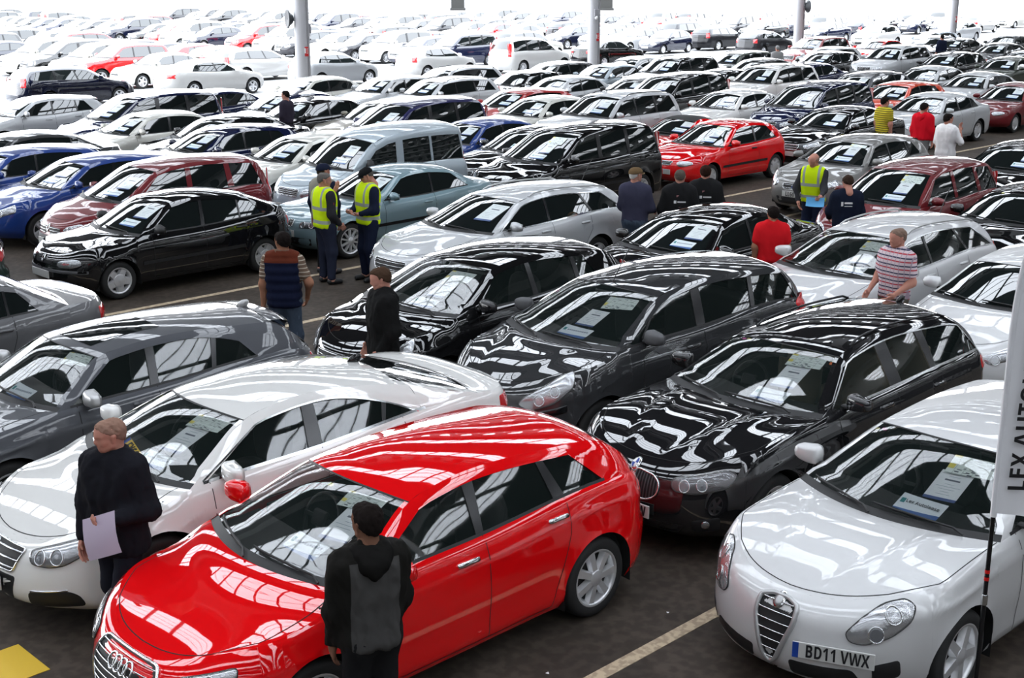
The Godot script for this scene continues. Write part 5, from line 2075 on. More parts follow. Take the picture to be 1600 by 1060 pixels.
		"cabriolet":
			return {"paint": RED, "shape": {"L": 3.95, "W": 1.66, "wb": 2.38, "fo": 0.80, "r": 0.29, "cf": 0.7, "yn": 0.62, "yf1": 0.72, "yfa": 0.78, "yb0": 0.83, "yb1": 0.84, "yra": 0.88, "yt": 0.86,
				"zA": 0.46, "zW": -0.14, "yW": 1.17, "roof": [[-0.5, 1.22]], "zR": -0.95, "yR": 1.13, "zC": -1.34, "wr": 0.52, "bow": [0.18, 0.09, 0.0, -0.06, -0.08], "deck_bulge": 0.03},
				"f": {"doors": [0.42, -0.62], "panes": [[0.30, -0.16, -0.62, -0.66]], "soft": true, "tail_name": "boot_lid", "rear_glass": 0.8,
				"wheel": "five", "rim": 0.20, "handles": [[-0.46, 0.72]], "mirror_z": 0.18,
				"lamp": [0.40, 0.58, 0.50, 0.66, 0.74, 0.70, 0.78, 0.60, 0.56, 0.53], "lamp_round": 0.06, "grilles": [{"o": [-0.2, 0.56, 0.2, 0.56, 0.16, 0.48, -0.16, 0.48], "round": 0.03, "frame": 0.007, "bars": 2}],
				"plate": [0, 0.40, "", 1], "tail": [0.50, 0.78, 0.80, 0.80, 0.80, 0.66, 0.50, 0.66]}}
	return {}

func papers(car: Node3D, s: Shape, who: String, kinds: Array, inside: bool) -> void:
	for k in kinds:  # [kind, x, y, w, h, turn]
		var o := Geo.rounded(rect(0, 0, k[3], k[4]), 0.002, 1)
		var r := PackedVector2Array()
		for v in o:
			r.append(v.rotated(k[5]) + Vector2(k[1], k[2]))
		var g := Geo.new()
		var off: float = ({"report": -0.012, "card": -0.020, "sign": -0.028}.get(k[0], -0.012) if inside else {"report": 0.010, "card": 0.006, "sign": 0.002}.get(k[0], 0.004))
		g.patch(r, s.wm, off, 0.0, 2, 0.06, false)
		# texture runs along the sheet's own sides
		var c := Vector2(k[1], k[2])
		var inv := []
		for i in g.v.size():
			pass
		var m := MeshInstance3D.new()
		m.name = numbered({"report": "report_sheet", "card": "price_card", "sign": "windscreen_sign", "stub": "sticker", "dot": "sticker", "tab": "sticker"}[k[0]])
		m.mesh = g.mesh()
		m.material_override = paper_mats[k[0] if k.size() < 7 else k[6]]
		add_child(m)
		m.transform = car.transform
		tag(m, {"report": "gridded condition sheet in windscreen of the %s", "card": "upright white card in windscreen of the %s", "sign": "wide blue-footed sign in windscreen of the %s", "stub": "pink sticker on windscreen of the %s", "dot": "yellow sticker on windscreen of the %s", "tab": "orange sticker on windscreen of the %s"}[k[0]] % who, "sticker" if k[0] in ["stub", "dot", "tab"] else "paper sheet", {"report": "condition sheets in windscreens", "card": "price cards in windscreens", "sign": "signs in windscreens"}.get(k[0], "stickers on windscreens"))

var paper_mats := {}

func make_papers() -> void:
	var rng := RandomNumberGenerator.new()
	rng.seed = 7
	var ink := Color(0.25, 0.28, 0.32)
	var a := Image.create(160, 120, false, Image.FORMAT_RGB8)
	a.fill(Color(0.82, 0.87, 0.84))
	a.fill_rect(Rect2i(0, 0, 26, 26), Color(0.87, 0.82, 0.35))
	a.fill_rect(Rect2i(4, 74, 22, 22), Color(0.87, 0.82, 0.35))
	for k in 5:
		a.fill_rect(Rect2i(0, 20 + k * 24, 160, 1), Color(0.45, 0.5, 0.5))
		a.fill_rect(Rect2i(30 + k * 32, 0, 1, 120), Color(0.45, 0.5, 0.5))
	for k in 26:
		a.fill_rect(Rect2i(rng.randi_range(30, 140), rng.randi_range(4, 112), rng.randi_range(4, 16), rng.randi_range(2, 5)), ink)
	var b := Image.create(120, 170, false, Image.FORMAT_RGB8)
	b.fill(Color(0.86, 0.89, 0.89))
	b.fill_rect(Rect2i(0, 154, 120, 16), Color(0.22, 0.32, 0.52))
	for k in 9:
		var wd := rng.randi_range(30, 90)
		if k in [2, 3]:
			continue
		b.fill_rect(Rect2i(60 - wd / 2, 14 + k * 15, wd, 2), Color(0.55, 0.6, 0.64))
	b.fill_rect(Rect2i(32, 46, 56, 9), Color(0.35, 0.38, 0.42))
	var c := Image.create(200, 84, false, Image.FORMAT_RGB8)
	c.fill(Color(0.86, 0.90, 0.91))
	c.fill_rect(Rect2i(0, 66, 200, 18), Color(0.20, 0.38, 0.62))
	c.fill_rect(Rect2i(12, 22, 20, 20), Color(0.10, 0.50, 0.50))
	var c2 := c.duplicate() as Image
	for k in 10:
		c.fill_rect(Rect2i(44 + k * 14, 30, 10, 9), Color(0.45, 0.50, 0.55))
	for e in [["report", a], ["card", b], ["sign", c], ["plain_sign", c2]]:
		var m := Mats.mat(Color(1, 1, 1), 0.4, 0.0, 0.8)
		m.albedo_color = Color(1, 1, 1)
		m.albedo_texture = ImageTexture.create_from_image(e[1])
		m.texture_repeat = false
		paper_mats[e[0]] = m
	paper_mats["stub"] = Mats.mat(Color(0.55, 0.05, 0.30), 0.5)
	paper_mats["dot"] = Mats.mat(Color(0.75, 0.70, 0.22), 0.5)
	paper_mats["tab"] = Mats.mat(Color(0.75, 0.16, 0.02), 0.5)

const SET3 := [["report", 0.36, 0.66, 0.30, 0.21, 0.06], ["card", 0.34, 0.43, 0.21, 0.27, 0.0], ["sign", 0.30, 0.20, 0.31, 0.13, -0.05]]
const SET2 := [["card", 0.42, 0.47, 0.24, 0.29, 0.04], ["sign", 0.36, 0.22, 0.31, 0.13, -0.06]]

var proto_cache := {}

func sell(kind: String, q: int, x: float, z: float, yaw: float, colour: Array, label: String, who: String, kinds: Array, extra := {}) -> Node3D:
	var key := kind + str(q) + str(extra)
	var o: Node3D
	var s: Shape
	if proto_cache.has(key):
		o = proto_cache[key][0].duplicate()
		s = proto_cache[key][1]
		repaint(o, paint_of(colour))
	else:
		var p := proto(kind)
		p["paint"] = colour if not colour.is_empty() else p.paint
		p.f.merge(extra, true)
		o = make_car(p, q)
		s = shapes[shapes.size() - 1]
		proto_cache[key] = [o, s]
	o.name = numbered("car")
	add_child(o)
	o.position = Vector3(x, 0, z)
	o.rotation_degrees.y = yaw
	tag(o, label, "car")
	if who:
		papers(o, s, who, kinds, q == 2 and not extra.get("dark_glass", false))
	return o

func repaint(n: Node, m: Material) -> void:
	for c in n.get_children():
		if c.has_meta("skin"):
			(c as MeshInstance3D).material_override = m
		repaint(c, m)

func clean(n: Node) -> void:
	for c in n.get_children():
		if c.has_meta("skin"):
			c.remove_meta("skin")
		if c.has_meta("shape"):
			c.remove_meta("shape")
		clean(c)

func stock() -> void:
	make_papers()
	# nearest rows
	sell("red_hatch", 2, -6.8, -5.48, 0, RED, "glossy red five-door hatchback in the foreground, man in hoodie beside it", "red hatchback in front", [["report", 0.30, 0.68, 0.30, 0.21, 0.1], ["card", 0.36, 0.46, 0.21, 0.27, 0.05], ["sign", 0.24, 0.24, 0.31, 0.13, -0.1], ["dot", -0.05, 0.74, 0.05, 0.05, 0.0]])
	sell("white_coupe", 2, -9.05, -5.8, -1.0, WHITE, "white four-door coupe with long curved roof and yellow plate on its dashboard", "white coupe in front", SET3 + [["dot", -0.55, 0.70, 0.06, 0.05, 0.0]])
	sell("silver_hatch", 2, -4.30, -8.95, -1.5, [], "silver hatchback with a shield grille beside the white flag", "silver hatchback by the flag", [["report", 0.36, 0.62, 0.31, 0.22, 0.05], ["card", 0.30, 0.40, 0.22, 0.26, 0.0], ["sign", 0.22, 0.19, 0.33, 0.14, -0.08, "plain_sign"], ["stub", -0.47, 0.80, 0.05, 0.05, 0.0], ["dot", -0.55, 0.77, 0.06, 0.05, 0.0]])
	sell("black_estate", 2, -6.6, -10.2, 0, [], "black estate car with twin kidney-shaped grilles behind the red hatchback", "black estate behind the red car", SET3 + [["stub", -0.42, 0.84, 0.05, 0.05, 0.0], ["dot", -0.36, 0.86, 0.05, 0.04, 0.0], ["tab", 0.58, 0.72, 0.08, 0.07, 0.1]])
	sell("grey_mpv", 2, -8.9, -10.65, -2.5, [], "dark grey people carrier with a tall windscreen behind the white coupe", "dark grey people carrier", [["report", 0.36, 0.72, 0.30, 0.21, 0.2], ["card", 0.26, 0.44, 0.21, 0.25, 0.0], ["sign", 0.24, 0.22, 0.34, 0.14, -0.06], ["stub", -0.64, 0.66, 0.05, 0.04, 0.0]])
	sell("black_mpv", 2, -11.15, -10.45, 0, [], "glossy black compact people carrier behind the man in the black coat", "black compact people carrier", SET3)
	sell("grey_hatch", 2, -11.4, -5.7, 0, [], "dark grey hatchback with sunroof and silver mirrors at the left edge", "dark grey hatchback with sunroof", [["report", 0.40, 0.62, 0.26, 0.24, 0.25], ["sign", 0.22, 0.13, 0.32, 0.13, -0.1]])
	sell("silver_estate", 2, -8.93, -15.5, 0, [], "silver estate with roof rails behind the man in the checked shirt", "silver estate with roof rails", [["report", 0.34, 0.70, 0.26, 0.22, 0.0], ["card", 0.34, 0.45, 0.22, 0.26, 0.0], ["sign", 0.34, 0.20, 0.32, 0.13, -0.05], ["dot", -0.45, 0.78, 0.06, 0.04, 0.0], ["stub", -0.53, 0.74, 0.06, 0.04, 0.0]])
	# rows beyond
	for e in [
		["hatch", -6.6, -15.3, 0, [Color(0.66, 0.66, 0.66), 0.2], "white silver hatchback cut by the right edge, behind the black estate", "white hatchback at the right edge", []],
		["saloon", -11.4, -15.05, 0, BLACK, "glossy black saloon behind the two men in black jackets", "black saloon near the red polo shirt", SET2],
		["tall_mpv", -11.05, -20.5, 0, MAROON, "dark red tall hatchback behind the man in the navy sweater", "dark red tall hatchback", SET3],
		["hatch", -8.9, -20.4, 0, BLACK, "black hatchback at the right edge behind the silver estate", "black hatchback at the right edge", [["dot", -0.3, 0.80, 0.05, 0.05, 0.0]]],
		["saloon", -11.6, -25.9, 0, BLACK, "black saloon at the upper right edge near the floor line", "black saloon at the upper right edge", SET2],
		["black_fastback", -18.4, -10.5, 0, BLACK, "black five-door fastback hatchback with five-spoke wheel covers, on the far floor line", "black fastback hatchback", SET2],
		["coupe", -18.3, -14.8, 0, TEAL, "grey-blue two-door coupe behind the three men in yellow vests", "grey-blue coupe", SET2],
		["mpv", -18.45, -19.8, 0, BLACK, "black people carrier behind the grey-blue coupe", "black people carrier", SET3],
		["three_door", -18.5, -25.0, 0, RED, "bright red three-door hatchback in the middle of the picture", "bright red three-door hatchback", SET3],
		["saloon", -18.2, -29.6, 0, BLACK, "black saloon directly behind the bright red three-door hatchback", "black saloon behind the red three-door", SET2],
		["saloon", -18.5, -35.0, 0, SILVER, "silver saloon behind the three walking men, beside the orange-red hatchback", "silver saloon behind the walking men", SET2],
		["three_door", -18.6, -40.3, 0, MAROON, "dark red small hatchback at the right edge behind the silver saloon", "dark red small hatchback", SET2],
		["hatch", -14.4, -24.2, 0, [Color(0.20, 0.195, 0.185), 0.5], "grey hatchback in the aisle with a white front number plate", "grey hatchback in the aisle", SET3, {"plate": [0, 0.47, "LL60 FZN", 1], "badge": [0.0, 0.605, 0.055, "bar", 1]}],
		["tall_mpv", -20.45, -11.6, 0, MAROON, "burgundy tall hatchback behind the black fastback", "burgundy tall hatchback", SET2],
		["van", -20.4, -16.3, 0, SKYBLUE, "pale silver-blue van with tall side windows", "pale silver-blue van", SET2],
		["saloon", -20.55, -20.95, 0, BLACK, "black saloon between the silver-blue van and the people carrier", "black saloon beside the people carrier", SET2],
		["cabriolet", -20.5, -26.0, 0, RED, "red cabriolet with a black fabric roof", "red cabriolet", SET2],
		["mpv", -21.0, -32.8, 0, NAVY, "dark blue people carrier behind the red cabriolet", "dark blue people carrier", SET2],
		["hatch", -21.0, -37.6, 0, [Color(0.62, 0.05, 0.01), 0.1], "orange-red hatchback behind the man in the striped shirt", "orange-red hatchback", SET2],
		["saloon", -21.4, -43.5, 0, SILVER, "silver saloon behind the dark red small hatchback", "silver saloon behind the dark red one", SET2],
		["hatch", -22.9, -11.5, 0, BLUE, "blue hatchback at the left edge beside the burgundy one", "blue hatchback at left", SET2],
		["hatch", -22.8, -16.4, 0, PALE, "pale silver hatchback to the left of the van", "pale silver hatchback by the van", SET2],
		["saloon", -22.6, -21.1, 0, BLUE, "blue saloon behind the silver-blue van", "blue saloon behind the van", SET2],
		["suv", -22.9, -26.1, 0, SILVER, "silver off-roader in the middle beside the black people carrier", "silver off-roader in the middle", SET2],
		["saloon", -23.1, -31.8, 0, WHITE, "white saloon behind the silver off-roader", "white saloon in the middle", SET2],
		["estate", -23.9, -40.3, 0, GREY, "grey estate with roof rails in the upper right rows", "grey estate in the upper right rows", SET2],
		["saloon", -24.1, -45.2, 0, SILVER, "silver saloon behind the grey estate", "silver saloon behind the grey estate", SET2],
		["saloon", -24.6, -52.6, 0, GREEN, "dark green saloon near the upper right edge", "dark green saloon", SET2],
		["hatch", -25.0, -11.0, 0, BLUE, "dark blue hatchback with a roof spoiler at the left edge", "dark blue hatchback at the left edge", []],
		["hatch", -25.3, -15.9, 0, NAVY, "black-blue hatchback behind the blue hatchback", "black-blue hatchback", SET2],
		["mpv", -25.2, -21.2, 0, [Color(0.012, 0.012, 0.07), 0.3], "navy people carrier with tall red tail lamps behind the van", "navy people carrier behind the van", SET2],
		["saloon", -25.6, -26.4, 0, PALE, "pale silver saloon to the left of the silver off-roader", "pale silver saloon by the off-roader", SET2],
		["mpv", -26.0, -32.6, 0, BLACK, "long black people carrier behind the pale silver saloon", "long black people carrier", SET2],
		["suv", -26.2, -38.0, 0, WHITE, "white off-roader in the upper middle rows", "white off-roader", SET2],
		["saloon", -26.0, -57.3, 0, SILVER, "silver saloon at the top right edge", "silver saloon at the top right edge", SET2],
		["saloon", -27.6, -12.2, 0, DARK, "dark grey saloon at the left edge showing its boot", "dark grey saloon at left", []],
		["saloon", -27.5, -17.3, 0, BLACK, "black saloon behind the dark grey one at left", "black saloon at left", []],
		["saloon", -27.8, -22.6, 0, BRONZE, "bronze grey saloon in the upper left rows", "bronze grey saloon", SET2],
		["hatch", -27.5, -27.4, 0, [Color(0.35, 0.01, 0.01), 0.1], "dark red hatchback in the upper middle rows", "dark red hatchback in the upper middle", SET2],
		["saloon", -28.2, -33.6, 0, DARK, "dark grey saloon in the upper middle rows", "dark grey saloon in the upper middle", SET2],
		["saloon", -28.6, -38.5, 0, BLACK, "black saloon in the upper middle rows", "black saloon in the upper middle", SET2],
		["estate", -27.4, -53.0, 0, BLACK, "black estate in the upper right rows", "black estate in the upper right", SET2],
		["saloon", -29.6, -16.5, 0, PALE, "silver-beige saloon in the upper left rows", "silver-beige saloon at left", SET2],
		["saloon", -29.8, -21.5, 0, BLACK, "black saloon behind the lone man in the upper left rows", "black saloon by the lone man", SET2],
		["saloon", -30.3, -32.2, 0, SILVER, "silver saloon beside the column in the upper middle", "silver saloon in the upper middle", SET2],
		["suv", -29.6, -52.2, 0, SILVER, "silver off-roader in the upper right rows", "silver off-roader in the upper right", SET2],
		["saloon", -30.0, -63.0, 0, DARK, "dark silver saloon at the top right corner", "dark silver saloon at the top right", SET2],
		["mpv", -31.7, -17.5, 0, NAVY, "dark navy people carrier in the upper left rows", "dark navy people carrier at left", SET2],
		["saloon", -31.8, -22.2, 0, NAVY, "navy saloon in the upper left rows, behind the silver-beige one", "navy saloon at upper left", SET2],
		["estate", -32.2, -28.4, 0, SILVER, "silver estate behind the navy people carrier", "silver estate in the upper middle", SET2],
		["suv", -31.3, -39.2, 0, BLACK, "black off-roader in the upper middle rows", "black off-roader in the upper middle", SET2],
		["hatch", -31.7, -50.3, 0, BLACK, "black hatchback in front of the silver off-roader at upper right", "black hatchback at upper right", SET2],
		["saloon", -33.0, -33.1, 0, BLACK, "black saloon below and left of the second column", "", []],
		["saloon", -33.3, -37.8, 0, SKYBLUE, "blue-silver saloon in the upper middle rows", "blue-silver saloon", SET2],
		["saloon", -34.0, -20.9, 0, NAVY, "navy saloon at the open edge in the upper left", "", []],
		["hatch", -34.05, -27.9, 0, SILVER, "silver hatchback at the open edge between the first two columns", "silver hatchback at the open edge", SET2],
		["hatch", -33.6, -53.6, 0, SILVER, "silver hatchback in the upper right rows", "silver hatchback at upper right", SET2],
		["estate", -34.4, -47.5, 0, GREEN, "olive green estate with roof rails near the third column", "olive estate", SET2],
		["saloon", -33.8, -66.0, 0, BLACK, "black saloon in the top right rows by the fourth column", "black saloon at the top right", SET2],
		["saloon", -33.6, -71.6, 0, DARK, "dark saloon at the very top right", "dark saloon at the very top", []],
		["hatch", -35.2, -16.3, 0, SILVER, "pale silver hatchback at the upper left edge of the shed", "silver hatchback at upper left", SET2],
		["saloon", -35.9, -26.1, 0, PALE, "pale saloon below the first column", "pale saloon by the first column", SET2],
		["estate", -35.9, -32.2, 0, SILVER, "silver estate at the open edge left of the second column", "silver estate at the open edge", []],
		["hatch", -35.2, -37.0, 0, DARK, "dark silver hatchback at the foot of the second column", "dark silver hatchback", SET2],
		["saloon", -35.5, -42.0, 0, SILVER, "silver saloon at the open edge right of the second column", "", []],
		["suv", -36.3, -56.6, 0, [Color(0.22, 0.008, 0.01), 0.1], "dark red off-roader at the foot of the third column", "dark red off-roader", SET2],
		["saloon", -36.0, -62.0, 0, RED, "red saloon in the top right rows", "", []],
		["saloon", -36.0, -68.0, 0, SILVER, "silver saloon in the top right rows by the fourth column", "", []],
		["hatch", -38.5, -72.5, 0, SKYBLUE, "blue-silver hatchback behind the fourth column", "", []],
		["saloon", -31.2, -44.6, 0, DARK, "dark saloon in the upper right rows beside the olive estate", "", []],
		["saloon", -28.4, -43.6, 0, NAVY, "navy saloon in the upper right rows", "navy saloon at upper right", SET2],
	]:
		sell(e[0], 1, e[1], e[2], e[3], e[4], e[5], e[6], e[7], e[8] if e.size() > 8 else {})
	# two cars on the move in the aisle
	sell("silver_estate", 1, -14.55, -14.1, 0, SILVER, "silver estate driving along the aisle in the middle", "silver estate in the aisle", [["card", 0.42, 0.50, 0.26, 0.40, 0.0]], {"rails": "silver", "moving": 1})
	sell("saloon", 1, -14.8, -4.95, 0, [Color(0.13, 0.13, 0.135), 0.3], "grey saloon at the left edge driving out of the picture, tail showing", "", [])
	sell("hatch", 1, -20.7, -6.6, 0, BLACK, "black hatchback at the left edge, only its red tail lamp showing", "", [])
	sell("saloon", 1, -18.75, -5.5, 0, [Color(0.012, 0.03, 0.022), 0.2], "dark green car at the left edge, only its tail showing", "", [])
	outdoors()
	clean(self)

func outdoors() -> void:
	var rng := RandomNumberGenerator.new()
	rng.seed = 20
	var fwd := Vector3(-sin(deg_to_rad(45.33)), 0, -cos(deg_to_rad(45.33)))
	var rt := Vector3(cos(deg_to_rad(45.33)), 0, -sin(deg_to_rad(45.33)))
	var tones := [["white", WHITE], ["grey", [Color(0.03, 0.03, 0.035), 0.2]], ["silver", SILVER], ["black", BLACK], ["silver", PALE], ["navy", [Color(0.006, 0.008, 0.022), 0.0]], ["black", BLACK], ["grey", [Color(0.02, 0.02, 0.024), 0.2]], ["navy", [Color(0.006, 0.009, 0.03), 0.0]], ["red", RED]]
	var kinds := [["hatch", "hatchback"], ["hatch", "hatchback"], ["saloon", "saloon"], ["estate", "estate"], ["mpv", "people carrier"], ["suv", "off-roader"], ["three_door", "small hatchback"]]
	var spots := [[-46.0, -17.2, 180.0, 0, 0], [-46.0, -22.9, 180.0, 5, 3], [-46.4, -29.0, 180.0, 0, 2], [-46.6, -35.2, 180.0, 2, 0], [-46.9, -41.4, 180.0, 0, 0], [-46.2, -47.0, 180.0, 0, 4], [-46.0, -52.6, 180.0, 3, 2], [-46.0, -66.5, 180.0, 7, 0], [-46.0, -79.0, 0.0, 0, 0], [-46.0, -90.0, 0.0, 2, 2]]
	var z := -12.0
	var k := 0
	while z > -190.0:
		var x := -51.5
		while x > -170.0:
			var p := Vector3(x, 0, z)
			var depth := p.dot(fwd)
			var side := p.dot(rt) / depth
			if absf(side) < 0.43 and depth < 122.0 and rng.randf() < 0.92:
				spots.append([x, z + rng.randf_range(-0.25, 0.25), (0.0 if k % 2 == 0 else 180.0) + rng.randf_range(-1.5, 1.5), rng.randi_range(0, tones.size() - 1), rng.randi_range(0, kinds.size() - 1)])
			x -= 2.55
		z -= 5.4 if k % 2 == 0 else 12.0
		k += 1
	var used := {}
	var made := []
	for e in spots:
		var t: Array = tones[e[3]]
		var kd: Array = kinds[e[4]]
		var o := sell(kd[0], 0, e[0], e[1], e[2], t[1], "", "", [])
		var row := int((-46.0 - float(e[0])) / 10.0)
		var cols := [-28.8, -44.4, -60.5, -77.3]
		var p := Vector3(e[0], 0, e[1])
		var sd := p.dot(rt) / p.dot(fwd)
		var place := "left of the first column"
		var names := ["between first and second columns", "between second and third columns", "between third and fourth columns", "right of the fourth column"]
		for c in 4:
			var q := Vector3(-40.0, 0, cols[c])
			if sd > q.dot(rt) / q.dot(fwd):
				place = names[c]
		var lab := "%s %s outside, %s, %s" % [t[0], kd[1], place, ["near the shed", "a little way out", "some way out", "well out", "far out", "farther out", "farthest out"][mini(row, 6)]]
		if e[0] > -50.0:
			lab = "%s %s beside the shed, %s, %s" % [t[0], kd[1], place, "tail leftwards" if e[2] == 180.0 else "nose leftwards"]
		used[lab] = used.get(lab, 0) + 1
		made.append([o, lab, "%s %ss on the open lot" % [t[0], kd[1]]])
	# near and far ones of the few that read alike
	var seen_at := {}
	for m in made:
		var n: int = used[m[1]]
		var lab: String = m[1]
		if n > 1:
			var i: int = seen_at.get(lab, 0)
			seen_at[lab] = i + 1
			lab += ", " + (["right one", "left one"][i] if n == 2 else (["rightmost", "middle", "leftmost"][i] if n == 3 else "one of several"))
		tag(m[0], lab, "car", m[2])
# ---------------------------------------------------------------- people
# surface nets over tapered capsules joined by a smooth minimum
func net(bones: Array, cell: float, k: float, cut = null) -> Geo:
	var lo := Vector3(1e9, 1e9, 1e9)
	var hi := -lo
	var mg := 3.2 / k + cell * 2.0
	for b in bones:
		var r := maxf(b[2], b[3]) + mg
		lo = lo.min((b[0] as Vector3).min(b[1]) - Vector3(r, r, r))
		hi = hi.max((b[0] as Vector3).max(b[1]) + Vector3(r, r, r))
	var nx := int((hi.x - lo.x) / cell) + 2
	var ny := int((hi.y - lo.y) / cell) + 2
	var nz := int((hi.z - lo.z) / cell) + 2
	var f := PackedFloat32Array()
	f.resize(nx * ny * nz)
	for b in bones:
		var a: Vector3 = b[0]
		var ab: Vector3 = b[1] - b[0]
		var ra: float = b[2]
		var dr: float = b[3] - b[2]
		var l2 := maxf(ab.length_squared(), 1e-9)
		var r := maxf(b[2], b[3]) + mg
		var p0 := (((b[0] as Vector3).min(b[1]) - Vector3(r, r, r)) - lo) / cell
		var p1 := (((b[0] as Vector3).max(b[1]) + Vector3(r, r, r)) - lo) / cell
		for z in range(maxi(int(p0.z), 0), mini(int(p1.z) + 1, nz)):
			for y in range(maxi(int(p0.y), 0), mini(int(p1.y) + 1, ny)):
				var at := (z * ny + y) * nx
				var q := Vector3(lo.x, lo.y + y * cell, lo.z + z * cell) - a
				for x in range(maxi(int(p0.x), 0), mini(int(p1.x) + 1, nx)):
					var w := Vector3(q.x + x * cell, q.y, q.z)
					var t := clampf(w.dot(ab) / l2, 0.0, 1.0)
					var d := (w - ab * t).length() - ra - dr * t
					if d < mg:
						f[at + x] += exp(-k * d)
	for i in f.size():
		f[i] = -log(f[i]) / k if f[i] > 1e-8 else mg
	if cut != null:
		var i := 0
		for z in nz:
			for y in ny:
				for x in nx:
					if f[i] < mg * 0.9:
						f[i] = maxf(f[i], cut.call(lo + Vector3(x, y, z) * cell))
					i += 1
	var g := Geo.new()
	var id := PackedInt32Array()
	id.resize(f.size())
	id.fill(-1)
	var sx := 1
	var sy := nx
	var sz := nx * ny
	var off := [0, sx, sy, sx + sy, sz, sx + sz, sy + sz, sx + sy + sz]
	var edges := [[0, 1], [2, 3], [4, 5], [6, 7], [0, 2], [1, 3], [4, 6], [5, 7], [0, 4], [1, 5], [2, 6], [3, 7]]
	var cr := []
	for c in 8:
		cr.append(Vector3(c & 1, (c >> 1) & 1, (c >> 2) & 1))
	for z in nz - 1:
		for y in ny - 1:
			var at := (z * ny + y) * nx
			for x in nx - 1:
				var i := at + x
				var m := 0
				for c in 8:
					if f[i + off[c]] < 0.0:
						m += 1
				if m == 0 or m == 8:
					continue
				var p := Vector3.ZERO
				var n := 0
				for e in edges:
					var u := f[i + off[e[0]]]
					var v := f[i + off[e[1]]]
					if (u < 0.0) != (v < 0.0):
						p += (cr[e[0]] as Vector3).lerp(cr[e[1]], u / (u - v))
						n += 1
				p /= n
				id[i] = g.v.size()
				g.v.append(lo + (Vector3(x, y, z) + p) * cell)
				var gr := Vector3(f[i + 1] - f[i] + f[i + 1 + sy + sz] - f[i + sy + sz], f[i + sy] - f[i] + f[i + sx + sy + sz] - f[i + sx + sz], f[i + sz] - f[i] + f[i + sx + sy + sz] - f[i + sx + sy])
				g.n.append(gr.normalized() if gr.length_squared() > 1e-12 else Vector3.UP)
				g.uv.append(Vector2.ZERO)
	for z in range(1, nz - 1):
		for y in range(1, ny - 1):
			var at := (z * ny + y) * nx
			for x in range(1, nx - 1):
				var i := at + x
				var s := f[i] < 0.0
				if s != (f[i + 1] < 0.0):
					quad(g, id[i], id[i - sy], id[i - sy - sz], id[i - sz])
				if s != (f[i + sy] < 0.0):
					quad(g, id[i], id[i - sx], id[i - sx - sz], id[i - sz])
				if s != (f[i + sz] < 0.0):
					quad(g, id[i], id[i - sx], id[i - sx - sy], id[i - sy])
	return g

func quad(g: Geo, a: int, b: int, c: int, d: int) -> void:
	if a < 0 or b < 0 or c < 0 or d < 0:
		return
	g.tri(a, b, c)
	g.tri(a, c, d)

var head_geo: Geo
var hair_geos := {}
var hand_geos := {}

const SKULL := [[Vector3(0, 0.03, -0.035), Vector3(0, 0.032, 0.022), 0.078, 0.073], [Vector3(0, -0.03, 0.03), Vector3(0, -0.065, 0.04), 0.056, 0.042], [Vector3(0, -0.02, -0.04), Vector3(0, -0.02, -0.035), 0.062, 0.062]]

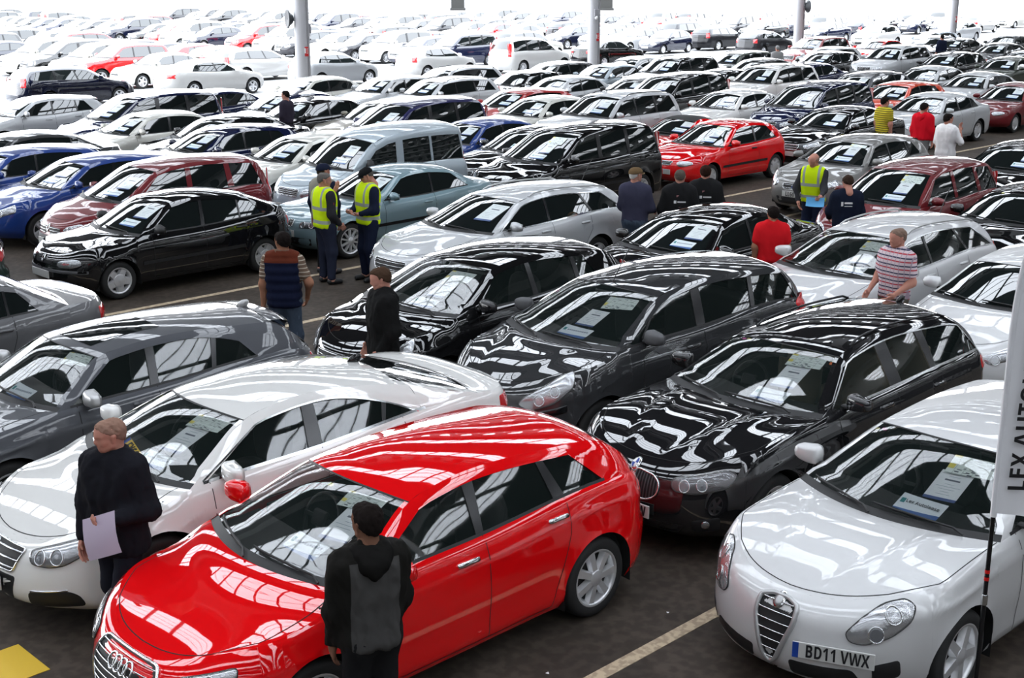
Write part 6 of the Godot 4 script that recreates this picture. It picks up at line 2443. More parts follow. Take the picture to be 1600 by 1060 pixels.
func make_heads() -> void:
	var b := SKULL.duplicate()
	for s: float in [-1.0, 1.0]:
		b.append([Vector3(s * 0.032, -0.024, 0.048), Vector3(s * 0.03, -0.03, 0.05), 0.032, 0.032])
		b.append([Vector3(s * 0.014, 0.02, 0.076), Vector3(s * 0.045, 0.02, 0.062), 0.016, 0.014])
		b.append([Vector3(s * 0.078, 0.006, -0.008), Vector3(s * 0.074, -0.03, 0.0), 0.013, 0.009])
		b.append([Vector3(s * 0.045, -0.06, 0.01), Vector3(s * 0.02, -0.082, 0.055), 0.026, 0.022])
	b.append([Vector3(0, 0.01, 0.083), Vector3(0, -0.026, 0.098), 0.009, 0.013])
	b.append([Vector3(-0.011, -0.029, 0.088), Vector3(0.011, -0.029, 0.088), 0.009, 0.009])
	b.append([Vector3(-0.018, -0.05, 0.079), Vector3(0.018, -0.05, 0.079), 0.008, 0.008])
	b.append([Vector3(-0.015, -0.06, 0.077), Vector3(0.015, -0.06, 0.077), 0.008, 0.008])
	b.append([Vector3(0, -0.088, 0.066), Vector3(0, -0.086, 0.068), 0.021, 0.02])
	b.append([Vector3(0, -0.05, -0.02), Vector3(0, -0.19, -0.035), 0.056, 0.058])
	head_geo = net(b, 0.0065, 130.0)
	var grow := func(x: float) -> Array:
		var r := []
		for q in SKULL:
			r.append([q[0], q[1], q[2] + x, q[3] + x])
		return r
	hair_geos["short"] = net(grow.call(0.012), 0.0075, 90.0, func(p: Vector3) -> float: return (-0.002 + 0.75 * p.z - p.y + (0.03 if p.z > 0.02 else 0.0) * absf(p.x) / 0.07) * 0.8)
	hair_geos["crop"] = net(grow.call(0.006), 0.0075, 90.0, func(p: Vector3) -> float: return (0.004 + 0.78 * p.z - p.y) * 0.8)
	hair_geos["full"] = net(grow.call(0.020), 0.009, 80.0, func(p: Vector3) -> float: return (-0.012 + 0.75 * p.z - p.y) * 0.8)
	var cap := net(grow.call(0.015), 0.009, 90.0, func(p: Vector3) -> float: return (0.028 + 0.12 * p.z - p.y))
	var br := []
	for j in 4:
		var r := PackedVector3Array()
		for i in 9:
			var a := lerpf(-1.1, 1.1, i / 8.0)
			var d := lerpf(0.085, 0.155 - 0.03 * absf(a), j / 3.0)
			r.append(Vector3(sin(a) * d * 0.85, 0.042 - 0.012 * j / 3.0 * (1.0 + a * a), cos(a) * d + 0.005))
		br.append(r)
	cap.grid(br, Vector3.UP)
	hair_geos["cap"] = cap
	hair_geos["fringe"] = net(grow.call(0.009), 0.009, 90.0, func(p: Vector3) -> float: return maxf((0.0 + 0.78 * p.z - p.y) * 0.8, p.y - 0.04))
	var tuft := FastNoiseLite.new()
	tuft.seed = 12
	tuft.frequency = 28.0
	for k in hair_geos:
		if k == "cap":
			continue
		var hg: Geo = hair_geos[k]
		for i in hg.v.size():
			hg.v[i] += hg.n[i] * (tuft.get_noise_3dv(hg.v[i]) * 0.008 - 0.002)
		renormal(hg)
	for curl: float in [0.45, 1.0]:
		var h := []
		h.append([Vector3(0, 0, 0), Vector3(0, -0.03, 0), 0.028, 0.030])
		for k in 4:
			var z := (1.5 - k) * 0.021
			h.append([Vector3(0, -0.03, z * 0.7), Vector3(0.0, -0.085, z), 0.016, 0.013])
			var p := Vector3(0, -0.09, z)
			var an := 0.0
			var len := [0.042, 0.048, 0.045, 0.034][k] as float
			for j in 3:
				an += curl * [0.55, 0.8, 0.6][j]
				var d: Vector3 = Vector3(sin(an), -cos(an), 0.03 * (1.5 - k)) * len * ([1.0, 0.68, 0.52][j] as float)
				h.append([p, p + d, 0.0092 - 0.0008 * j, 0.0086 - 0.0008 * j])
				p += d
		h.append([Vector3(0.004, -0.02, 0.022), Vector3(0.016, -0.052, 0.048), 0.014, 0.011])
		h.append([Vector3(0.016, -0.052, 0.048), Vector3(0.034, -0.085, 0.048 - 0.012 * curl), 0.0105, 0.0085])
		hand_geos[curl] = net(h, 0.0055, 260.0)

func grown(b: Array, x: float) -> Array:
	var r := []
	for q in b:
		r.append([q[0], q[1], q[2] + x, q[3] + x])
	return r

func cloth(called: String, parent: Node, b: Array, cell: float, m: Material, fold := 0.006, quilt := 0.0, seed_ := 1, cut = null) -> MeshInstance3D:
	var g := net(b, cell, 42.0, cut)
	var n := FastNoiseLite.new()
	n.seed = seed_
	n.frequency = 5.5
	for i in g.v.size():
		var p := g.v[i]
		var d := n.get_noise_3d(p.x * 2.0, p.y * 0.9, p.z * 2.0) * fold
		if quilt > 0.0:
			d += quilt * (absf(sin(p.y * PI / 0.105)) - 0.6)
		g.v[i] = p + g.n[i] * d
		g.uv[i] = Vector2(p.x + 0.5, 1.0 - p.y / 2.0)
	if fold > 0.0:
		renormal(g)
	return part(parent, called, g, m)

func renormal(g: Geo) -> void:
	var acc := PackedVector3Array()
	acc.resize(g.v.size())
	for k in range(0, g.ix.size(), 3):
		var f := (g.v[g.ix[k + 2]] - g.v[g.ix[k]]).cross(g.v[g.ix[k + 1]] - g.v[g.ix[k]])
		for j in 3:
			acc[g.ix[k + j]] += f
	for i in acc.size():
		if acc[i].length_squared() > 1e-16:
			g.n[i] = acc[i].normalized()

func fabric(c: Color) -> StandardMaterial3D:
	var m := Mats.mat(c, 0.95)
	m.metallic_specular = 0.2
	return m

func cloth_tex(kind: String) -> StandardMaterial3D:
	var im := Image.create(256, 512, false, Image.FORMAT_RGB8)
	var yy := func(y: float) -> int: return int((1.0 - y / 2.0) * 512)
	match kind:
		"vest":
			im.fill(Color(0.80, 0.92, 0.10))
			for y: float in [1.24, 1.03]:
				im.fill_rect(Rect2i(0, yy.call(y), 256, 14), Color(0.60, 0.63, 0.60))
			for x: float in [-0.15, 0.11]:
				im.fill_rect(Rect2i(int((x + 0.5) * 256), yy.call(1.6), 11, yy.call(1.24) - yy.call(1.6)), Color(0.60, 0.63, 0.60))
		"gilet":
			im.fill(Color(0.10, 0.12, 0.20))
			im.fill_rect(Rect2i(0, 0, 256, yy.call(1.41)), Color(0.36, 0.17, 0.12))
		"stripes":
			im.fill(Color(0.78, 0.72, 0.22))
			for k in 40:
				im.fill_rect(Rect2i(0, k * 13, 256, 4), Color(0.28, 0.27, 0.16))
		"check":
			im.fill(Color(0.80, 0.74, 0.76))
			for k in 22:
				im.fill_rect(Rect2i(0, k * 24, 256, 4), Color(0.25, 0.25, 0.33))
				im.fill_rect(Rect2i(0, k * 24 + 11, 256, 4), Color(0.70, 0.26, 0.30))
			for k in 18:
				im.fill_rect(Rect2i(k * 15, 0, 2, 512), Color(0.62, 0.55, 0.60))
		"sleeve":
			im.fill(Color(0.42, 0.35, 0.30))
			for k in 40:
				im.fill_rect(Rect2i(0, k * 12, 256, 3), Color(0.72, 0.68, 0.62))
		"jeans":
			im.fill(Color(0.27, 0.31, 0.37))
			for k in 90:
				im.fill_rect(Rect2i((k * 37) % 250, (k * 91) % 500, 3, 12), Color(0.33, 0.38, 0.45))
		"hoodie":
			im.fill(Color(0.115, 0.11, 0.105))
			im.fill_rect(Rect2i(86, yy.call(1.45), 84, 400), Color(0.27, 0.265, 0.26))
	var m := Mats.mat(Color(1, 1, 1), 0.95)
	m.albedo_color = Color(1, 1, 1)
	m.albedo_texture = ImageTexture.create_from_image(im)
	m.metallic_specular = 0.2
	return m

var fabrics := {}

func cloth_mat(k: Variant) -> Material:
	if not fabrics.has(k):
		fabrics[k] = cloth_tex(k) if k is String else fabric(k)
	return fabrics[k]

const DARK_CLOTH := Color(0.012, 0.012, 0.013)
const NAVY_CLOTH := Color(0.012, 0.016, 0.035)

# d: at, yaw, h, la/lf (left upper arm and forearm directions), ra/rf, head (turn, nod), lean, stride, top, top_fit, sleeve, vest, legs, hair, ...
func person(d: Dictionary) -> Node3D:
	var o := Node3D.new()
	o.name = numbered("person")
	add_child(o)
	var h: float = d.get("h", 1.76)
	var s := h / 1.76
	o.position = Vector3(d.at[0], 0, d.at[1])
	o.rotation_degrees.y = d.yaw
	o.scale = Vector3(s * d.get("wide", 1.0), s, s * d.get("wide", 1.0))
	tag(o, d.label, "person")
	var cell: float = d.get("cell", 0.024)
	var lean := Basis(Vector3.RIGHT, d.get("lean", 0.0))
	var hip := Vector3(0, 0.93, 0)
	var up := func(p: Vector3) -> Vector3: return hip + lean * (p - hip)
	var st: float = d.get("stride", 0.0)
	var legs := []
	var shins := []
	var feet := []
	for sd: float in [1.0, -1.0]:
		var sw := st * sd
		var hj := Vector3(sd * 0.09, 0.90, 0)
		var an := Vector3(sd * (0.10 + d.get("apart", 0.02)), 0.085, sw * 0.32)
		var kn := hj.lerp(an, 0.48) + Vector3(0, 0, 0.035 + absf(st) * 0.05)
		legs.append([hj, kn, 0.086, 0.060])
		shins.append([kn, an, 0.058, 0.038])
		feet.append([an + Vector3(0, -0.035, -0.03), an + Vector3(sd * 0.02, -0.048, 0.15), 0.042, 0.034])
	var torso := [
		[Vector3(-0.075, 0.94, -0.005), Vector3(0.075, 0.94, -0.005), 0.108, 0.108],
		[up.call(Vector3(-0.07, 1.08, 0.0)), up.call(Vector3(0.07, 1.08, 0.0)), 0.105, 0.105],
		[up.call(Vector3(-0.085, 1.22, 0.0)), up.call(Vector3(0.085, 1.22, 0.0)), 0.11, 0.11],
		[up.call(Vector3(-0.10, 1.34, -0.005)), up.call(Vector3(0.10, 1.34, -0.005)), 0.105, 0.105],
		[up.call(Vector3(-0.15, 1.42, -0.01)), up.call(Vector3(0.15, 1.42, -0.01)), 0.062, 0.062],
		[up.call(Vector3(-0.05, 1.46, -0.015)), up.call(Vector3(0.05, 1.46, -0.015)), 0.06, 0.06],
	]
	var neck := [[up.call(Vector3(0, 1.44, -0.015)), up.call(Vector3(0, 1.56, 0.0)), 0.06, 0.055]]
	var arms := []
	var fore := []
	var hands := []
	for sd in [1.0, -1.0]:
		var ua: Vector3 = (d.get("la" if sd > 0 else "ra", Vector3(sd * 0.22, -1, 0.0)) as Vector3).normalized()
		var fa: Vector3 = (d.get("lf" if sd > 0 else "rf", Vector3(sd * 0.02, -1, 0.18)) as Vector3).normalized()
		var sh: Vector3 = up.call(Vector3(sd * 0.185, 1.415, -0.01))
		var el := sh + ua * 0.29
		var wr := el + fa * 0.25
		arms.append([sh, el, 0.056, 0.045])
		fore.append([el, wr, 0.043, 0.030])
		hands.append([wr, fa, sd])
	# the body, one continuous skin with its head and hands
	var body := net(legs + shins + feet + torso + neck + arms + fore, maxf(cell, 0.02), 45.0)
	var hp: Vector3 = up.call(Vector3(0, 1.645, 0.012))
	var ht: Array = d.get("head", [0.0, 0.0])
	var hb := Transform3D(lean * Basis(Vector3.UP, ht[0]) * Basis(Vector3.RIGHT, ht[1]), hp)
	body.add(head_geo, hb)
	for k in 2:
		var hd: Array = hands[k]
		var y: Vector3 = -hd[1]
		var z := (Vector3(0, 0, 1) - y * y.z).normalized()
		if absf(y.z) > 0.9:
			z = (Vector3(0, 1, 0) - y * y.y).normalized()
		var x := y.cross(z)
		var t := Transform3D(Basis(x * (-hd[2]), y, z), hd[0])
		body.add(hand_geos[1.0 if d.get("grip", 0) in [hd[2], 2.0] else 0.45], t)
	part(o, "body", body, cloth_mat(d.get("skin", Color(0.42, 0.20, 0.13))))
	# clothes
	var sd0: int = d.get("seed", 1)
	var fit: float = d.get("fit", 0.016)
	var tr := [torso[0]] + legs + shins
	cloth("trousers", o, grown(tr, d.get("leg_fit", 0.014)), cell, cloth_mat(d.get("legs", DARK_CLOTH)), 0.01, 0.0, sd0, func(p: Vector3) -> float: return maxf(0.07 - p.y, p.y - 1.04))
	for f in feet:
		cloth("shoe", o, grown([f], 0.008), minf(cell, 0.018), M.black, 0.0)
	var hem: float = d.get("hem", 0.90)
	var tp: Array = grown(torso, fit)
	if hem < 0.88:
		tp.append([Vector3(-0.07, hem + 0.04, 0), Vector3(0.07, hem + 0.04, 0), 0.115 + fit, 0.115 + fit])
	var slv: float = d.get("sleeve", 1.0)
	if slv > 0.0:
		tp += grown(arms if slv >= 0.5 else [[arms[0][0], arms[0][0].lerp(arms[0][1], 0.62), 0.06, 0.056], [arms[1][0], arms[1][0].lerp(arms[1][1], 0.62), 0.06, 0.056]], fit * 0.7)
		if slv > 0.6:
			for f in fore:
				tp.append([f[0], f[0].lerp(f[1], 0.97 * minf(slv, 1.0)), f[2] + fit * 0.7, f[3] + fit * 0.6])
	if d.has("collar"):
		tp += [[up.call(Vector3(-0.055, 1.50, -0.05)), up.call(Vector3(0.055, 1.50, -0.05)), 0.035, 0.035], [up.call(Vector3(-0.06, 1.50, -0.03)), up.call(Vector3(-0.05, 1.48, 0.05)), 0.03, 0.026], [up.call(Vector3(0.06, 1.50, -0.03)), up.call(Vector3(0.05, 1.48, 0.05)), 0.03, 0.026]]
	cloth(d.get("top_name", "jacket"), o, tp, cell, cloth_mat(d.top), d.get("fold", 0.010), d.get("quilt", 0.0), sd0 + 1, func(p: Vector3) -> float: return hem - p.y)
	if d.has("vest"):
		var vt := grown(torso, fit + 0.024)
		cloth(d.get("vest_name", "vest"), o, vt, cell, cloth_mat(d.vest), 0.006, d.get("vest_quilt", 0.0), sd0 + 2, func(p: Vector3) -> float: return maxf(d.get("vest_hem", 0.90) - p.y, maxf(p.y - 1.545, absf(p.x) - 0.20)))
	if d.has("hood"):
		var hd := [[up.call(Vector3(-0.085, 1.475, -0.07)), up.call(Vector3(0.085, 1.475, -0.07)), 0.05, 0.05], [up.call(Vector3(-0.05, 1.43, -0.115)), up.call(Vector3(0.05, 1.43, -0.115)), 0.052, 0.052], [up.call(Vector3(-0.095, 1.49, -0.03)), up.call(Vector3(-0.06, 1.47, 0.06)), 0.035, 0.03], [up.call(Vector3(0.095, 1.49, -0.03)), up.call(Vector3(0.06, 1.47, 0.06)), 0.035, 0.03], [up.call(Vector3(0, 1.37, -0.125)), up.call(Vector3(0, 1.38, -0.125)), 0.035, 0.035]]
		cloth("hood", o, hd, minf(cell, 0.02), cloth_mat(d.hood), 0.014, 0.0, sd0 + 3)
	# hair, eyes
	if d.get("hair", "") != "":
		var hg := Geo.new()
		hg.add(hair_geos[d.hair], hb)
		part(o, "cap" if d.hair == "cap" else "hair", hg, cloth_mat(d.get("hair_col", Color(0.012, 0.009, 0.008))))
	if d.get("hair2", "") != "":
		var hg := Geo.new()
		hg.add(hair_geos[d.hair2], hb)
		part(o, "hair", hg, cloth_mat(d.hair2_col))
	if d.get("eyes", false):
		for sd: float in [1.0, -1.0]:
			var e := Geo.new()
			e.blob3(hb * Vector3(sd * 0.031, 0.002, 0.0735), Vector3(0.012, 0.010, 0.010), 1.0, 10, 7)
			part(o, "eye", e, M.white)
			var i := Geo.new()
			i.blob3(hb * Vector3(sd * 0.031, 0.002, 0.0815), Vector3(0.005, 0.005, 0.004), 1.0, 8, 5)
			part(o, "iris", i, M.dark)
			var br := Geo.new()
			br.tube(PackedVector3Array([hb * Vector3(sd * 0.014, 0.021, 0.0915), hb * Vector3(sd * 0.032, 0.026, 0.086), hb * Vector3(sd * 0.048, 0.020, 0.074)]), 0.004, 5)
			part(o, "eyebrow", br, cloth_mat(d.get("brow", Color(0.03, 0.02, 0.015))))
	for l in d.get("logos", []):  # white marks on the back: [x, y, w, h, colour]
		var g := Geo.new()
		g.box(Vector3(l[0], l[1], l[2]), Vector3(l[3], l[4], 0.006), 0.002)
		part(o, "printed_mark", g, cloth_mat(l[5]))
	people_hands[o.name] = [o.transform * (hands[0][0] as Vector3), o.transform * (hands[1][0] as Vector3)]
	return o

var people_hands := {}

func sheet(called: String, c: Vector3, across: Vector3, down: Vector3, label: String, m: Material) -> void:
	# a slightly bent sheet of paper held in a hand
	var rows := []
	for j in 5:
		var r := PackedVector3Array()
		for i in 5:
			var u := i / 4.0 - 0.5
			var v := j / 4.0
			r.append(c + across * u + down * v + across.cross(down).normalized() * (0.03 * sin(v * 2.5) - 0.06 * u * u))
		rows.append(r)
	var g := Geo.new()
	g.grid(rows, across.cross(down))
	tag(part(self, numbered(called), g, m), label, "paper")

func people() -> void:
	make_heads()
	var tan_ := Color(0.33, 0.16, 0.10)
	var pink := Color(0.50, 0.24, 0.18)
	var dn := Vector3(0.12, -1, 0.06)
	person({"at": [-5.53, -4.30], "yaw": -108, "h": 1.77, "wide": 0.92, "cell": 0.016, "label": "man in a grey and black hooded top seen from behind beside the red hatchback", "skin": Color(0.20, 0.10, 0.065), "head": [0.35, 0.05], "hair": "short",
		"top": "hoodie", "top_name": "hooded_top", "fit": 0.026, "hem": 0.88, "fold": 0.022, "hood": Color(0.010, 0.0095, 0.009), "legs": DARK_CLOTH, "la": Vector3(0.14, -1, 0.12), "lf": Vector3(-0.02, -1, 0.3), "ra": Vector3(-0.14, -1, 0.15), "rf": Vector3(0.05, -0.9, 0.5), "seed": 3})
	person({"at": [-7.93, -3.99], "yaw": 22, "h": 1.77, "cell": 0.017, "label": "man in a dark jacket holding papers in front of the white coupe", "skin": pink, "head": [-0.6, 0.12], "hair": "crop", "hair_col": Color(0.27, 0.16, 0.12), "eyes": true,
		"top": Color(0.012, 0.012, 0.016), "fit": 0.032, "hem": 0.80, "fold": 0.018, "collar": 1, "legs": Color(0.014, 0.015, 0.022), "la": Vector3(0.35, -1, 0.05), "lf": Vector3(-0.42, -0.05, 0.7), "ra": Vector3(-0.2, -1, 0.1), "rf": Vector3(-0.05, -1, 0.2), "stride": 0.5, "grip": 1.0, "seed": 5})
	var hp: Vector3 = people_hands["person_001"][0]
	sheet("paper_sheets", hp + Vector3(0.0, 0.07, 0.115), Vector3(-0.27, -0.12, 0.10), Vector3(0.08, -0.27, 0.0), "pale lilac papers held by the man in the dark jacket", fabric(Color(0.50, 0.42, 0.52)))
	person({"at": [-12.7, -8.75], "yaw": -138, "h": 1.76, "cell": 0.018, "label": "man in a navy quilted body warmer with a brown yoke and jeans, seen from behind", "skin": tan_, "head": [0.75, 0.1], "hair": "short", "eyes": true,
		"top": "sleeve", "top_name": "shirt", "sleeve": 0.45, "fit": 0.012, "vest": "gilet", "vest_name": "body_warmer", "vest_quilt": 0.014, "vest_hem": 0.85, "legs": "jeans", "la": Vector3(0.22, -1, -0.05), "lf": Vector3(0.05, -1, 0.05), "ra": Vector3(-0.45, -1, 0.0), "rf": Vector3(0.25, -0.9, 0.6), "grip": 1.0, "apart": 0.05, "seed": 8, "collar": 1})
	hp = people_hands["person_002"][0]
	sheet("paper_sheets", hp + Vector3(0.0, -0.04, 0.03), Vector3(0.10, 0.0, -0.16), Vector3(0.03, -0.26, 0.02), "white folded paper in the hand of the man in the body warmer", M.white)
	person({"at": [-10.36, -8.34], "yaw": -25, "h": 1.76, "cell": 0.018, "label": "man in a black coat with brown hair in front of the black compact people carrier", "skin": pink, "head": [-0.15, 0.22], "hair": "short", "hair_col": Color(0.06, 0.035, 0.022), "eyes": true,
		"top": Color(0.010, 0.010, 0.010), "top_name": "coat", "fit": 0.036, "hem": 0.78, "fold": 0.02, "hood": Color(0.010, 0.010, 0.010), "collar": 1, "legs": Color(0.04, 0.045, 0.06), "la": Vector3(0.25, -1, -0.15), "lf": Vector3(-0.15, -0.8, 0.5), "ra": Vector3(-0.25, -1, -0.1), "rf": Vector3(0.2, -0.8, 0.5), "seed": 11})
	person({"at": [-16.30, -12.05], "yaw": 175, "h": 1.74, "label": "grey-haired man in a yellow vest, hand at his face, seen from behind", "skin": pink, "head": [-0.5, 0.1], "hair": "crop", "hair_col": Color(0.13, 0.12, 0.11),
		"top": Color(0.030, 0.030, 0.034), "vest": "vest", "vest_name": "safety_vest", "legs": Color(0.022, 0.026, 0.045), "ra": Vector3(-0.2, -1, -0.05), "rf": Vector3(0.2, -0.7, 0.7), "la": Vector3(0.1, -0.7, 0.6), "lf": Vector3(-0.35, 0.9, 0.35), "leg_fit": 0.026, "seed": 13, "logos": [[-0.262, 1.30, 0.0, 0.02, 0.05, Color(0.5, 0.06, 0.06)]]})
	person({"at": [-16.0, -12.65], "yaw": -8, "h": 1.78, "label": "man in a yellow vest and dark cap looking down at his hands", "skin": pink, "head": [-0.3, 0.55], "hair": "cap", "hair_col": DARK_CLOTH, "hair2": "fringe", "hair2_col": Color(0.1, 0.09, 0.08),
		"top": NAVY_CLOTH, "vest": "vest", "vest_name": "safety_vest", "legs": NAVY_CLOTH, "la": Vector3(0.3, -1, 0.1), "lf": Vector3(-0.6, -0.2, 0.7), "ra": Vector3(-0.3, -1, 0.15), "rf": Vector3(0.55, -0.15, 0.7), "grip": 2.0, "leg_fit": 0.024, "seed": 17})
	person({"at": [-16.85, -12.45], "yaw": -165, "h": 1.78, "label": "man in a dark blue cap and grey body warmer behind the two yellow vests", "skin": pink, "head": [-0.4, 0.0], "hair": "cap", "hair_col": NAVY_CLOTH, "hair2": "crop", "hair2_col": Color(0.04, 0.03, 0.02),
		"top": NAVY_CLOTH, "vest": Color(0.26, 0.25, 0.21), "vest_name": "body_warmer", "legs": DARK_CLOTH, "la": Vector3(0.3, -1, 0.1), "lf": Vector3(0.1, -1, 0.2), "sleeve": 0.8, "seed": 19})
	person({"at": [-13.18, -15.75], "yaw": -160, "h": 1.76, "label": "man in a slate blue jumper, brown cap and jeans, seen from behind", "skin": pink, "head": [-0.6, 0.05], "hair": "cap", "hair_col": Color(0.14, 0.09, 0.045), "hair2": "crop", "hair2_col": Color(0.6, 0.58, 0.55),
		"top": Color(0.045, 0.045, 0.075), "top_name": "jumper", "fit": 0.028, "legs": "jeans", "ra": Vector3(-0.25, -1, 0.15), "rf": Vector3(0.1, -0.3, 0.9), "la": Vector3(0.2, -1, 0.2), "lf": Vector3(-0.1, -0.3, 0.9), "leg_fit": 0.024, "seed": 23})
	for e in [[-12.62, -16.15, "left", Color(0.10, 0.085, 0.07), "crop"], [-12.62, -16.8, "right", Color(0.03, 0.014, 0.01), "short"]]:
		person({"at": [e[0] - 0.0, e[1]], "yaw": -140, "h": 1.75, "label": "%s man of the two in black jackets with white back prints, %s" % [e[2], "grey cropped hair" if e[2] == "left" else "dark brown hair"], "skin": pink, "hair": e[4], "hair_col": e[3], "collar": 1,
			"top": Color(0.016, 0.016, 0.017), "fit": 0.034, "legs": DARK_CLOTH, "la": Vector3(0.3, -1, 0.1), "ra": Vector3(-0.3, -1, 0.1), "seed": 29, "head": [-0.1, 0.12],
			"logos": [[-0.03, 1.27, -0.150, 0.13, 0.022, Color(0.7, 0.7, 0.7)], [0.07, 1.27, -0.152, 0.04, 0.045, Color(0.7, 0.7, 0.7)], [0.03, 1.36, -0.145, 0.04, 0.03, Color(0.4, 0.2, 0.2)], [0.16, 1.36, -0.125, 0.05, 0.06, Color(0.7, 0.7, 0.7)]]})
	person({"at": [-16.7, -29.35], "yaw": 165, "h": 1.76, "cell": 0.03, "label": "man in a yellow shirt with dark stripes seen from behind", "skin": pink, "head": [-0.3, 0.1], "hair": "short", "top": "stripes", "top_name": "shirt", "sleeve": 0.45, "fit": 0.024, "legs": NAVY_CLOTH, "seed": 31})
	person({"at": [-15.3, -28.7], "yaw": 178, "h": 1.76, "cell": 0.03, "label": "man in a bright red hooded top walking away", "skin": pink, "head": [-0.2, 0.2], "hair": "short", "top": Color(0.62, 0.008, 0.02), "top_name": "hooded_top", "hood": Color(0.62, 0.008, 0.02), "fit": 0.036, "legs": Color(0.2, 0.2, 0.2), "stride": 0.5, "seed": 37})
	person({"at": [-13.68, -26.75], "yaw": 170, "h": 1.77, "cell": 0.026, "label": "man in a loose white shirt with his hand at his ear", "skin": pink, "head": [-0.3, 0.1], "hair": "short", "top": Color(0.80, 0.78, 0.78), "top_name": "shirt", "sleeve": 0.55, "fit": 0.034, "hem": 0.84, "fold": 0.018, "legs": Color(0.3, 0.3, 0.28), "ra": Vector3(-0.5, -0.9, 0.3), "rf": Vector3(0.3, 0.9, 0.2), "seed": 41})
	person({"at": [-12.33, -19.5], "yaw": 15, "h": 1.73, "label": "bald man in a yellow vest reaching over, beside the navy sweater", "skin": pink, "head": [-0.3, 0.3], "hair": "fringe", "hair_col": Color(0.2, 0.15, 0.12), "lean": 0.15, "top": Color(0.04, 0.04, 0.045), "vest": "vest", "vest_name": "safety_vest", "legs": NAVY_CLOTH, "la": Vector3(0.2, -1, 0.4), "lf": Vector3(0.1, -0.3, 0.9), "ra": Vector3(-0.4, -1, 0.1), "rf": Vector3(0.3, -0.9, 0.3), "grip": 1.0, "seed": 43})
	hp = people_hands["person_013"][0]
	sheet("cloth", hp + Vector3(-0.03, -0.01, 0.12), Vector3(0.28, 0.0, -0.12), Vector3(0.05, -0.13, 0.10), "light blue cloth in the hand of the bald man", fabric(Color(0.12, 0.36, 0.62)))
	person({"at": [-10.76, -17.97], "yaw": -140, "h": 1.66, "label": "man in a navy sweater with a white back print, head bent", "skin": pink, "head": [0.2, 0.45], "hair": "short", "hair_col": Color(0.04, 0.025, 0.018), "top": Color(0.010, 0.014, 0.028), "top_name": "sweater", "fit": 0.034, "legs": DARK_CLOTH, "la": Vector3(0.25, -1, 0.3), "lf": Vector3(-0.1, -0.5, 0.8), "ra": Vector3(-0.25, -1, 0.3), "rf": Vector3(0.1, -0.5, 0.8), "seed": 47,
		"logos": [[0.09, 1.31, -0.150, 0.035, 0.07, Color(0.7, 0.7, 0.7)], [-0.01, 1.325, -0.155, 0.13, 0.03, Color(0.7, 0.7, 0.7)], [-0.01, 1.275, -0.155, 0.13, 0.012, Color(0.7, 0.7, 0.7)]]})
	person({"at": [-10.17, -15.1], "yaw": -140, "h": 1.60, "label": "man in a red polo shirt seen from behind beside the black saloon", "skin": tan_, "head": [0.2, 0.1], "hair": "short", "top": Color(0.60, 0.012, 0.018), "top_name": "polo_shirt", "sleeve": 0.45, "fit": 0.024, "collar": 1, "legs": NAVY_CLOTH, "seed": 53})
	person({"at": [-7.74, -14.15], "yaw": -12, "h": 1.75, "label": "man in a red and grey checked shirt between two silver cars", "skin": pink, "head": [-0.2, 0.1], "hair": "crop", "hair_col": Color(0.20, 0.135, 0.105), "eyes": true, "top": "check", "top_name": "shirt", "sleeve": 0.45, "fit": 0.026, "legs": Color(0.1, 0.09, 0.07), "la": Vector3(0.25, -1, 0.0), "lf": Vector3(-0.3, -0.5, 0.7), "ra": Vector3(-0.25, -1, 0.05), "rf": Vector3(0.1, -0.6, 0.7), "seed": 59})
	person({"at": [-28.55, -20.0], "yaw": -70, "h": 1.76, "cell": 0.035, "label": "lone man in a dark shirt among the upper left rows", "skin": pink, "head": [0.2, 0.1], "hair": "short", "top": Color(0.035, 0.03, 0.045), "top_name": "shirt", "sleeve": 0.8, "legs": DARK_CLOTH, "seed": 61})
	person({"at": [-32.2, -61.6], "yaw": -120, "h": 1.76, "cell": 0.04, "label": "distant man in dark clothes by the fourth column", "skin": pink, "hair": "short", "top": NAVY_CLOTH, "legs": DARK_CLOTH, "seed": 67})
	person({"at": [-32.35, -47.7], "yaw": -130, "h": 1.76, "cell": 0.04, "label": "distant grey-haired man in a grey shirt near the dark red off-roader", "skin": pink, "hair": "crop", "hair_col": Color(0.3, 0.3, 0.3), "top": Color(0.3, 0.3, 0.3), "top_name": "shirt", "legs": DARK_CLOTH, "seed": 71})
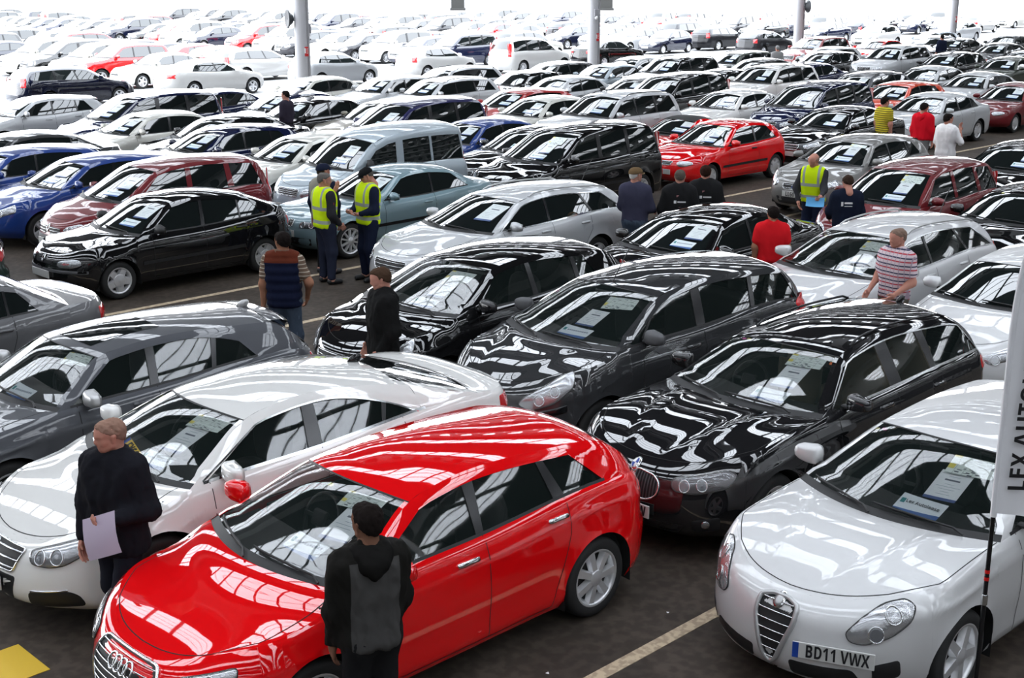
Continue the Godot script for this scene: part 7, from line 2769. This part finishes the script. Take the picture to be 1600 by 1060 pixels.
# ---------------------------------------------------------------- columns, flag and small things
func details() -> void:
	var cm := Mats.mat(Color(0.50, 0.50, 0.52), 0.5)
	var zs := [-28.8, -44.6, -60.8, -77.6]
	var nth := ["first", "second", "third", "fourth"]
	for k in 4:
		var c := Node3D.new()
		c.name = "trim_%d" % (k + 3)
		add_child(c)
		c.position = Vector3(-40.0, 0, zs[k])
		c.set_meta("kind", "structure")
		var g := Geo.new()
		g.lathe(pts([0.23, 0.25, 0.23, ROOF_Y]), 28, 1)
		part(c, "column_shaft", g, cm)
		g = Geo.new()
		g.lathe(pts([0.36, 0.0, 0.36, 0.22, 0.23, 0.27]), 24, 1, false)
		part(c, "column_base", g, cm)
		g = Geo.new()
		g.box(Vector3(0.20, 3.2, -0.18), Vector3(0.07, 6.2, 0.09), 0.02)
		part(c, "cable_tray", g, Mats.mat(Color(0.35, 0.35, 0.36), 0.5))
	# round loudspeaker discs on the first and third columns
	for e in [[0, Vector3(-0.28, 3.1, 0.26), -20.0], [2, Vector3(0.26, 3.0, -0.28), 150.0]]:
		var o := Node3D.new()
		o.name = numbered("loudspeaker")
		add_child(o)
		o.position = Vector3(-40.0, 0, zs[e[0]]) + e[1]
		o.rotation_degrees.y = e[2]
		var g := Geo.new()
		g.lathe(pts([0.10, -0.12, 0.16, -0.10, 0.26, 0.02, 0.33, 0.06, 0.33, 0.10, 0.30, 0.11, 0.02, 0.08]), 28, 2)
		part(o, "horn", g, Mats.mat(Color(0.05, 0.055, 0.06), 0.5))
		g = Geo.new()
		g.box(Vector3(0, 0, -0.16), Vector3(0.06, 0.06, 0.16), 0.01)
		part(o, "bracket", g, M.grey_plastic)
		tag(o, "dark round loudspeaker disc fixed to the %s column from the left" % nth[e[0]], "loudspeaker")
	for k in [0, 1, 3]:
		var o := Node3D.new()
		o.name = numbered("fire_sign")
		add_child(o)
		o.position = Vector3(-40.0, 0, zs[k]) + Vector3(0.235, 1.95, -0.02)
		o.rotation_degrees.y = 72.0
		var g := Geo.new()
		g.box(Vector3.ZERO, Vector3(0.20, 0.34, 0.012), 0.004)
		part(o, "sign_board", g, M.red)
		g = Geo.new()
		g.box(Vector3(-0.03, 0.03, 0.008), Vector3(0.06, 0.18, 0.004), 0.0)
		part(o, "pictogram", g, M.white)
		for j in 3:
			var h := Geo.new()
			h.box(Vector3(0.055, 0.09 - j * 0.07, 0.008), Vector3(0.05, 0.025, 0.004), 0.0)
			part(o, "pictogram", h, M.white)
		tag(o, "small red fire point sign on the %s column from the left" % nth[k], "sign")
	for e in [[0, Vector3(0.12, 2.75, -0.24), "first"], [1, Vector3(0.24, 3.0, 0.06), "second"]]:
		var o := Node3D.new()
		o.name = numbered("switch_box")
		add_child(o)
		o.position = Vector3(-40.0, 0, zs[e[0]]) + e[1]
		o.rotation_degrees.y = 60.0
		var g := Geo.new()
		g.box(Vector3.ZERO, Vector3(0.22, 0.34, 0.14), 0.02)
		part(o, "housing", g, Mats.mat(Color(0.3, 0.3, 0.32), 0.5))
		g = Geo.new()
		g.blob3(Vector3(0, -0.2, 0.02), Vector3(0.08, 0.10, 0.08), 1.0, 12, 8)
		part(o, "lamp_globe", g, M.white)
		tag(o, "grey box with a round globe on the %s column from the left" % e[2], "box")
	flag()
	# plate lying on the dashboard of the white coupe
	var s: Shape = proto_cache["white_coupe2{ }"][1] if proto_cache.has("white_coupe2{ }") else shapes[1]
	var car := Transform3D(Basis(Vector3.UP, deg_to_rad(-1.0)), Vector3(-9.05, 0, -5.8))
	var g := Geo.new()
	g.box(Vector3.ZERO, Vector3(0.52, 0.112, 0.008), 0.003)
	var pl := part(self, numbered("number_plate"), g, M.plate_yellow)
	var a := s.wm(Vector2(0.03, 0.19), -0.05)
	var ax := (s.wm(Vector2(0.28, 0.12), -0.05) - s.wm(Vector2(-0.22, 0.24), -0.05)).normalized()
	var up := (s.wm(Vector2(0.03, 0.29), -0.05) - a)
	up = (up - ax * up.dot(ax)).normalized()
	pl.transform = car * Transform3D(Basis(ax, up, ax.cross(up)), a)
	var tm := text_mesh("FX61 LSD", 0.085, 0.004)
	var t := part(pl, "plate_letters", tm, M.ink)
	t.scale = Vector3(0.40 / tm.get_aabb().size.x, 1, 1)
	t.position = Vector3(0.02, 0, 0.006)
	g = Geo.new()
	g.box(Vector3(-0.239, 0, 0.0045), Vector3(0.04, 0.108, 0.002))
	part(pl, "plate_band", g, M.blue)
	tag(pl, "yellow number plate FX61 LSD lying on the dashboard of the white coupe", "number plate")
	# words on the low sign of the silver hatchback
	var sg: MeshInstance3D = get_node("windscreen_sign_002")
	var sh: Shape = shapes[2]
	var w := text_mesh("Lex Autolease", 0.030, 0.002, false)
	var c0 := sh.wm(Vector2(0.235, 0.205), -0.026)
	var r := -0.08
	var x1 := (sh.wm(Vector2(0.235, 0.205) + Vector2(cos(r), sin(r)) * 0.08, -0.026) - sh.wm(Vector2(0.235, 0.205) - Vector2(cos(r), sin(r)) * 0.08, -0.026)).normalized()
	var y1 := sh.wm(Vector2(0.235, 0.235), -0.026) - c0
	y1 = (y1 - x1 * y1.dot(x1)).normalized()
	var wt := part(sg, "sign_words", w, M.ink)
	wt.transform = Transform3D(Basis(x1 * minf(1.0, 0.24 / w.get_aabb().size.x), y1, x1.cross(y1)), c0)
	# litter and leaves on the floor
	var rng := RandomNumberGenerator.new()
	rng.seed = 4
	for e in [["white scrap on the floor just behind the red hatchback's rear wheel", 0, -5.62, -5.9], ["white scrap on the floor between the wheel and the floor line", 0, -5.75, -5.2], ["white scrap on the floor below the front of the black estate", 0, -5.6, -7.2], ["dry leaf on the floor at the bottom edge beside the floor line", 1, -5.75, -4.85], ["dry leaf on the floor below the silver hatchback's nose", 1, -4.85, -6.45], ["white scrap on the aisle floor behind the man in the slate jumper", 0, -13.2, -17.6], ["dry leaf on the aisle floor beside the man in the body warmer", 1, -13.6, -9.8]]:
		var lf := Geo.new()
		var sz := rng.randf_range(0.008, 0.014)
		var an := rng.randf() * TAU
		var q := PackedVector3Array()
		var rows := []
		for j in 3:
			var rr := PackedVector3Array()
			for i in 5:
				var u := i / 4.0 * 2.0 - 1.0
				var v := j - 1.0
				rr.append(Vector3(u * sz * (2.0 if e[1] == 1 else 1.0), 0.004 + 0.006 * u * u, v * sz * (1.0 - u * u * 0.9)).rotated(Vector3.UP, an))
			rows.append(rr)
		lf.grid(rows, Vector3.UP)
		var o := part(self, numbered("leaf" if e[1] == 1 else "paper_scrap"), lf, Mats.mat(Color(0.45, 0.28, 0.10), 0.8) if e[1] == 1 else M.white)
		o.position = Vector3(e[2], 0.0, e[3])
		tag(o, e[0], "leaf" if e[1] == 1 else "litter", "leaves on the floor" if e[1] == 1 else "scraps on the floor")
	for e in [[-131.5, -120.0, "left"], [-118.0, -134.0, "right"]]:
		var o := Node3D.new()
		o.name = numbered("concrete_block")
		add_child(o)
		o.position = Vector3(e[0], 0, e[1])
		o.rotation_degrees.y = 45
		var b := Geo.new()
		b.box(Vector3(0, 2.0, 0), Vector3(1.7, 4.0, 1.7), 0.08)
		part(o, "block", b, Mats.mat(Color(0.025, 0.025, 0.023), 0.9))
		b = Geo.new()
		b.box(Vector3(0, 0.15, 0), Vector3(2.0, 0.3, 2.0), 0.05)
		part(o, "footing", b, Mats.mat(Color(0.03, 0.03, 0.028), 0.9))
		tag(o, "pale grey concrete block far out on the lot, %s one of two" % e[2], "concrete block")

func flag() -> void:
	var o := Node3D.new()
	o.name = "feather_flag"
	add_child(o)
	o.position = Vector3(-3.3, 0, -7.5)
	tag(o, "tall white feather flag with black lettering on a black pole at the right edge", "flag")
	var g := Geo.new()
	g.box(Vector3(0.08, 0.012, 0.0), Vector3(0.26, 0.016, 0.26), 0.004)
	g.lathe(pts([0.03, 0.0, 0.03, 0.16, 0.022, 0.17]), 12, 1, false)
	part(o, "base_plate", g, M.black)
	g = Geo.new()
	var run := PackedVector3Array()
	for k in 24:
		var y := 0.05 + 3.9 * k / 23.0
		var b := maxf(0.0, y - 2.6)
		run.append(Vector3(0.707, 0, -0.707) * (b * b * 0.16) + Vector3(0, y, 0))
	g.tube(run, 0.015, 10)
	part(o, "pole", g, M.gloss_black)
	for y in [0.98, 1.03]:
		g = Geo.new()
		g.lathe(pts([0.0165, y - 0.012, 0.0165, y + 0.012]), 12, 1)
		part(o, "pole_ring", g, M.red)
	g = Geo.new()
	g.lathe(pts([0.021, 0.80, 0.021, 0.86, 0.016, 0.87]), 12, 1)
	part(o, "pole_socket", g, M.chrome)
	# the sail: hemmed along the pole
	var rows := []
	for k in 30:
		var y := 1.44 + 2.45 * k / 29.0
		var b := maxf(0.0, y - 2.6)
		var x0 := b * b * 0.16
		var wd := 0.60 * minf(1.0, 0.55 + (y - 1.44) * 2.0) if y < 1.7 else 0.60
		if y > 3.3:
			wd *= sqrt(maxf(0.02, 1.0 - pow((y - 3.3) / 0.62, 2.0)))
		var r := PackedVector3Array()
		for i in 17:
			var u := i / 16.0
			var d := 0.03 * sin(u * 6.0 + y * 1.3) * u
			r.append(Vector3(0.707, 0, -0.707) * (x0 - 0.02 + u * wd) + Vector3(0.707, 0, 0.707) * (d + 0.018) + Vector3(0, y - 0.05 * u * (1.0 if k == 0 else 0.0), 0))
		rows.append(r)
	g.v.clear()
	g = Geo.new()
	g.grid(rows, Vector3(0.7, 0, 0.7))
	var fm := fabric(Color(0.74, 0.74, 0.76))
	fm.backlight_enabled = true
	fm.backlight = Color(0.3, 0.3, 0.3)
	part(o, "sail", g, fm)
	g = Geo.new()
	var sl := PackedVector3Array()
	for k in range(8, 24):
		sl.append(run[k] + Vector3(0, 0.0, 0))
	g.tube(sl, 0.022, 8)
	part(o, "pole_sleeve", g, fm)
	var tm := text_mesh("LEX AUTOLEASE", 0.105, 0.004)
	var t := part(o, "flag_letters", tm, M.ink)
	var bx := tm.get_aabb()
	# runs up the sail, tops of the letters towards the pole
	var xx := Vector3(0.02, 1.0, -0.02).normalized()
	var yy := Vector3(-0.707, 0.0, 0.707)
	yy = (yy - xx * yy.dot(xx)).normalized()
	t.transform = Transform3D(Basis(xx, yy, xx.cross(yy)), Vector3(0.707, 0, -0.707) * 0.125 + Vector3(0.707, 0, 0.707) * 0.045 + Vector3(0, 1.60 + bx.size.x / 2, 0))
